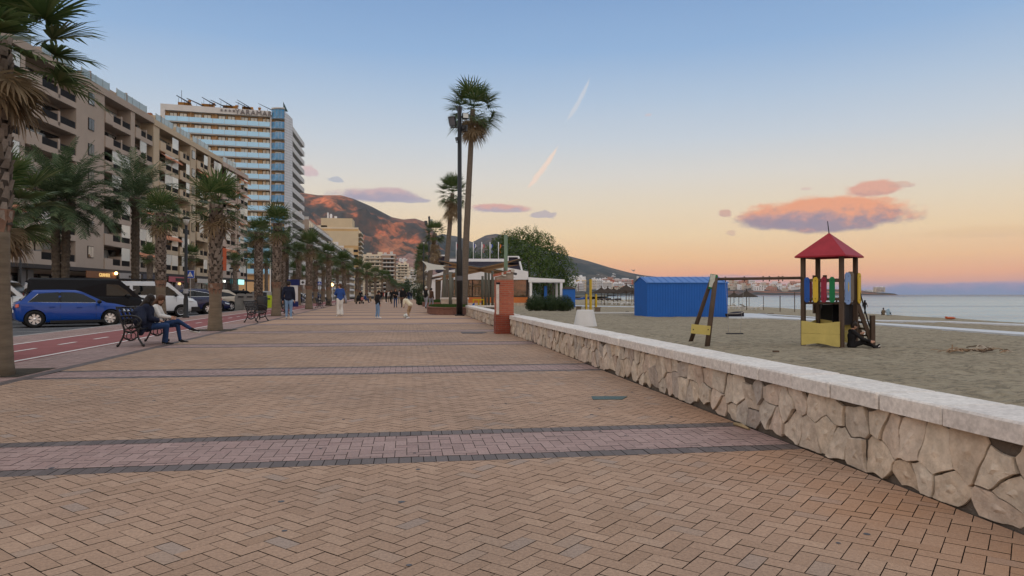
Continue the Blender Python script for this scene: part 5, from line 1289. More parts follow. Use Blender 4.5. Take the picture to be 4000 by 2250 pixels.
# ================================================ STREET FURNITURE
m_iron=M('black_cast_iron',(.014,.014,.016),.45,.4,.1,spec=.6); m_wood=M('weathered_wood',(.17,.13,.095),.9,0,.3,4,.4,30,stretch=(1,1,.2))
def arc_pts(pts,n=5):
    pts=[Vector(p) for p in pts]; out=[]
    for i in range(len(pts)-1):
        p0=pts[max(0,i-1)];p1=pts[i];p2=pts[i+1];p3=pts[min(len(pts)-1,i+2)]
        for k in range(n):
            t=k/n; out.append(.5*((2*p1)+(p2-p0)*t+(2*p0-5*p1+4*p2-p3)*t*t+(3*p1-p0-3*p2+p3)*t**3))
    out.append(pts[-1]); return out
def bench(label,loc,rz):
    # faces +x, length along y
    e=empty('iron_bench',label,'bench',loc,rz,'black iron benches on the tree border'); e.scale=(.74,1.05,1.0)
    L=1.75
    for y in (-L/2,L/2):
        mb=MB()
        mb.tube(arc_pts([(-.34,y,.02),(-.30,y,.08),(-.20,y,.24),(-.18,y,.38),(-.25,y,.55),(-.34,y,.76),(-.40,y,.88)]),[.026]*31,7)
        mb.tube(arc_pts([(.34,y,.02),(.30,y,.08),(.20,y,.22),(.22,y,.36),(.28,y,.42)]),[.026]*21,7)
        mb.tube(arc_pts([(-.19,y,.36),(0,y,.32),(.24,y,.40)]),.022,6)
        mb.tube(arc_pts([(-.22,y,.22),(0,y,.14),(.21,y,.22)]),.018,6)
        mb.tube(arc_pts([(-.30,y,.66),(-.10,y,.68),(.15,y,.66),(.28,y,.58),(.26,y,.50),(.20,y,.46)]),.024,7)
        for (cx,cz,r_) in ((-.06,.52,.10),(.12,.52,.085),(-.05,.24,.07),(.07,.24,.07),(-.16,.56,.06),(.0,.41,.05),(.22,.48,.05)):
            mb.tube([(cx+r_*math.cos(a),y,cz+r_*math.sin(a)) for a in [2*PI*k/12 for k in range(13)]],.012,5)
        for x in (-.36,.36): mb.sph((x,y,.03),.035,8,5)
        mb.build('end_frame',m_iron,e,True)
    mb=MB()
    for i in range(6): x=-.15+i*.075; mb.box((x,0,.42-.012*abs(i-2.5)),(.055,L,.025))
    mb.build('seat',m_iron,e)
    mb=MB()
    def bx(z): return -.25-(z-.55)*.42
    for z in (.50,.86): mb.tube([(bx(z),-L/2,z),(bx(z)-.0,L/2,z)],.02,6)
    for i in range(7):
        cy=-L/2+.125+i*.25
        for (rr,zz) in ((.12,.68),(.07,.68)): mb.tube([(bx(zz+rr*1.4*math.sin(a)),cy+rr*math.cos(a),zz+rr*1.4*math.sin(a)) for a in [2*PI*k/14 for k in range(15)]],.012,5)
        mb.tube([(bx(.5),cy+.125,.5),(bx(.86),cy+.125,.86)],.012,5)
    mb.build('backrest',m_iron,e,True)
    return e
BG=R(2)
bench('black iron bench with the seated pair on it',(-6.02,17.42,0),BG)
b0=bench('empty black iron bench left of the litter bin',(-6.25,30.85,0),BG+R(-4))
for p,l in (((-6.95,42.6,0),'empty iron bench right of the standing man in the dark jacket'),((-7.35,61.5,0),'empty iron bench beside the fourth palm, left of the woman in the blue sweater'),((-7.8,73,0),'iron bench behind the woman in the blue sweater'),((-8.3,88,0),'iron bench just left of the pushchair'),((-8.7,100,0),'far iron bench with people sitting on it')):
    dup(b0,p,BG,l)
def lamp(label,loc,h,r=.07,cat='street lamp',head=True,sticker=False,group='black lamp posts'):
    e=empty('street_lamp',label,cat,loc,0,group); mb=MB()
    mb.lathe([(r*1.9,0),(r*1.9,.06),(r*1.35,.10),(r*1.3,.9),(r*1.05,1.0),(r,1.1),(r*.75,h)],n=14); mb.build('pole',m_iron,e,True)
    if sticker: mb=MB(); mb.lathe([(r*1.36,1.2),(r*1.36,1.42)],n=14); mb.build('sticker',M('worn_sticker',(.35,.36,.38),.7,0,.3,20),e)
    if head:
        mb=MB(); mb.lathe([(.05,h-.1),(.16,h-.02),(.20,h+.02),(.06,h+.10)],n=14); mb.build('lamp_cap',m_iron,e,True)
        mb=MB(); mb.lathe([(.07,h-.34),(.13,h-.20),(.15,h-.04)],n=14); mb.build('lamp_globe',M('lamp_glass',(.5,.5,.47),.2,0,.05),e,True)
    return e
lamp('thick black lamp post in front of the white van, left of the crossing sign',(-10.80,36.75,0),4.9,.085,sticker=True)
lamp('black lamp post right of the first row palm by the standing man',at(1062,65.9),6.0,.075)
lamp('slim black lamp post across the road in front of the striped awning block',at(962,82),5.2,.07)
lamp('thin black lamp post seen between the palms left of the twin trunk palms',at(79,44),5.5,.06)
lamp('far black lamp post left of the woman in the blue sweater',at(1337,112),5.5,.07)
lamp('black lamp post beside the yellow lit cafe lamp',at(903,62),3.4,.045)
# floodlight masts
def flood(e,c,w_,h_,yaw,pit,face):
    mb=MB(); mb.box((0,0,0),(w_,.16,h_)); mb.box((0,.12,0),(w_*.5,.12,h_*.5)); o=mb.build('floodlight',m_iron,e,loc=c); o.scale=(.82,.82,.82); o.rotation_euler=(pit,0,yaw)
    mb=MB(); mb.box((0,-.085,0),(w_*.88,.01,h_*.86)); mb.build('lens',face,o)
    return o
m_fl=M('flood_glass',(.50,.52,.50),.15,.1,.08,3); m_fl2=M('flood_glass_dark',(.16,.19,.22),.1,.3,.2,3)
def mast(label,loc,h,s=1.0):
    e=empty('floodlight_mast',label,'floodlight mast',loc,0,'floodlight masts'); mb=MB(); fk=.82
    mb.box((0,0,.03),(.5,.5,.06)); mb.lathe([(.17,0.06),(.165,3.5),(.12,3.6),(.11,h)],n=16); mb.build('pole',m_iron,e,True)
    mb=MB(); mb.beam((-.5,0,h-1.15),(.35,0,h-1.15),.07); mb.beam((-.1,0,h-.55),(.4,0,h-.55),.06); mb.beam((-.2,0,h-1.95),(.05,0,h-1.95),.05); mb.build('crossarm',m_iron,e)
    flood(e,(-.40,-.12,h-.85),.46,.62,R(-25),R(28),m_fl2); flood(e,(.30,-.12,h-.55),.40,.38,R(12),R(-12),m_fl); flood(e,(.26,0,h-1.18),.38,.42,R(150),R(10),m_fl2); flood(e,(-.14,-.1,h-1.8),.2,.24,R(-60),R(15),m_fl2); flood(e,(.02,.2,h-.15),.3,.42,R(120),R(5),m_fl2)
    mb=MB(); mb.box((0,0,1.75),(.22,.2,.30)) if False else mb.lathe([(.172,1.9),(.172,2.15)],n=16); mb.build('number_band',M('band_grey',(.09,.09,.1),.6),e)
    return e
mast('tall black floodlight mast standing at the corner of the stone wall',(2.81,38.1,0),11.35)
mast('distant black floodlight mast beside the bearded palms',at(1676,92),zat(845,92))
lamp('thin distant lamp post just left of the distant floodlight mast',at(1655,105),zat(945,105),.09)
# brick pillar
m_pb=bpy.data.materials.new('pillar_brick'); m_pb.use_nodes=True; t=NT(m_pb.node_tree); b=t.n['Principled BSDF']
br=t.new('ShaderNodeTexBrick'); br.inputs['Scale'].default_value=1; br.inputs['Color1'].default_value=(.40,.105,.055,1); br.inputs['Color2'].default_value=(.31,.075,.045,1); br.inputs['Mortar'].default_value=(.30,.17,.12,1)
br.inputs['Brick Width'].default_value=.235; br.inputs['Row Height'].default_value=.06; br.inputs['Mortar Size'].default_value=.007; br.inputs['Bias'].default_value=0
tc=t.new('ShaderNodeTexCoord').outputs['Object']; sp=t.new('ShaderNodeSeparateXYZ'); t.l.new(tc,sp.inputs[0]); t.l.new(t.comb(t.m('ADD',sp.outputs[0],sp.outputs[1]),sp.outputs[2],0),br.inputs['Vector'])
n_=t.noise(tc,6,5,.7); c=t.mix(t.ss(sp.outputs[2],.62,.50),br.outputs[0],t.mix(1.0,br.outputs[0],(.62,.45,.42,1),'MULTIPLY')); c=t.mix(t.m('MULTIPLY',t.ss(n_,.60,.72),.35),c,(.45,.36,.30,1))
t.l.new(c,b.inputs['Base Color']); b.inputs['Roughness'].default_value=.85
bn=t.new('ShaderNodeBump'); bn.inputs['Strength'].default_value=.6; bn.inputs['Distance'].default_value=.01; t.put(bn.inputs['Height'],t.m('SUBTRACT',n_,br.outputs['Fac'])); t.l.new(bn.outputs[0],b.inputs['Normal'])
e=empty('brick_pillar','red brick pillar with a sloping chipped cap between the two runs of stone wall','pillar',(2.83,20.58,0))
mb=MB(); mb.bb(-.27,.27,-.25,.25,0,.58); mb.bb(-.255,.255,-.235,.235,.58,1.58); mb.build('brick_shaft',m_pb,e)
mb=MB(); mb.prism([(-.25,1.58),(.25,1.58),(.25,1.80),(-.25,1.66)],'y',-.225,.225); mb.build('rendered_cap',M('old_render',(.30,.25,.21),.95,0,.3,7,.5,30),e)
mb=MB(); mb.prism([(-.30,1.665),(.16,1.785),(.16,1.86),(-.30,1.75)],'y',-.265,.245); mb.prism([(.165,1.78),(.27,1.80),(.27,1.88),(.165,1.87)],'y',-.25,.24); mb.build('brick_coping',[m_pb],e)
mb=MB(); 
for q in ((-.08,-.27,1.745,.05,.012,.09),(.10,-.27,1.79,.12,.012,.05),(.22,-.262,1.84,.10,.03,.09),(-.02,-.27,1.70,.09,.012,.04)): mb.box(q[:3],q[3:])
mb.build('mortar_remains',M('mortar_pale',(.50,.46,.41),.9,0,.2,9),e)
mb=MB(); mb.bb(-.262,-.18,-.275,-.25,.57,1.06); mb.bb(-.262,-.18,-.262,-.236,1.06,1.44); mb.build('white_cable_box',M('aged_white_box',(.55,.51,.47),.8,0,.25,6),e)
mb=MB(); mb.bb(-.262,-.15,-.25,-.236,1.44,1.50); mb.build('dark_gap',m_dark,e)
# covers and small things on the paving
def flat(name,label,cat,px0,px1,py0,py1,mat,z=.004):
    a,b_,c_,d_=G(px0,py1),G(px1,py1),G(px1+20,py0),G(px0-6,py0); o=Vector((a.x,a.y,0)); mb=MB()
    P_=[a-o,b_-o,c_-o,d_-o]; mb.add([(*p.xy,.0) for p in P_]+[(*p.xy,z) for p in P_],[(0,1,2,3),(4,5,6,7),(0,1,5,4),(1,2,6,5),(2,3,7,6),(3,0,4,7)]); ob=mb.build(name,mat,None,loc=(o.x,o.y,.0005)); return tag(ob,label,cat)
flat('access_cover','greenish metal access cover set in the tan paving near the wall','cover',2316,2430,1549,1561,M('green_cover',(.055,.10,.10),.5,.3,.2,12,.5,90),.006)
flat('access_cover','narrow dark access cover in the paving left of the brick pillar','cover',1805,1885,1298,1303,M('dark_cover',(.06,.055,.06),.6,.2,.2,12),.006)
mb=MB(); a=G(2868,1660); b_=G(2925,1680); o=a.copy(); mb.tube([(0,0,.012),((b_-a)*.5+Vector((0.0,0,.02))),(b_-a)+Vector((0,0,.012))],[.014,.018,.009],7,jit=.2); tag(mb.build('stick','',None,loc=a) if False else mb.build('stick',M('dry_stick',(.28,.21,.12),.9,0,.3,20),None,loc=a),'dry yellowish stick lying at the foot of the stone wall','stick')
# chewing gum stains and small litter on the bricks
rnd=random.Random(4); mb=MB()
for _ in range(90):
    y=rnd.uniform(2.4,16); x=rnd.uniform(-4.5,2.7); r_=rnd.uniform(.010,.022); mb.lathe([(r_,.0018),(r_*.7,.0034)],(x,y,0),8)
struct('gum_spots',mb,M('old_gum',(.10,.10,.11),.9,0,.3,30),fix=False)
# signs
def sign_post(label,px,d,py0,py1,w_,face,cat='road sign',base=0.0,name='crossing_sign'):
    zc=zat((py0+py1)/2,d); hh_=abs(zat(py0,d)-zat(py1,d)); e=empty(name,label,cat,at(px,d,base),-YAW*.6)
    mb=MB(); mb.tube([(0,.03,0),(0,.03,zc+hh_/2)],.03,8); mb.build('post',M('galvanised',(.30,.31,.32),.4,.7,.1),e)
    mb=MB(); mb.box((0,0,zc),(w_,.02,hh_)); mb.build('sign_plate',M('sign_white',(.66,.68,.70),.5,0,0),e)
    face(e,zc,w_,hh_); return e
def ped(e,zc,w_,hh_):
    mb=MB(); mb.box((0,-.013,zc),(w_*.93,.006,hh_*.93)); mb.build('blue_field',M('sign_blue',(.012,.07,.42),.4,0,0),e)
    mb=MB(); mb.prism([(-w_*.36,zc-hh_*.30),(w_*.36,zc-hh_*.30),(0,zc+hh_*.36)],'y',-.022,-.018); mb.build('white_triangle',M('sign_white2',(.7,.72,.74),.5,0,0),e)
    mb=MB(); k=hh_
    mb.tube([(0,-.026,zc+k*.20),(0,-.026,zc+k*.201)],[k*.03]*2,8) if False else mb.sph((0,-.026,zc+k*.15),k*.035,8,6,(1,.2,1))
    for a,b_,r_ in (((0,zc+.10*k),(0,zc-.06*k),.03),((0,zc+.08*k),(-.10*k,zc),.014),((0,zc+.08*k),(.09*k,zc+.01*k),.014),((0,zc-.06*k),(-.08*k,zc-.24*k),.018),((0,zc-.06*k),(.09*k,zc-.24*k),.018)):
        mb.beam((a[0],-.026,a[1]),(b_[0],-.026,b_[1]),r_*2*k,.006)
    for q in range(5): mb.box((-.2*k+q*.1*k,-.026,zc-.26*k),(.05*k,.006,.04*k))
    mb.build('walking_figure',m_blk,e)
sign_post('blue square pedestrian crossing sign right of the thick lamp post',743,44,1056,1087,.5,ped)
sign_post('small far pedestrian crossing sign near the woman in the blue sweater',1248,90,1100,1114,.52,ped)
def cross(e,zc,w_,hh_):
    mb=MB(); mb.box((0,-.02,zc),(w_*.55,.01,hh_*.18)); mb.box((0,-.02,zc),(w_*.18,.009,hh_*.55)); mb.build('black_cross',m_blk,e)
sign_post('white panel with a black cross behind the third palm',1183,70,1093,1113,.52,cross,'sign',name='cross_sign')
mb=MB()
e=empty('information_column','blue and white information column left of the cross sign','sign',at(1146,66),0); mb.bb(-.55,.55,-.1,.1,2.0,2.55); mb.bb(-.45,.45,-.1,.1,0,.5); mb.build('blue_panel',M('sign_navy',(.02,.03,.14),.5,0,0),e); mb=MB(); mb.bb(-.4,.4,-.08,.08,.5,2.0); mb.build('white_panel',m_white,e)
# bins
p=G(1036,1216); e=empty('litter_bin','black round litter bin beside the empty iron bench','bin',(-6.55,33.5,0)); mb=MB(); mb.lathe([(.20,.42),(.235,.50),(.245,1.02),(.23,1.04)],n=18); mb.build('basket',m_iron,e,True); mb=MB(); mb.tube([(-.1,.0,0),(-.1,.0,.5)],.03,8); mb.box((0,0,1.07),(.42,.30,.04)); mb.build('stand',m_iron,e)
m_gc=M('grey_container',(.20,.20,.19),.7,0,.2,3)
for px,l in ((941,'grey round topped waste container, left one of the pair behind the iron bench'),(976,'grey round topped waste container, right one of the pair behind the iron bench')):
    e=empty('waste_container',l,'container',at(px,52,-.11),R(10),'grey waste containers'); mb=MB(); mb.prism([(-.38,0),(.38,0),(.42,1.0),(.36,1.22),(.2,1.32),(-.2,1.32),(-.36,1.22),(-.42,1.0)],'y',-.35,.35); mb.build('body',m_gc,e); mb=MB(); mb.box((0,-.36,1.08),(.4,.03,.10)); mb.build('opening',m_blk,e)
e=empty('recycling_bin','lime yellow green recycling bin left of the tall palm by the standing man','container',at(1052,58,-.0),0); mb=MB(); mb.prism([(-.20,.05),(.20,.05),(.20,.95),(.17,1.08),(-.17,1.08),(-.20,.95)],'y',-.17,.17); mb.build('body',M('lime_plastic',(.42,.55,.03),.5,0,.1),e); mb=MB(); mb.bb(-.17,.17,-.15,.15,1.08,1.35); mb.build('lid',M('pale_lid',(.35,.36,.33),.6),e); mb=MB(); mb.box((.0,-.18,.78),(.2,.02,.12)); mb.build('opening',m_blk,e)
# planter with grass at the foot of the mast
m_pl=M('planter_brick',(.20,.10,.075),.9,0,.35,9,.6,25,stretch=(1,1,5)); m_gr=leafmat('planter_grass',[(0,(.02,.045,.012)),(1,(.06,.11,.03))],.7,.2)
e=empty('planter','low curved brick planter with grass behind the floodlight mast','planter',(2.5,43.6,0)); pts=[]
for k in range(24):
    a=2*PI*k/24; s_=3.6; pts.append((1.25*abs(math.cos(a))**.6*math.copysign(1,math.cos(a)),4.2*abs(math.sin(a))**.6*math.copysign(1,math.sin(a))))
mb=MB(); mb.prism(pts,'z',0,.36); mb.prism([(x*1.03,y*1.01) for x,y in pts],'z',.36,.42); mb.build('brick_rim',m_pl,e)
mb=MB(); rnd=random.Random(2)
for _ in range(5000):
    a=rnd.uniform(0,6.28); q=rnd.random()**.5*.93; x=1.25*q*math.cos(a); y=4.2*q*math.sin(a); h=rnd.uniform(.05,.14); dx=rnd.uniform(-.05,.05); mb.add([(x-.012,y,.42),(x+.012,y,.42),(x+dx,y+rnd.uniform(-.04,.04),.42+h)],[(0,1,2)])
mb.build('grass',m_gr,e,fix=False)['kind']='stuff'
e2=empty('planter','second low brick planter farther along the right edge of the promenade','planter',(2.6,69,0)); mb=MB(); mb.prism([(x*.9,y*.8) for x,y in pts],'z',0,.40); mb.build('brick_rim',m_pl,e2); mb=MB()
for _ in range(1500):
    a=rnd.uniform(0,6.28); q=rnd.random()**.5*.9; x=1.1*q*math.cos(a); y=3.3*q*math.sin(a); mb.add([(x-.03,y,.40),(x+.03,y,.40),(x,y,.40+rnd.uniform(.1,.3))],[(0,1,2)])
mb.build('grass',m_gr,e2,fix=False)['kind']='stuff'
# ---------------- restaurant
D=96; U=D/F
def RX(px): return (px-1683)*U
def RZz(py): return (1150-py)*U+H
er=empty('restaurant','low white beach restaurant with a dark tiled roof, big reflecting windows and flags','building',at(1683,D,0),-YAW*.75)
mb=MB(); mb.bb(0,RX(2064),.3,9,-.5,RZz(1092)); mb.build('wall',M('restaurant_inside',(.10,.075,.055),.8,0,.1),er)
mb=MB(); mb.prism([(0,RZz(1092)),(RX(2064),RZz(1092)),(RX(2064),RZz(1060)),(RX(1985),RZz(1045)),(RX(1780),RZz(1052)),(RX(1740),RZz(1058)),(0,RZz(1078))],'y',0,9.2); mb.build('fascia',m_white,er)
mb=MB(); mb.add([(RX(1700),.6,RZz(1062)),(RX(2036),.6,RZz(1052)),(RX(2025),3.6,RZz(1003)),(RX(1705),3.6,RZz(1003)),(RX(1700),9,RZz(1062)),(RX(2036),9,RZz(1052)),(RX(2025),6,RZz(1003)),(RX(1705),6,RZz(1003))],[(0,1,2,3),(3,2,6,7),(4,5,6,7),(0,3,7,4),(1,2,6,5)]); mb.build('tiled_roof',M('dark_roof_tile',(.035,.03,.045),.8,0,.3,2,.6,20,stretch=(6,1,1)),er)
mb=MB(); mb.bb(RX(1745),RX(1970),1.6,1.75,RZz(1019),RZz(1008)); mb.bb(RX(1691),RX(1738),1.2,1.35,RZz(998.5),RZz(993)); mb.bb(RX(1691),RX(1697),1.2,1.35,RZz(1020),RZz(998)); mb.bb(RX(1984),RX(2029),1.2,1.35,RZz(1002),RZz(997.5)); mb.bb(RX(1984),RX(1988),1.2,1.35,RZz(1020),RZz(1002)); mb.beam((RX(2027),1.2,RZz(1000)),(RX(2040),.5,RZz(1056)),.18); mb.build('white_roof_trim',m_white,er)
mb=MB(); mb.bb(RX(1697),RX(1738),1.5,4,RZz(1025),RZz(998.5)); mb.bb(RX(1988),RX(2028),1.5,4,RZz(1025),RZz(1002)); mb.build('roof_turret',MC['dark_roof_tile'],er)
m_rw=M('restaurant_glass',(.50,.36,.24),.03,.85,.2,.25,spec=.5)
edges=[1735,1768,1812,1846,1880,1916,1945,2000,2058]
for a,b_ in zip(edges,edges[1:]):
    mb=MB(); mb.cur=0; mb.bb(RX(a)+.05,RX(b_)-.05,.12,.16,RZz(1159),RZz(1094)); mb.cur=1
    for q in (a,b_): mb.bb(RX(q)-.06,RX(q)+.06,.08,.3,RZz(1159),RZz(1092))
    mb.bb(RX(a),RX(b_),.08,.3,RZz(1161),RZz(1158)); mb.build('window',[m_rw,m_dframe],er)
mb=MB(); mb.bb(RX(1735),RX(2062),.05,.3,RZz(1183),RZz(1161)); mb.build('orange_dado',M('orange_panel_paint',(.52,.17,.05),.8,0,.12,1),er)
mb=MB(); mb.bb(RX(1735),RX(2066),.0,.3,-.5,RZz(1183)); mb.build('stone_plinth',M('plinth_stone',(.44,.38,.30),.9,0,.3,2,.6,6),er)
mb=MB(); mb.bb(0,RX(1700),.1,.4,-.4,RZz(1092)); mb.bb(RX(1722),RX(1735),.1,.4,-.4,RZz(1092)); mb.build('white_pier',m_white,er)
mb=MB(); mb.bb(RX(1700),RX(1722),.35,.45,0,RZz(1098)); mb.build('entrance',m_dark,er)
mlt=M('faded_letters',(.25,.30,.27),.8,0,0)
text('OS',.62,mlt,er,(RX(1925),-.03,RZz(1072)),(R(90),0,0),.02)
mb=MB(); mb.bb(RX(2064),RX(2205),-.8,6,RZz(1103),RZz(1093)); mb.prism([(RX(2064),RZz(1093)),(RX(2205),RZz(1093)),(RX(2205),RZz(1092)),(RX(2064),RZz(1083))],'y',-.7,6)
for px in (2073,2192): mb.bb(RX(px)-.17,RX(px)+.17,-.75,-.4,-.4,RZz(1103)); mb.bb(RX(px)-.17,RX(px)+.17,5.4,5.8,-.4,RZz(1103))
mb.build('white_canopy',m_white,er)
mb=MB()
for px in (2142,2168): mb.bb(RX(px)-.12,RX(px)+.12,2,2.3,-.4,RZz(1103))
mb.build('grey_post',M('timber_grey',(.15,.145,.12),.9,0,.25,5,.4,20,stretch=(1,1,.2)),er)
flags=[(1780,[(.45,.04,.03),(.55,.38,.05)]),(1813,None),(1848,[(.05,.08,.30),(.5,.5,.52)]),(1881,[(.55,.55,.55),(.40,.03,.05)]),(1914,[(.55,.57,.60),(.05,.10,.40)]),(1948,[(.03,.03,.03),(.55,.38,.05),(.45,.03,.03)])]
fl=('red and yellow flag hanging on the leftmost roof flagpole of the restaurant','bare white flagpole behind the floodlight mast on the restaurant roof','blue and white flag on the third flagpole of the restaurant roof','white and red flag on the fourth flagpole of the restaurant roof','white and blue flag on the fifth flagpole of the restaurant roof','black yellow and red flag on the rightmost restaurant flagpole')
rm=er.rotation_euler.z
for (px,cs_),l in zip(flags,fl):
    pz=RZz(1009); lp=Vector((RX(px),1.68,0)); lp.rotate(Matrix.Rotation(rm,3,'Z')); p=at(1683,D,0)+lp
    e=empty('flagpole',l,'flag',(p.x,p.y,pz),0,'flagpoles on the restaurant roof'); hh_=RZz(943)-pz
    mb=MB(); mb.tube([(0,0,0),(0,0,hh_)],.055,8); mb.sph((0,0,hh_),.08,8,6); mb.build('pole',m_white,e,True)
    if cs_:
        n_=len(cs_); 
        for i,c_ in enumerate(cs_):
            mb=MB(); vs=[]
            for k in range(7):
                zz=hh_*.92-k*.20
                for q in range(2):
                    u_=(i+q)/n_*.34*(.55+.45*math.sin(k*.9+1)); vs.append((.06+u_+.02*k,.10*math.sin(k*1.1+u_*8),zz-.25*u_))
            mb.add(vs,[(2*k,2*k+1,2*k+3,2*k+2) for k in range(6)]); mb.build('flag_stripe',M('flag_%d_%d'%(px,i),c_,.9,0,.05),e,fix=False)
# ---------------- shade sails on timber posts
m_tim=M('grey_timber_pole',(.12,.12,.10),.9,0,.25,4,.4,20,stretch=(1,1,.2)); m_sw=leafmat('white_sail',[(0,(.68,.65,.56)),(1,(.74,.71,.62))],.8,.55); m_sb=leafmat('brown_sail',[(0,(.30,.17,.09)),(1,(.36,.21,.11))],.8,.4); m_db=M('dark_beam',(.06,.058,.058),.6,0,.1)
es=empty('shade_sail_pergola','timber pergola with crossing beams and brown and white shade sails in front of the restaurant','pergola',at(1860,52,0),0)
o=es.location.copy()
A0=at(1717,47,zat(1021,47))-o; A1=at(2016,56,zat(1070,56))-o; B0_=at(1688,58,zat(1087,58))-o; B1_=at(2036,47,zat(1014,47))-o
for a,b_ in ((A0,A1),(B0_,B1_)): mb=MB(); mb.tube([a,b_],[.10,.10],8); mb.build('beam',m_db,es,True)
def hypar(a,b_,c_,d_,sag=.25,n=8):
    mb=MB()
    for i in range(n+1):
        for j in range(n+1):
            u,v=i/n,j/n; uu=.5+(u-.5)*(1-.28*math.sin(PI*v)); vv=.5+(v-.5)*(1-.28*math.sin(PI*u))
            p=(a*(1-uu)+b_*uu)*(1-vv)+(d_*(1-uu)+c_*uu)*vv; mb.v.append(tuple(p))
    for i in range(n):
        for j in range(n): q=i*(n+1)+j; mb.f.append((q,q+1,q+n+2,q+n+1)); mb.mi.append(0)
    return mb
dp=at(2000,53,0)-at(2000,52,0)
for a,b_ in ((A0,A1),(B0_,B1_)):
    z_=Vector((0,0,.04)); w_=Vector((0,0,-.34)); hypar(a+z_-dp*.9+w_*0,b_+z_-dp*.9,b_+z_+dp*.9+w_,a+z_+dp*.9+w_,n=10).build('brown_sail',m_sb,es,True,fix=False)
L0=at(1647,44,zat(1018,44))-o; L1=at(1743,50,zat(1038,50))-o; L2=at(1743,54,zat(1053,54))-o; L3=at(1657,50,zat(1061,50))-o
hypar(L0,L1,L2,L3).build('white_sail',m_sw,es,True,fix=False)
R0=at(1890,58,zat(1051,58))-o; R1=at(1969,50,zat(1036,50))-o; R2=at(1975,54,zat(1062,54))-o; R3=at(1905,60,zat(1058,60))-o
hypar(R0,R1,R2,R3).build('white_sail',m_sw,es,True,fix=False)
for px,d,pt in ((1759,45.5,1063),(1767,57,1063),(1783,50,1045),(1746,60,1068),(1885,58,1078),(1897,53,1056),(1909,56,1060),(1924,52,1058),(1736,54,1070)):
    mb=MB(); p=at(px,d,0)-o; mb.tube([(p.x,p.y,.0),(p.x,p.y,zat(pt,d))],.10,9); mb.build('post',m_tim,es,True)
e=empty('timber_post','pale green timber post rising directly behind the brick pillar','post',at(1976,33,-.4),0); mb=MB(); hh_=zat(917,33)+.4; mb.tube([(0,0,0),(0,0,hh_)],[.095,.085],10); mb.build('post_shaft',M('green_grey_timber',(.15,.21,.15),.9,0,.25,5,.4,20,stretch=(1,1,.2)),e,True); mb=MB(); mb.box((-.08,-.05,hh_*.62),(.08,.1,.18)); mb.build('bracket',m_tim,e)
# stone blocks, toys, speakers
m_blockst=M('pale_stone_block',(.46,.40,.33),.9,0,.25,3,.5,12)
for px,w_,l in ((1740,.62,'rubble stone pier with a pale cap behind the grass planter'),(1797,1.1,'white stone bench block partly hidden by the floodlight mast')):
    e=empty('stone_block',l,'stone block',at(px,50,0),0); mb=MB(); mb.bb(-w_/2,w_/2,-.3,.3,0,.80); mb.build('pier',m_blockst,e); mb=MB(); mb.bb(-w_/2-.05,w_/2+.05,-.35,.35,.80,.93); mb.build('cap',m_cope,e)
def playhouse():
    e=empty('toy_playhouse','small yellow plastic playhouse frame beyond the wall corner','playhouse',at(1870,57,-.15),R(-8)); y_=M('toy_yellow',(.62,.42,.02),.45,0,.05)
    mb=MB()
    for x in (-.42,0,.42):
        for y in (-.3,.3): mb.bb(x-.05,x+.05,y-.05,y+.05,0,.82)
    mb.bb(-.47,.47,-.35,.35,.82,.92); mb.bb(-.47,.0,-.35,-.28,.0,.40); mb.bb(-.47,.47,.28,.34,0,.45); mb.build('frame',y_,e); return e
playhouse()
e=empty('toy_slide','small blue plastic slide beside the yellow playhouse','slide',at(1835,56,-.15),R(-8)); mb=MB(); mb.prism([(-.42,0),(-.38,.15),(0,.18),(.3,.62),(.38,.62),(.38,0)],'y',-.22,.22); mb.build('slide_chute',M('toy_blue',(.02,.14,.50),.4,0,.05),e)
for px,l in ((1725,'slim white upright board left of the stone pier'),(1740,'slim white upright board leaning behind the stone pier')):
    e=empty('upright_board',l,'board',at(px,66,0),0); mb=MB(); mb.prism([(-.10,0),(.10,0),(.13,1.5),(.05,1.62),(-.08,1.55)],'y',-.02,.02); mb.build('board',m_white,e)
# white awnings and kiosk far right edge of promenade
for i,(px,d,l) in enumerate(((1655,150,'low white awning past the walking men'),(1640,190,'farther white parasol at the right side of the promenade'))):
    e=empty('awning',l,'awning',at(px,d,0),0); mb=MB(); mb.add([(-2.6,-2,2.7),(2.6,-2,2.7),(2.6,2,2.9),(-2.6,2,2.9),(0,0,3.9)],[(0,1,4),(1,2,4),(2,3,4),(3,0,4)]); mb.build('canopy',m_sw,e,fix=False); mb=MB()
    for x in (-2.4,2.4): mb.tube([(x,-1.8,0),(x,-1.8,2.8)],.06,6)
    mb.build('pole',m_white,e)
e=empty('cafe_lamp','glowing orange lamp of the cafe behind the palms left of the woman in blue','lamp',at(1297,125,2.9),0); mb=MB(); mb.sph((0,0,0),.28,10,8); mb.build('bulb',m_warm,e); mb=MB(); mb.box((1.6,.2,.15),(3.0,1.2,.12)); mb.tube([(.1,0,-3),(.1,0,.2)],.05,6); mb.build('canopy',m_white,e)
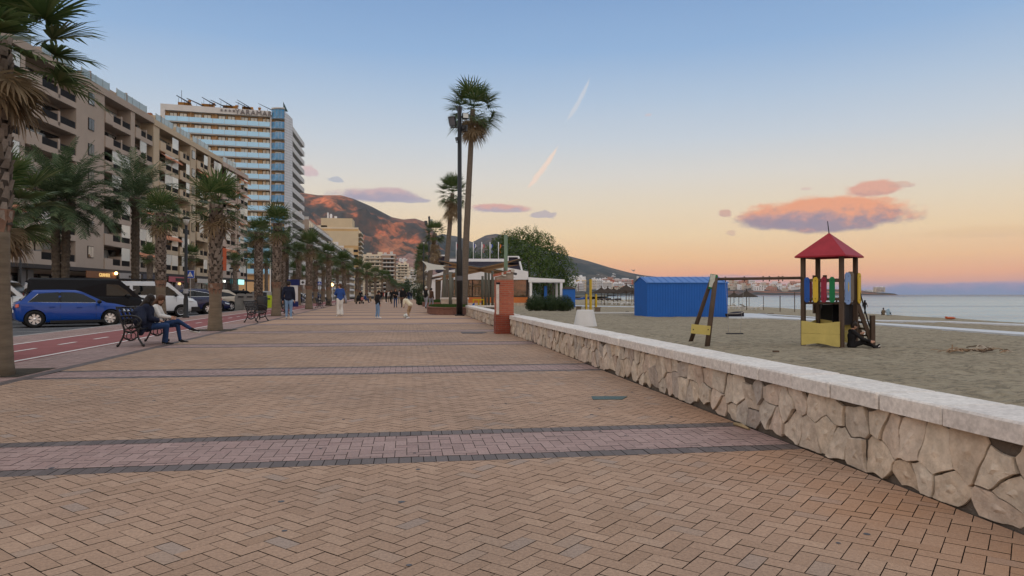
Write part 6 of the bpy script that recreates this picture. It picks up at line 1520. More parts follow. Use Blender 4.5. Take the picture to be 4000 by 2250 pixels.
# ================================================ BEACH
m_pw=M('play_timber',(.085,.060,.045),.85,0,.3,5,.4,25,stretch=(1,1,.2)); m_pr=M('play_red_roof',(.29,.022,.035),.5,0,.18,3,spec=.15); m_py=M('play_yellow_panel',(.50,.42,.14),.7,0,.14,3,.1,20)
m_pyy=M('play_yellow',(.60,.42,.05),.55,0,.1,3); m_pb2=M('play_blue',(.02,.085,.35),.55,0,.12,3); m_pg=M('play_green',(.012,.17,.065),.55,0,.12,3); m_pm=M('play_maroon',(.25,.025,.05),.55,0,.12,3); m_plb=M('play_pale_blue',(.19,.30,.55),.6,0,.1,3); m_pblk=M('play_black_panel',(.014,.014,.018),.6,0,.1)
TO=at(3239.7,23.16,-.55); et=empty('play_tower','wooden playground tower with a red pyramid roof and coloured pickets on the sand','play tower',TO,-YAW)
PL,PF,PR,PBk=Vector((-.86,0,0)),Vector((0,-.86,0)),Vector((.86,0,0)),Vector((0,.86,0))
for p in (PL,PF,PR,PBk):
    mb=MB(); mb.box((p.x,p.y,1.38),(.125,.125,3.1),rz=R(45)); mb.build('post',m_pw,et)
mb=MB(); a=1.14; e_=2.90; ap=3.73; C4=[(-a,0),(0,-a),(a,0),(0,a)]
mb.add([(x,y,e_) for x,y in C4]+[(x,y,e_+.05) for x,y in C4]+[(0,0,ap),(0,0,ap-.08)],[(0,1,5,4),(1,2,6,5),(2,3,7,6),(3,0,4,7),(4,5,8),(5,6,8),(6,7,8),(7,4,8),(0,1,9),(1,2,9),(2,3,9),(3,0,9)]); mb.build('roof',m_pr,et)
mb=MB(); mb.tube([(0,0,ap-.05),(-.05,0,4.11)],[.018,.012],6); mb.build('roof_rod',m_pblk,et)
mb=MB(); mb.prism([(-.84,0),(0,-.84),(.84,0),(0,.84)],'z',1.38,1.45); mb.build('deck',m_pw,et)
def face_pt(a,b_,t,z,o=0): 
    n=Vector((b_.y-a.y,-(b_.x-a.x),0)).normalized(); p=a.lerp(b_,t)+n*o; p.z=z; return p
def picket(a,b_,t0,t1,z0,z1,o,mat,hole=False,name='picket'):
    n=Vector((b_.y-a.y,-(b_.x-a.x),0)).normalized()*.028; mb=MB(); ch=.28
    pts=[(t0+(t1-t0)*ch,z0),(t1-(t1-t0)*ch,z0),(t1,z0+.07),(t1,z1-.07),(t1-(t1-t0)*ch,z1),(t0+(t1-t0)*ch,z1),(t0,z1-.07),(t0,z0+.07)]
    A=[face_pt(a,b_,t_,z,o) for t_,z in pts]; B=[p+n for p in A]; k=8
    mb.add(A+B,[tuple(range(k)),tuple(range(k,2*k))[::-1]]+[(i,(i+1)%k,k+(i+1)%k,k+i) for i in range(k)]); ob=mb.build(name,mat,et)
    if hole:
        m2=MB(); c=face_pt(a,b_,(t0+t1)/2+.03,(z0+z1)/2+.05,o)+n*1.15; u=(b_-a).normalized()
        m2.add([c+u*.05*math.cos(q)+Vector((0,0,.16*math.sin(q))) for q in [2*PI*i/16 for i in range(16)]],[tuple(range(16))]); m2.build('oval_cutout',m_pyy,ob,fix=False)
    for zz in (z0+.12,z1-.12):
        m3=MB(); m3.sph(face_pt(a,b_,(t0+t1)/2,zz,o)+n*1.1,.014,6,4); m3.build('bolt',m_pblk,ob)
for t0,t1,m_ in ((.06,.20,m_pb2),(.29,.425,m_pyy),(.50,.645,m_pm),(.715,.855,m_pg)): picket(PL,PF,t0,t1,1.44,2.26,.07,m_)
for t0,t1,m_ in ((.2,.36,m_pm),(.5,.66,m_pm)): picket(PL,PBk,t0,t1,1.44,2.22,-.06,m_)
for a,b_,o in ((PL,PF,.045),(PBk,PR,-.045)):
    for z in (1.55,2.16): mb=MB(); mb.beam(face_pt(a,b_,0,z,o),face_pt(a,b_,1,z,o),.05,.09); mb.build('rail',m_pw,et)
picket(PF,PR,.03,.40,1.38,2.40,.08,m_plb,True); picket(PF,PR,.90,1.12,1.40,2.40,.10,m_pyy)
picket(PF,PR,.42,.86,1.46,2.44,-.01,M('grey_play_board',(.17,.14,.11),.85,0,.3,5,stretch=(1,1,.2)),name='grey_board')
def wavy(a,b_,t0,t1,z0,z1,o,mat):
    n=Vector((b_.y-a.y,-(b_.x-a.x),0)).normalized()*.03; mb=MB(); N=16; top=[(t0+(t1-t0)*i/N,z1+.035*math.cos(2*PI*i/N)) for i in range(N+1)]; bot=[(t0+(t1-t0)*i/N,z0-.04*math.cos(2*PI*i/N+.3)+.02) for i in range(N+1)]
    zm=(z0+z1)/2
    for lo,hi in ((bot,[(t_,zm-.004) for t_,_ in top]),([(t_,zm+.004) for t_,_ in top],top)):
        for i in range(N):
            q=[face_pt(a,b_,lo[i][0],lo[i][1],o),face_pt(a,b_,lo[i+1][0],lo[i+1][1],o),face_pt(a,b_,hi[i+1][0],hi[i+1][1],o),face_pt(a,b_,hi[i][0],hi[i][1],o)]
            mb.add(q+[p+n for p in q],[(3,2,1,0),(4,5,6,7),(0,1,5,4),(2,3,7,6)])
    mb.build('yellow_panel',mat,et)
wavy(PL,PF,-.02,.98,.06,.80,.075,m_py); wavy(PBk,PR,.05,.95,.10,.82,-.06,m_py); wavy(PL,PBk,.05,.95,.16,.80,-.06,m_py)
mb=MB(); mb.prism([(.12,.70),(.12,1.37),(.78,1.37),(.78,.70)],'y',.02,.06); mb.box((.30,-.40,1.04),(.85,.03,.66),rz=R(45)); mb.build('black_panel',m_pblk,et)
# slide going down behind the tower
mb=MB()
for i in range(8):
    t=i/8; t2=(i+1)/8; f=lambda t:(1.40-1.25*(t**.9)); g=lambda t:(.35+.5*t,.75+1.9*t)
    (x0,y0),(x1,y1)=g(t),g(t2); w_=.26
    for sg in (-1,1): mb.add([(x0+sg*w_,y0,f(t)-.05),(x1+sg*w_,y1,f(t2)-.05),(x1+sg*w_,y1,f(t2)+.18),(x0+sg*w_,y0,f(t)+.18),(x0+sg*w_*.88,y0,f(t)-.05),(x1+sg*w_*.88,y1,f(t2)-.05),(x1+sg*w_*.88,y1,f(t2)+.18),(x0+sg*w_*.88,y0,f(t)+.18)],[(0,1,2,3),(4,5,6,7),(3,2,6,7)])
    mb.add([(x0-w_,y0,f(t)-.04),(x0+w_,y0,f(t)-.04),(x1+w_,y1,f(t2)-.04),(x1-w_,y1,f(t2)-.04)],[(0,1,2,3)])
mb.build('slide',m_pblk,et)
# ladder on the right with handrails and end post
mb=MB()
for dy in (-.02,.52):
    mb.beam((.92,.02+dy,1.40),(1.42,.05+dy,.03),.06,.13)
for k in range(6): t=(k+.5)/6; mb.beam((.92+.5*t,.0,1.32-1.3*t),(.92+.5*t,.55,1.32-1.3*t),.05,.07)
mb.build('ladder',m_pw,et)
mb=MB(); mb.tube([(.93,-.02,2.0),(1.30,.0,.70),(1.34,.0,.60)],.022,7); mb.tube([(-.0,.3,2.0),(.05,.3,1.5)],.02,6); mb.build('handrail',m_pblk,et)
mb=MB(); mb.box((1.40,-.02,.50),(.13,.13,1.02)); mb.build('end_post',m_pw,et)
mb=MB(); mb.tube([(.30,1.0,2.36),(.30,1.0,2.1)],[.07,.07],8); mb.box((-.1,.9,1.7),(.10,.10,1.3)); mb.build('rear_post',m_pw,et)
# swing frame
lp=Vector((-.86,0,2.24)); es=empty('playground_swing','dark timber swing frame with a yellow cross plate, its beam reaching the play tower','swing frame',TO,-YAW)
def loc_cam(px,d,z): p=at(px,d,0)-Vector((TO.x,TO.y,0)); p.rotate(Matrix.Rotation(YAW,3,'Z')); p.z=z+.55; return p
f1,f2,apx=loc_cam(2692,24.25,-.62),loc_cam(2761,22.8,-.62),loc_cam(2783,23.5,1.74)
mb=MB(); mb.tube([f1,apx],[.075,.065],9); mb.build('leg',m_pw,es,True)
mb=MB(); mb.tube([f2,apx+Vector((.10,-.05,.02))],[.085,.08],9); mb.build('leg',m_pw,es,True)
bmz=apx+Vector((.08,0,-.08)); lp=Vector((-.90,-.02,2.24)); mb=MB(); mb.tube([bmz,lp],[.048,.048],9); mb.build('beam',m_pw,es,True)
for px in (2836,2909,2981,3005,3040,3055):
    p=bmz.lerp(lp,(px-2795)/(3129-2795.)); mb=MB(); mb.tube([p+Vector((0,0,.05)),p+Vector((0,0,.075))],[.03,.02],6); mb.tube([p+Vector((0,0,-.05)),p+Vector((0,0,-.10))],[.02,.012],6); mb.build('hanger',m_iron,es)
def plate(c,w_,h_,mat,nm,par,ry=0,dy=-.1): mb=MB(); mb.box(c,(w_,.025,h_),ry=ry); return mb.build(nm,mat,par)
cpl=loc_cam(2734,22.9,zat(1287,22.9)); cpl.y=min(f1.lerp(apx,.2).y,f2.lerp(apx,.2).y)-.12
o=plate(cpl,.62,.30,m_py,'yellow_plate',es,R(6)); mb=MB()
for dx in (-.24,.24): mb.sph((cpl.x+dx,cpl.y-.015,cpl.z),.02,8,5)
mb.build('bolt',m_pblk,o)
gp=apx+Vector((-.02,-.13,-.17)); plate(gp,.24,.50,m_pg,'green_plate',es,R(9)); plate(gp+Vector((-.03,-.02,.03)),.16,.42,M('old_notice',(.48,.50,.46),.7,0,.25,12),'white_notice',es,R(9))
ss_=empty('hanging_swing','empty black swing seat hanging on two thin chains','swing',TO,-YAW)
sl,sr=loc_cam(2845,23.3,zat(1303,23.3)),loc_cam(2893,23.3,zat(1303,23.3))
mb=MB(); mb.box((sl+sr)/2,((sr-sl).length+.13,.16,.035)); mb.build('seat',m_pblk,ss_)
for a,px in ((sl,2836),(sr,2909)):
    b_=bmz.lerp(lp,(px-2795)/(3129-2795.)); mb=MB(); k=30
    mid=a+Vector((0,0,.22)); mb.tube([a,mid],[.012,.008],5); 
    for i in range(k): p=mid.lerp(b_,i/k); q=mid.lerp(b_,(i+.8)/k); mb.beam(p,q,.011 if i%2 else .007,.007 if i%2 else .011)
    mb.build('chain',M('chain_steel',(.30,.30,.30),.4,.7,0),ss_)
# blue shed
SA_=math.atan2(-.1,.995); e=empty('beach_shed','large bright blue corrugated beach shed with a low gabled roof','shed',(18.0,51.3,-.55),SA_)
m_sb=M('shed_blue',(.008,.115,.46),.55,0,.07,1.2,.1,8,spec=.4)
mb=MB(); L=6.2; Wd=4.3; hE=2.62; hR=3.06
x=0
while x<L-.01:
    for (a,b_,o) in ((0,.055,.0),(.055,.075,.018),(.075,.105,.018),(.105,.124,0)):
        pass
    mb.add([(x,0,-.3),(x+.05,0,-.3),(x+.068,-.022,-.3),(x+.106,-.022,-.3),(x+.124,0,-.3),(x,0,hE),(x+.05,0,hE),(x+.068,-.022,hE),(x+.106,-.022,hE),(x+.124,0,hE)],[(i,i+1,i+6,i+5) for i in range(4)]); x+=.124
y=0
while y<Wd-.01:
    tz=lambda yy: hE+(hR-hE)*(1-abs(yy/Wd*2-1))
    mb.add([(0,y,-.3),(0,y+.08,-.3),(-.014,y+.1,-.3),(-.014,y+.16,-.3),(0,y+.179,-.3),(0,y,tz(y)),(0,y+.08,tz(y+.08)),(-.014,y+.1,tz(y+.1)),(-.014,y+.16,tz(y+.16)),(0,y+.179,tz(min(y+.179,Wd)))],[(i,i+1,i+6,i+5) for i in range(4)]); y+=.1792
mb.prism([(0,-.3),(Wd,-.3),(Wd,hE),(Wd/2,hR),(0,hE)],'x',L,L+.02); mb.add([(0,Wd,-.3),(L,Wd,-.3),(L,Wd,hE),(0,Wd,hE)],[(0,1,2,3)]); mb.build('corrugated_wall',m_sb,e,fix=False)
mb=MB(); mb.add([(-.06,-.09,hE-.02),(L+.08,-.09,hE-.02),(L+.08,Wd/2,hR+.03),(-.06,Wd/2,hR+.03),(L+.08,Wd+.09,hE-.02),(-.06,Wd+.09,hE-.02),(-.06,-.09,hE-.07),(L+.08,-.09,hE-.07)],[(0,1,2,3),(3,2,4,5),(6,7,1,0)])
for i in range(12): xx=i*(L/11.5)+.05; mb.add([(xx,-.09,hE-.015),(xx+.03,-.09,hE-.015),(xx+.03,Wd/2,hR+.036),(xx,Wd/2,hR+.036),(xx+.015,-.09,hE+.02),(xx+.015,Wd/2,hR+.07)],[(0,4,5,3),(4,1,2,5)])
mb.build('roof',M('shed_roof_blue',(.02,.13,.42),.45,0,.08,1,spec=.5),e,fix=False)
# thatched parasols
m_th=M('thatch_brown',(.05,.038,.03),.95,0,.3,6,.8,30,stretch=(1,1,3))
def parasol():
    e=empty('thatched_parasol','','parasol',(0,0,0),0,'thatched beach parasols'); mb=MB(); mb.tube([(0,0,-.1),(0,0,2.3)],[.055,.045],8); mb.build('pole',m_pw,e)
    mb=MB(); n=26; pr=[(1.42,1.72),(1.38,1.80),(.9,2.03),(.45,2.26),(.15,2.46),(.06,2.58),(.09,2.74),(.02,2.78)]
    for (r_,z) in pr:
        for k in range(n): a=2*PI*k/n; q=r_*(1+.035*math.sin(k*5.1)+.02*math.sin(k*2.3)); mb.v.append((q*math.cos(a),q*math.sin(a),z+(.04*math.sin(k*3.7) if r_>1.3 else 0)))
    for i in range(len(pr)-1):
        for k in range(n): mb.f.append((i*n+k,i*n+(k+1)%n,(i+1)*n+(k+1)%n,(i+1)*n+k)); mb.mi.append(0)
    mb.v.append((0,0,1.95)); c=len(mb.v)-1
    for k in range(n): mb.f.append((c,(k+1)%n,k)); mb.mi.append(0)
    mb.build('thatch',m_th,e,fix=False); return e
pp=parasol(); first=True
PLs=[(2916,1211,'thatched parasol nearest the right end of the blue shed, right one',1.0),(2867,1202,'thatched parasol half hidden by the right end of the blue shed',1.08),
 (2349,1190,'leftmost thatched parasol, right behind the shortest yellow post',1.12),(2374,1188,'second thatched parasol from the yellow posts',1.14),(2397,1186,'third thatched parasol from the yellow posts',1.12),
 (2446,1190,'wide thatched parasol in the middle of the left cluster',1.3),(2468,1188,'thatched parasol touching the left edge of the blue shed',1.2),(2425,1183,'thatched parasol set back behind the wide one',1.15),(2490,1185,'thatched parasol mostly hidden behind the blue shed',1.15)]
for px,py,l,s in PLs:
    p=Gs(px,py)
    if first: pp.location=p; pp.scale=(s,s,s); pp['label']=l; first=False
    else: dup(pp,p,random.uniform(0,6),l,s=s)
for px,l in ((2361,'bare dark pole under the left parasols, first from the yellow posts'),(2413,'bare dark pole between the third and the wide parasol'),(2457,'bare dark pole right of the wide parasol'),(2476,'bare dark pole beside the blue shed wall'),
             (2853,'short dark pole below the half hidden parasol'),(2886,'thin dark pole between the two right parasols'),(2926,'dark pole right of the nearest parasol'),(2982,'leftmost thin post standing alone on open sand'),(3047,'middle thin post on the open sand'),(3104,'taller post on the sand left of the play tower')):
    py,ty={2982:(1211,1156),3047:(1217,1155),3104:(1218,1142)}.get(px,(1200 if px>2600 else 1192,1158 if px>2600 else 1146))
    p=Gs(px,py); d=p.x*SA+p.y*CA; e=empty('beach_post',l,'post',p,0,'bare posts on the beach'); mb=MB(); mb.tube([(0,0,-.1),(0,0,zat(ty,d)-p.z)],.055 if px!=2982 else .045,7); mb.build('post_shaft',m_pw,e)
# loungers
m_wpl=M('white_plastic',(.66,.68,.70),.45,0,.05)
def lounger():
    e=empty('sun_lounger','','sun lounger',(0,0,0),0,'white plastic sun loungers'); mb=MB(); mb.box((.1,0,.33),(1.25,.06,.05)); 
    for y in (-.3,.3): mb.box((0,y,.33),(1.9,.05,.07))
    for i in range(9): mb.box((-.45+i*.16,0,.36),(.12,.58,.02))
    mb.build('bed',m_wpl,e)
    for x in (-.75,.7):
        mb=MB()
        for y in (-.3,.3): mb.beam((x-.12,y,0),(x,y,.32),.05); mb.beam((x+.12,y,0),(x,y,.32),.05)
        mb.build('leg',m_wpl,e)
    mb=MB()
    for y in (-.27,.27): mb.beam((-.5,y,.36),(-1.1,y,.72),.045)
    for i in range(5): mb.box((-.56-i*.12,0,.40+i*.072),(.09,.56,.02),ry=R(31))
    mb.build('backrest',m_wpl,e); return e
lo=lounger(); first=True; k=0
for px,py,rz,l in [(2350,1189,-.3,'leftmost white lounger under the thatched parasols'),(2372,1190,-.25,'second white lounger from the left'),(2392,1190,-.3,'white lounger under the third thatched parasol'),(2411,1192,-.25,'white lounger left of the wide parasol pole'),(2430,1192,-.3,'white lounger at the wide parasol pole'),(2449,1193,-.25,'white lounger right of the wide parasol pole'),(2468,1193,-.3,'white lounger beside the left edge of the blue shed'),
   (2381,1185,-.3,'white lounger in the back row behind the second one'),(2420,1186,-.3,'white lounger in the back row behind the wide parasol'),(2458,1187,-.3,'white lounger in the back row near the blue shed'),
   (2862,1207,.1,'white lounger just right of the blue shed'),(2890,1206,.1,'white lounger between the two right parasols'),(2925,1211,.1,'white lounger lying right of the nearest parasol pole'),(2950,1208,2.9,'white lounger farthest right with its back to the posts')]:
    p=Gs(px,py)
    if first: lo.location=p; lo.rotation_euler.z=rz; lo['label']=l; lo.scale=(1.15,1.15,1.15); first=False
    else: dup(lo,p,rz,l,s=1.15)
# gym posts with stools, cone base
pc=Gs(2286,1272); e=empty('white_concrete_base','white tapered concrete block on the sand in front of the yellow posts','concrete base',pc,0); mb=MB(); mb.lathe([(.66,-.05),(.64,0),(.46,.83),(.44,.86),(.40,.86)],n=36); mb.build('tapered_block',M('white_concrete',(.58,.58,.58),.85,0,.08,2,.25,30),e,True)
for p_ in e.children[0].data.polygons: p_.use_smooth=len(p_.vertices)==4 and abs(p_.normal.z)<.5
m_yp=M('yellow_post_paint',(.52,.36,.035),.6,0,.14,4)
for px,w_,ty,l in ((2290,8,1148,'left short yellow wooden post behind the white concrete base'),(2307,9,1091,'tallest yellow wooden post behind the white concrete base'),(2328,8,1149,'right short yellow wooden post behind the white concrete base')):
    p=Gs(px,1214); d=p.x*SA+p.y*CA; e=empty('yellow_post',l,'post',p,-YAW+R(25),'yellow exercise posts'); mb=MB(); s_=w_*d/F*.8; mb.box((0,0,(zat(ty,d)-p.z)/2-.1),(s_,s_,zat(ty,d)-p.z+.2)); mb.build('post_shaft',m_yp,e)
    if ty>1100: mb=MB(); mb.box((-s_*.4,.05,(zat(ty,d)-p.z)*.55),(.06,.06,(zat(ty-6,d)-p.z)*.98)); mb.build('dark_upright',m_pw,e)
for px,py,l in ((2260,1212,'square timber stool left of the yellow posts'),(2334,1217,'square timber stool right of the yellow posts')):
    p=Gs(px,py); e=empty('timber_stool',l,'stool',p,-YAW,'timber stools'); mb=MB(); mb.box((0,0,.18),(.50,.45,.36)); mb.box((0,0,.39),(.64,.55,.07)); mb.build('stool',m_wood,e)
# kiosks and boats
for px0,px1,yt,d,l in ((2200,2247,1129,93,'blue beach kiosk with a dark thatch top beside the hedge'),(2126,2137,1117,97,'narrow blue panel seen under the white canopy')):
    p=at(px0,d,-.35); w_=(px1-px0)*d/F; e=empty('beach_kiosk',l,'kiosk',p,-YAW); hh_=zat(yt,d)+.35; mb=MB(); mb.bb(0,w_,0,1.6,0 if w_<.5 else .0,hh_); mb.build('blue_wall',m_sb,e)
    if w_>.5:
        mb=MB(); mb.add([(-.1,-.15,hh_),(w_+.15,-.15,hh_),(w_+.15,1.7,hh_),(-.1,1.7,hh_),(w_*.25,.5,hh_+.34),(w_*.75,.5,hh_+.32)],[(0,1,5,4),(1,2,5),(2,3,4,5),(3,0,4),(0,1,2,3)]); mb.build('thatch_top',m_th,e)
        mb=MB(); mb.bb(w_-.14,w_+.0,-.12,0,-.75,.2); mb.build('post',m_sb,e)
def boat(label,px,py,d,L,c,c2,rz,cover=False):
    p=Gs(px,py); e=empty('boat',label,'boat',p,rz); mb=MB(); n=9
    st=[]
    for i in range(n+1):
        t=i/n; w_=.55*math.sin(PI*min(1,(t*.85+.15)))**.6*(1 if t<.9 else .45); st.append((L*(t-.5),w_,.0+.18*abs(t-.5),.55+.35*(t)**3))
    for (x,w_,z0,z1) in st: mb.v+= [(x,-w_,z1),(x,-w_*.7,z0+.1),(x,0,z0),(x,w_*.7,z0+.1),(x,w_,z1)]
    for i in range(n):
        for k in range(4): a=i*5+k; mb.f.append((a,a+1,a+6,a+5)); mb.mi.append(0)
    mb.f.append((0,1,2,3,4)); mb.mi.append(0); mb.build('hull',c,e,fix=False)
    mb=MB()
    for i in range(n): 
        a,b_=st[i],st[i+1]; h_=.28 if cover else -.12
        mb.add([(a[0],-a[1],a[3]),(b_[0],-b_[1],b_[3]),(b_[0],0,b_[3]+h_*math.sin(PI*(i+1)/n)),(a[0],0,a[3]+h_*math.sin(PI*i/n)),(b_[0],b_[1],b_[3]),(a[0],a[1],a[3])],[(0,1,2,3),(3,2,4,5)])
    mb.build('cover' if cover else 'deck',c2,e,fix=False); 
    mb=MB(); mb.tube([(s_[0],s_[1]*-1.02,s_[3]) for s_ in st],.03,5); mb.build('rope',M('pale_rope',(.45,.40,.33),.9),e); return e
mbl=M('boat_blue',(.015,.10,.42),.4,0,.1); mdk=M('boat_tarp',(.022,.02,.03),.8,0,.2,3); mpu=M('boat_violet',(.06,.05,.22),.7,0,.2,3)
boat('blue boat pulled up beside the blue kiosk',2262,1171,75,2.9,mbl,m_white,.1)
boat('violet blue covered boat behind the yellow posts',2290,1170,85,2.8,mbl,mpu,2.8,True)
boat('long dark tarpaulin covered boat under the parasols',2360,1173,88,5.2,mdk,mdk,-.1,True)
boat('second dark covered boat next to the wide parasol',2408,1174,92,4.2,mdk,mdk,.15,True)
boat('dark boat lying at the right foot of the blue shed',2872,1240,60,1.5,mdk,mdk,-.05,True).scale=(.9,.8,.5)
e=empty('kayak','small orange red kayak lying at the water edge','kayak',Gs(3712,1248),R(8)); mb=MB(); mb.sph((0,0,.25),.5,14,8,(1.9,.55,.42)); mb.build('hull',M('kayak_orange',(.42,.10,.035),.5,0,.1),e,True); mb=MB(); mb.sph((-.75,0,.42),.22,10,6,(1.3,.7,.5)); mb.build('bow',MC['kayak_orange'],e,True); e.scale=(.7,.7,.6)
# driftwood
pd=Gs(3800,1375); e=empty('driftwood_pile','heap of brown driftwood sticks lying on the sand right of the play tower','driftwood',pd,-YAW); rnd=random.Random(9)
m_dw=[M('driftwood_dark',(.10,.07,.05),.95,0,.3,8),M('driftwood_tan',(.28,.19,.12),.95,0,.3,8),M('driftwood_pale',(.40,.35,.29),.95,0,.2,8)]
for i in range(46):
    cx=rnd.gauss(.25,.36) if i<34 else rnd.uniform(-1.1,1.1); cy=rnd.uniform(-.22,.28); L=rnd.uniform(.18,.6); a=rnd.uniform(-.5,.5)+(PI/2 if rnd.random()<.2 else 0); z=.02+.14*math.exp(-((cx-.25)/.35)**2)*rnd.random()
    p=[(cx-L/2*math.cos(a),cy-L/2*math.sin(a),z+rnd.uniform(-.03,.02)),(cx,cy,z+rnd.uniform(.0,.06)),(cx+L/2*math.cos(a),cy+L/2*math.sin(a),z+rnd.uniform(-.02,.03))]
    mb=MB(); r_=rnd.uniform(.008,.024); mb.tube(arc_pts(p,3),[r_]*6+[r_*.4],6,jit=.2); mb.build('branch',m_dw[rnd.choice((0,0,1,1,2))],e)
mb=MB(); mb.tube([(-.62,0,0),(-.60,.02,.22)],.016,5); mb.tube([(-.95,-.25,.02),(-.70,0,.10),(-.4,.1,.12)],.016,5); mb.build('branch',m_dw[1],e)
# small debris on the sand
rnd=random.Random(12)
for px,py,l in ((3010,1228,'thin dark plank lying on the sand beside the path'),(2975,1227,'dark scrap of wood left of the thin plank'),(2450,1219,'flat dark stick on the strip left of the blue shed'),(3030,1382,'small dark clod of sand left of the tower foot')):
    p=Gs(px,py); mb=MB(); mb.box((0,0,.04),(rnd.uniform(.3,.9) if px!=3030 else .16,.10,.05),rz=rnd.uniform(-.2,.2)); o=mb.build('driftwood_scrap',m_dw[0],None,loc=p+Vector((0,0,.03))); tag(o,l,'driftwood')
# seagull
e=empty('seagull','seagull gliding in the pink sky above the hill left of the blue shed','bird',at(2475,120,zat(1057,120)),R(20)); mb=MB(); mb.sph((0,0,0),.12,8,6,(2.2,1,1)); mb.add([(-.1,0,.02),(.15,0,.02),(.05,.55,.22),(-.08,.62,.16)],[(0,1,2,3)]); mb.add([(-.1,0,.02),(.15,0,.02),(.05,-.55,.30),(-.08,-.62,.22)],[(0,1,2,3)]); mb.build('body',M('gull_grey',(.35,.33,.34),.8),e,fix=False)
# ================================================ PEOPLE
m_skin=M('skin',(.42,.24,.17),.55,0,.05,6); m_hd=M('dark_hair',(.018,.013,.011),.5,0,.3,30); m_hb=M('brown_hair',(.075,.035,.018),.55,0,.3,30)
def clothm(n,c): return M('cloth_'+n,c,.9,0,.14,7,.3,30)
BASEJ=dict(pel=(0,0,.95),ch=(0,.01,1.30),nk=(0,.0,1.49),hd=(0,.02,1.63),sl=(-.185,0,1.42),sr=(.185,0,1.42),el=(-.245,-.03,1.14),er=(.245,-.03,1.14),wl=(-.25,.05,.88),wr=(.25,.05,.88),
 hl=(-.09,0,.93),hr=(.09,0,.93),kl=(-.10,.02,.50),kr=(.10,.02,.50),al=(-.10,-.02,.09),ar=(.10,-.02,.09),tl=(-.13,.15,.04),tr=(.13,.15,.04))
POSE={'stand':{},
 'walk':dict(kl=(-.09,.16,.52),al=(-.09,.14,.10),tl=(-.10,.31,.07),kr=(.09,-.06,.50),ar=(.09,-.30,.14),tr=(.10,-.17,.05),el=(-.25,-.10,1.16),wl=(-.24,-.10,.92),er=(.25,.06,1.16),wr=(.23,.22,.96)),
 'walk2':dict(kr=(.09,.14,.52),ar=(.09,.10,.09),tr=(.10,.26,.05),kl=(-.09,-.04,.50),al=(-.09,-.24,.13),tl=(-.10,-.11,.05),el=(-.26,.02,1.15),wl=(-.22,.18,.93)),
 'cross':dict(el=(-.25,.06,1.16),er=(.25,.06,1.16),wl=(.06,.20,1.18),wr=(-.06,.22,1.13),kl=(-.09,.08,.51),tl=(-.12,.18,.04)),
 'pockets':dict(el=(-.30,-.08,1.14),er=(.30,-.08,1.14),wl=(-.20,.06,.95),wr=(.20,.06,.95)),
 'bend':dict(pel=(0,-.12,.88),ch=(0,.16,1.12),nk=(0,.30,1.20),hd=(0,.42,1.22),sl=(-.15,.25,1.16),sr=(.15,.25,1.16),el=(-.20,.24,.92),er=(.20,.20,.92),wl=(-.12,.30,.78),wr=(.15,.08,.80),hl=(-.08,-.12,.86),hr=(.08,-.12,.86),kl=(-.09,.02,.48),kr=(.09,-.02,.48),al=(-.10,-.08,.09),ar=(.10,.12,.22),tl=(-.12,.09,.04),tr=(.12,.28,.18)),
 'lookdown':dict(hd=(.02,.07,1.61),nk=(0,.03,1.49),kl=(-.14,.03,.50),al=(-.17,-.03,.09),tl=(-.22,.13,.04),kr=(.12,.02,.5),ar=(.14,0,.09),tr=(.17,.16,.04)),
 'sit':dict(pel=(0,0,.14),ch=(0,.02,.48),nk=(0,.04,.66),hd=(0,.08,.79),sl=(-.17,.02,.60),sr=(.17,.02,.60),el=(-.22,.12,.36),er=(.22,.12,.36),wl=(-.12,.34,.38),wr=(.12,.34,.38),hl=(-.09,.02,.12),hr=(.09,.02,.12),kl=(-.12,.36,.42),kr=(.12,.36,.42),al=(-.10,.50,.08),ar=(.10,.50,.08),tl=(-.11,.66,.05),tr=(.11,.66,.05)),
 'bench':dict(pel=(0,0,.52),ch=(0,-.05,.86),nk=(0,-.02,1.04),hd=(0,.03,1.17),sl=(-.18,-.03,.97),sr=(.18,-.03,.97),el=(-.22,.04,.72),er=(.22,.04,.72),wl=(-.08,.24,.66),wr=(.10,.24,.66),hl=(-.09,.02,.50),hr=(.09,.02,.50),kl=(-.11,.44,.52),kr=(.11,.44,.52),al=(-.11,.46,.10),ar=(.11,.46,.10),tl=(-.12,.62,.05),tr=(.12,.62,.05)),
}
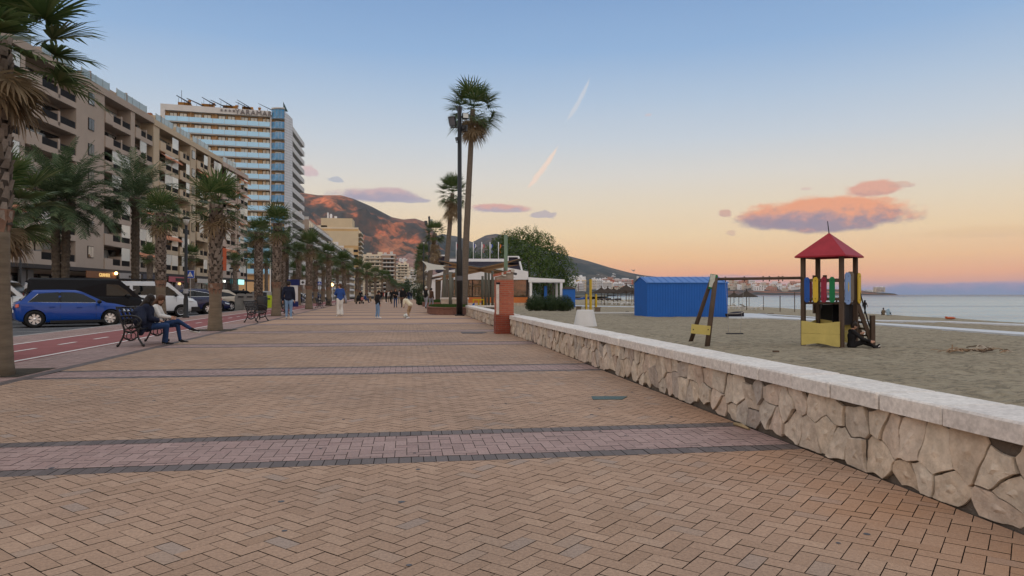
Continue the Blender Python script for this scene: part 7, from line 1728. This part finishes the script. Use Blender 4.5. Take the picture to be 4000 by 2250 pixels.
def person(label,loc,rz,h=1.72,pose='stand',top=None,bot=None,shoe=None,skin=None,hair=('short',None),over=None,bulk=1.0,leg=1.0,sleeve=None,vox=.02,fingers=False,face=(0,1,0),group=None,shorts=False,flare=0,extra=None):
    J=dict(BASEJ); J.update(POSE[pose]); J.update(over or {}); J={k:Vector(v) for k,v in J.items()}; s=h/1.75
    fc=Vector(face).normalized(); segs=[]
    def sg(a,b_,ra,rb,z): segs.append((Vector(a)*s,Vector(b_)*s,ra*s,rb*s,z))
    up=(J['hd']-J['nk']).normalized(); cx=J['ch']; 
    sg(J['hd']-up*.045+fc*.018,J['hd']-up*.02+fc*.02,.070,.075,0); sg(J['hd']+up*.03-fc*.012,J['hd']+up*.045,.092,.088,0)
    sg(J['hd']+fc*.095-up*.01,J['hd']+fc*.108-up*.035,.012,.016,0); sg(J['hd']+fc*.085-up*.075,J['hd']+fc*.09-up*.072,.018,.016,0); sd=up.cross(fc)
    for q in (-1,1): sg(J['hd']+sd*.092*q-up*.01,J['hd']+sd*.095*q-up*.035,.018,.014,0)
    sg(J['nk']-up*.04,J['hd']-up*.05,.055,.052,0)
    B=bulk
    mid=J['pel'].lerp(cx,.55); ax=(J['sr']-J['sl']).normalized(); hx=(J['hr']-J['hl']).normalized()
    for q in (-1,1):
        sg(J['sl' if q<0 else 'sr'].lerp(J['nk'],.10),J['nk']-up*.05,.066*B,.060*B,1)
        sg(cx+ax*q*.085,mid+hx*q*.06,.105*B,.088*B,1); sg(mid+hx*q*.06,J['pel']+hx*q*.065,.09*B,.102*B,1)
    sg(cx+up*.06,mid,.105*B,.10*B,1)
    for a,b_,c_ in (('sl','el','wl'),('sr','er','wr')):
        sg(J[a],J[b_],.060*B,.050*B,4); sg(J[b_],J[c_].lerp(J[b_],.06),.048*B,.038*B,4)
        d=(J[c_]-J[b_]).normalized(); w0=J[c_]; sg(w0-d*.02,w0+d*.02,.027,.030,0)
        px_=d.cross(fc); px_=px_.normalized() if px_.length>.1 else d.orthogonal().normalized(); nn=px_.cross(d)
        if fingers:
            sg(w0+d*.03-px_*.02,w0+d*.085-px_*.025,.020,.018,0); sg(w0+d*.03+px_*.02,w0+d*.085+px_*.025,.020,.018,0)
            for i,(o,l) in enumerate(((-.033,.060),(-.011,.075),(.011,.070),(.033,.055))):
                p0=w0+d*.09+px_*o; p1=p0+d*l*.5+nn*.012; p2=p1+d*l*.38+nn*.028; sg(p0,p1,.0095,.009,0); sg(p1,p2,.009,.0075,0)
            q_=-1 if a=='sr' else 1; t0=w0+d*.03+px_*q_*-.035; t1=t0+d*.035+px_*q_*-.025+nn*.01; sg(t0,t1,.012,.010,0); sg(t1,t1+d*.03+nn*.01,.010,.008,0)
        else: sg(w0+d*.03,w0+d*.10,.036,.028,0); sg(w0+d*.10,w0+d*.16,.028,.018,0)
    for a,b_,c_,t_ in (('hl','kl','al','tl'),('hr','kr','ar','tr')):
        sg(J[a],J[b_],.088*leg,.062*leg,2); sg(J[b_],J[b_].lerp(J[c_],.9),.060*leg,(.045+flare)*leg,0 if shorts else 2)
        sg(J[c_]+Vector((0,0,.0)),J[c_].lerp(J[t_],.4)-Vector((0,0,.015)),.046,.046,3); sg(J[c_].lerp(J[t_],.2)-Vector((0,0,.03)),J[t_],.040,.033,3)
    for ex in (extra or []): sg(*ex)
    mb=MB()
    for a,b_,ra,rb,z in segs: mb.cap2(a,b_,ra,rb,10)
    o=mb.build('person',m_skin,None)
    md=o.modifiers.new('r','REMESH'); md.mode='VOXEL'; md.voxel_size=vox*s; md.use_smooth_shade=True
    sm=o.modifiers.new('s','SMOOTH'); sm.iterations=2; sm.factor=.5
    dg=bpy.context.evaluated_depsgraph_get(); me=bpy.data.meshes.new_from_object(o.evaluated_get(dg)); o.modifiers.clear(); o.data=me
    me.materials.clear()
    for m_ in (skin or m_skin,top,bot,shoe or m_blk,sleeve or top): me.materials.append(m_)
    n=len(me.polygons); ce=np.empty(n*3); me.polygons.foreach_get('center',ce); ce=ce.reshape(-1,3); best=np.full(n,1e9); zi=np.zeros(n,int)
    for a,b_,ra,rb,z in segs:
        a=np.array(a); d=np.array(b_)-a; L=max(1e-9,(d@d)); t=np.clip(((ce-a)@d)/L,0,1); ds=np.linalg.norm(ce-a-t[:,None]*d,axis=1)-(ra+(rb-ra)*t); k=ds<best-1e-5; best[k]=ds[k]; zi[k]=z
    me.polygons.foreach_set('material_index',zi.astype(np.int32)); me.polygons.foreach_set('use_smooth',[True]*n); me.update()
    o.location=loc; o.rotation_euler=(0,0,rz); tag(o,label,'person',group)
    hk,hm=hair
    if hk:
        mb=MB(); hc=J['hd']+up*.035-fc*.018
        cap=lambda c,r,sc_=(1,1,1): mb.sph(c*s,r*s,14,10,sc_)
        cap(hc+up*.012,.104,(1.0,1.02,1.02)); 
        if hk=='short': cap(J['hd']-fc*.035+up*.0,.092)
        if hk=='long':
            bk=J['hd']-fc*.045
            mb.tube([(bk+up*.05)*s,(bk-up*.08)*s,(bk-up*.22-fc*.03)*s,(bk-up*.34-fc*.03)*s],[.09*s,.10*s,.085*s,.04*s],10)
            for q in (-1,1): mb.tube([(J['hd']+sd*q*.085+up*.02)*s,(J['hd']+sd*q*.10-up*.1)*s,(J['hd']+sd*q*.10-up*.25+fc*.02)*s],[.035*s,.036*s,.018*s],8)
        if hk=='bun': cap(J['hd']-fc*.03+up*.0,.09); cap(J['hd']-fc*.04+up*.145,.045)
        if hk=='hood': cap(J['hd']-fc*.01-up*.0,.12); mb.tube([(J['hd']-fc*.04)*s,(J['nk']-fc*.04)*s],[.11*s,.11*s],10)
        if hk=='cap': mb.tube([(hc+up*.05)*s,(hc+up*.14)*s],[.10*s,.06*s],12); mb.box((hc+fc*.10+up*.02)*s,(.14*s,.10*s,.015*s))
        hm_=hm or m_hd; hh=mb.build('hair' if hk not in ('hood','cap') else hk,hm_,o,True)
    if fingers or vox<.019:
        for a_,t_ in (('al','tl'),('ar','tr')):
            A_,T_=J[a_],J[t_]; dn=Vector((0,0,-.048)) if abs((T_-A_).normalized().z)<.75 else Vector((0,0,-.03)); mb=MB()
            mb.tube([(A_+dn-(T_-A_)*.15)*s,((A_+T_)*.5+Vector((0,0,-.035)))*s,(T_+Vector((0,0,-.026))+(T_-A_)*.12)*s],[.036*s,.040*s,.030*s],8); mb.build('shoe_sole',M('white_sole',(.6,.6,.6),.7,0,.05),o,True)
        for q in (-1,1):
            mb=MB(); mb.sph((J['hd']+fc*.088+sd*q*.032+up*.012)*s,.011*s,8,6); mb.build('eye',M('eye_dark',(.02,.015,.015),.2,0,0),o,True)
        mb=MB(); mb.sph((J['hd']+fc*.093-up*.052)*s,.014*s,8,6,(1.5,.5,.4)) ; mb.build('mouth',M('lips',(.33,.10,.09),.5,0,0),o,True)
    return o
K=dict(navy=clothm('navy',(.012,.016,.035)),black=clothm('black',(.013,.013,.015)),jean=clothm('pale_denim',(.17,.27,.42)),jeand=clothm('dark_denim',(.02,.045,.12)),white=clothm('white',(.60,.60,.58)),cream=clothm('cream',(.60,.55,.42)),blue=clothm('royal_blue',(.03,.075,.26)),grey=clothm('grey',(.26,.27,.32)),tan=clothm('tan',(.32,.22,.13)),khaki=clothm('khaki',(.14,.11,.075)),pink=clothm('pink',(.45,.18,.17)),red=clothm('red',(.30,.04,.04)),lblue=clothm('light_blue',(.30,.42,.52)),wsh=clothm('white_shoe',(.65,.66,.68)),brown=clothm('brown',(.10,.055,.035)))
away=-YAW
person('man in a dark jacket and pale jeans standing with his back to the viewer',at(1128,33.3),away+R(8),1.77,'stand',K['navy'],K['jean'],K['wsh'],over=dict(el=(-.27,-.02,1.14),wl=(-.27,.02,.86),hd=(-.01,.04,1.63)),bulk=1.28,leg=1.15,vox=.018,hair=('short',None))
w1=person('woman in a blue sweater and wide white trousers looking left',at(1328,37.0),away+R(35),1.70,'stand',K['blue'],K['white'],K['wsh'],over=dict(el=(-.24,.10,1.18),wl=(-.06,.22,1.14),er=(.25,-.02,1.15),wr=(.24,.0,.92),al=(-.08,0,.09),ar=(.09,-.03,.09)),bulk=1.15,leg=1.22,flare=.035,vox=.018,hair=('short',m_hb),face=(-.75,.65,0))
mb=MB(); mb.tube([(.25,-.02,1.1),(.30,-.05,.9),(.31,-.04,.68)],[.05,.07,.035],8); mb.build('draped_pullover',K['grey'],w1,True)
person('boy in a black jacket and pale jeans looking down at the ground',at(1475,33.9),away+R(-55),1.34,'lookdown',K['black'],K['jean'],K['wsh'],bulk=1.2,leg=1.2,vox=.018,hair=('short',None),face=(.1,1,-.35))
person('boy in a cream jacket and tan trousers bending forward with one foot on the ball',at(1597,33.7),away+R(70),1.32,'bend',K['cream'],K['tan'],K['wsh'],bulk=1.25,vox=.018,hair=('short',m_hb),face=(0,.75,-.6))
e=empty('football','white and green football at the foot of the boy in the cream jacket','ball',at(1585,34.2,.11),0); mb=MB(); mb.sph((0,0,0),.11,16,12); mb.build('ball',M('ball_white',(.6,.62,.6),.5,0,0),e,True); mb=MB()
for v in ((0,-1,.2),(1,0,.1),(-.8,-.5,-.3),(.5,-.7,-.6),(-.3,-.3,.95)): v=Vector(v).normalized()*.075; mb.sph(v,.045,8,6)
mb.build('panel',M('ball_green',(.02,.15,.10),.5,0,0),e,True)
tow=PI-YAW
person('long haired woman in black walking towards the viewer with folded arms',at(1545,61),tow+R(5),1.66,'cross',K['black'],K['jeand'],K['black'],vox=.022,hair=('long',m_hb),bulk=1.1)
person('broad man dressed in black walking towards the viewer',at(1574,62),tow,1.76,'stand',K['black'],K['black'],K['black'],vox=.022,bulk=1.3,leg=1.1)
person('woman with white sleeves and a black vest walking left of the long haired woman',at(1509,92),tow,1.66,'walk',K['black'],K['black'],K['wsh'],sleeve=K['white'],vox=.025,hair=('long',m_hb))
person('person in a light top just behind the woman with white sleeves',at(1521,104),tow,1.74,'walk2',K['white'],K['black'],K['black'],vox=.03)
person('person in dark clothes right behind the long haired woman',at(1529,84),tow,1.70,'walk',K['black'],K['black'],K['black'],vox=.025,hair=('long',m_hb))
person('man in black walking left of the woman with white sleeves',at(1489,104),away,1.76,'walk2',K['black'],K['navy'],K['black'],vox=.03)
person('person in a pale grey top seen between the two people in black',at(1561,88),tow,1.66,'walk2',K['grey'],K['khaki'],K['black'],vox=.025)
person('man in a dark jacket with a white bag right of the broad man',at(1596,98),away,1.74,'walk',K['navy'],K['jeand'],K['black'],vox=.028)
FAR=[(1606,140,'navy','jeand',0,'walker in navy left of the far group'),(1612,155,'black','black',1,'walker in black inside the far group'),(1618,170,'black','khaki',0,'dark dressed walker at the middle of the far group'),(1600,190,'white','jeand',1,'small far walker in a white top'),(1625,210,'white','white',0,'far walker dressed all in white'),(1633,150,'black','black',1,'walker in black near the far planter'),
 (1640,180,'navy','black',0,'far walker beside the green shrub'),(1588,175,'brown','black',1,'far walker in a brown coat'),(1500,150,'red','black',0,'far walker in a red top'),(1478,170,'black','black',1,'far walker under the palms, left of the crowd'),(1540,200,'lblue','black',0,'far walker in light blue'),(1569,160,'black','jeand',1,'far walker glimpsed behind the broad man'),(1516,190,'navy','navy',0,'tiny far walker in navy')]
for px,d,a,b_,q,l in FAR: person(l,at(px,d),tow if q else away,1.68,'walk' if q else 'walk2',K[a],K[b_],K['black'],vox=.035,group='distant walkers')
person('man with a white cap, black vest and white sleeves strolling on the right side',at(1664,56.5),away+R(-18),1.76,'walk',K['black'],K['grey'],K['black'],sleeve=K['white'],vox=.02,bulk=1.12,leg=1.2,hair=('cap',K['white']),over=dict(el=(-.26,.03,1.16),wl=(-.18,.20,1.02),er=(.26,-.03,1.16),wr=(.2,.12,1.0)))
person("man in a dark hooded top leaning forward beside the man in the white cap",at(1684,57.5),away+R(-30),1.66,'walk2',K['brown'],K['grey'],K['wsh'],vox=.02,bulk=1.15,leg=1.15,hair=('short',None))
# pushchair group and people on the far benches
e=empty('pushchair','black pushchair standing by the far benches','pushchair',at(1405,85),R(60)); mb=MB(); mb.prism([(-.35,.35),(.25,.35),(.42,.75),(.30,1.0),(-.1,1.05),(-.35,.7)],'y',-.24,.24); mb.build('seat',K['black'],e)
for x in (-.35,.38):
    mb=MB()
    for y in (-.25,.25): mb.tube([(x,y-.03,.14),(x,y+.03,.14)],[.14,.14],14)
    mb.build('wheel',m_tyre,e)
mb=MB()
for y in (-.22,.22): mb.tube([(-.3,y,.15),(.35,y,.9),(.55,y,1.05)],.018,6)
mb.build('handle',m_iron,e)
person('small child in pink standing by the pushchair',at(1415,84),away,.95,'stand',K['pink'],K['black'],K['wsh'],vox=.025,hair=('short',m_hb),bulk=1.3)
person('person in dark clothes standing behind the pushchair',at(1409,90),tow,1.66,'pockets',K['black'],K['black'],K['black'],vox=.025)
person('seated person in blue on the far bench right of the pushchair',at(1427,96,0),R(-70),1.70,'bench',K['blue'],K['jeand'],K['black'],vox=.025)
person('seated person in tan trousers on the far bench',at(1437,99,0),R(-70),1.70,'bench',K['khaki'],K['tan'],K['wsh'],vox=.025)
person('person in white standing behind the far benches',at(1443,112),tow,1.72,'stand',K['white'],K['khaki'],K['black'],vox=.028)
person('worker in a yellow vest beyond the grey waste containers',at(951,75),tow,1.70,'stand',clothm('hi_vis',(.50,.62,.04)),K['black'],K['black'],vox=.03)
person('dark dressed person passing behind the man in the dark jacket',at(1098,46),away+R(60),1.62,'walk',K['black'],K['grey'],K['black'],vox=.025,hair=('long',None))
# the pair on the near bench
fx=R(-90)+BG
person("dark haired person in a bulky navy coat on the bench, back to the viewer",(-5.90,17.24,-.05),fx+R(14),1.60,'bench',K['navy'],K['jeand'],K['black'],over=dict(ch=(0,-.02,.86),sl=(-.20,-.04,.98),sr=(.20,-.02,.98),al=(-.16,.36,.09),tl=(-.2,.50,.05),ar=(.05,.42,.09),tr=(.04,.58,.05),hd=(.02,.06,1.18)),bulk=1.55,leg=1.1,vox=.015,fingers=False,hair=('long',None),face=(-.6,.8,0),
  extra=[((-.15,-.10,.62),(.15,-.10,.62),.15,.15,1),((-.24,-.16,.50),(.26,-.12,.46),.13,.12,1),((.10,-.18,.78),(.36,-.16,.62),.16,.13,1),((.36,-.16,.62),(.46,-.12,.38),.13,.08,1),((-.2,-.18,.85),(.30,-.2,.84),.13,.13,1),((.22,-.15,.90),(.50,-.12,.66),.13,.13,1)])
person('long haired woman in a white pullover and jeans on the bench, legs crossed',(-5.86,17.82,-.05),fx+R(4),1.60,'bench',K['white'],K['jeand'],K['black'],over=dict(kr=(.02,.48,.62),ar=(-.10,.78,.40),tr=(-.10,.97,.34),kl=(-.05,.46,.52),al=(-.06,.52,.10),tl=(-.07,.70,.05),wl=(-.02,.30,.68),wr=(.08,.30,.72),el=(-.24,.06,.76),er=(.24,.08,.76),hd=(.02,.06,1.17)),bulk=1.2,vox=.0125,fingers=True,hair=('long',m_hb),face=(.55,.8,-.05))
# woman leaning against the play tower
wt=TO+Vector((.0,0,0)); wp=Matrix.Rotation(-YAW,3,'Z')@Vector((.33,-.80,0))+TO
pw_=person("woman in black with her hair up sitting on the sand against the tower",(wp.x,wp.y,-.60),R(-90)-YAW+R(-6),1.66,'sit',K['black'],K['black'],K['black'],over=dict(pel=(0,.0,.14),ch=(0,.02,.46),kl=(-.12,.42,.22),al=(-.12,.82,.09),tl=(-.15,.95,.16),kr=(.10,.40,.34),ar=(.10,.70,.08),tr=(.12,.86,.07),wl=(-.05,.30,.52),el=(-.22,.14,.38),wr=(.20,.52,.30),er=(.24,.26,.36),hd=(0,.09,.79)),bulk=1.15,vox=.0135,fingers=True,hair=('bun',m_hd),face=(0,1,-.15))
e=empty('drink_cup','small white cup held by the woman leaning against the tower','cup',pw_.matrix_basis@Vector((-.04,.40,.52)),0); mb=MB(); mb.lathe([(.028,-.05),(.038,.06),(.034,.06)],n=12); mb.build('cup',m_white,e)
# on the shore
p=Gs(3378,1226); person('man in black walking along the water edge with his head down',p,away+R(-60),1.76,'walk',K['black'],K['black'],K['black'],vox=.025,hair=('hood',K['black']),face=(0,1,-.3))
p=Gs(3451,1232); person('person with a hair bun in an olive top sitting at the water edge',p,away+R(-15),1.68,'sit',K['khaki'],K['black'],K['black'],vox=.025,hair=('bun',None))
p=Gs(3468,1232.5); person('person in a pale blue hooded top sitting at the water edge',p,away+R(-55),1.72,'sit',K['lblue'],K['jeand'],K['black'],vox=.025,hair=('hood',K['lblue']),bulk=1.2,over=dict(hd=(0,.14,.74)))
# ================================================ AIR
mh=bpy.data.materials.new('haze_air'); mh.use_nodes=True; t=NT(mh.node_tree); t.n.clear()
pv=t.new('ShaderNodeVolumePrincipled'); pv.inputs['Color'].default_value=(.72,.82,1.0,1); pv.inputs['Density'].default_value=3e-5; pv.inputs['Anisotropy'].default_value=0
ou=t.new('ShaderNodeOutputMaterial'); t.l.new(pv.outputs[0],ou.inputs['Volume'])
mb=MB(); mb.bb(-9500,9500,-9800,8800,-12,900); hz=mb.build('haze',mh,None); hz['kind']='stuff'
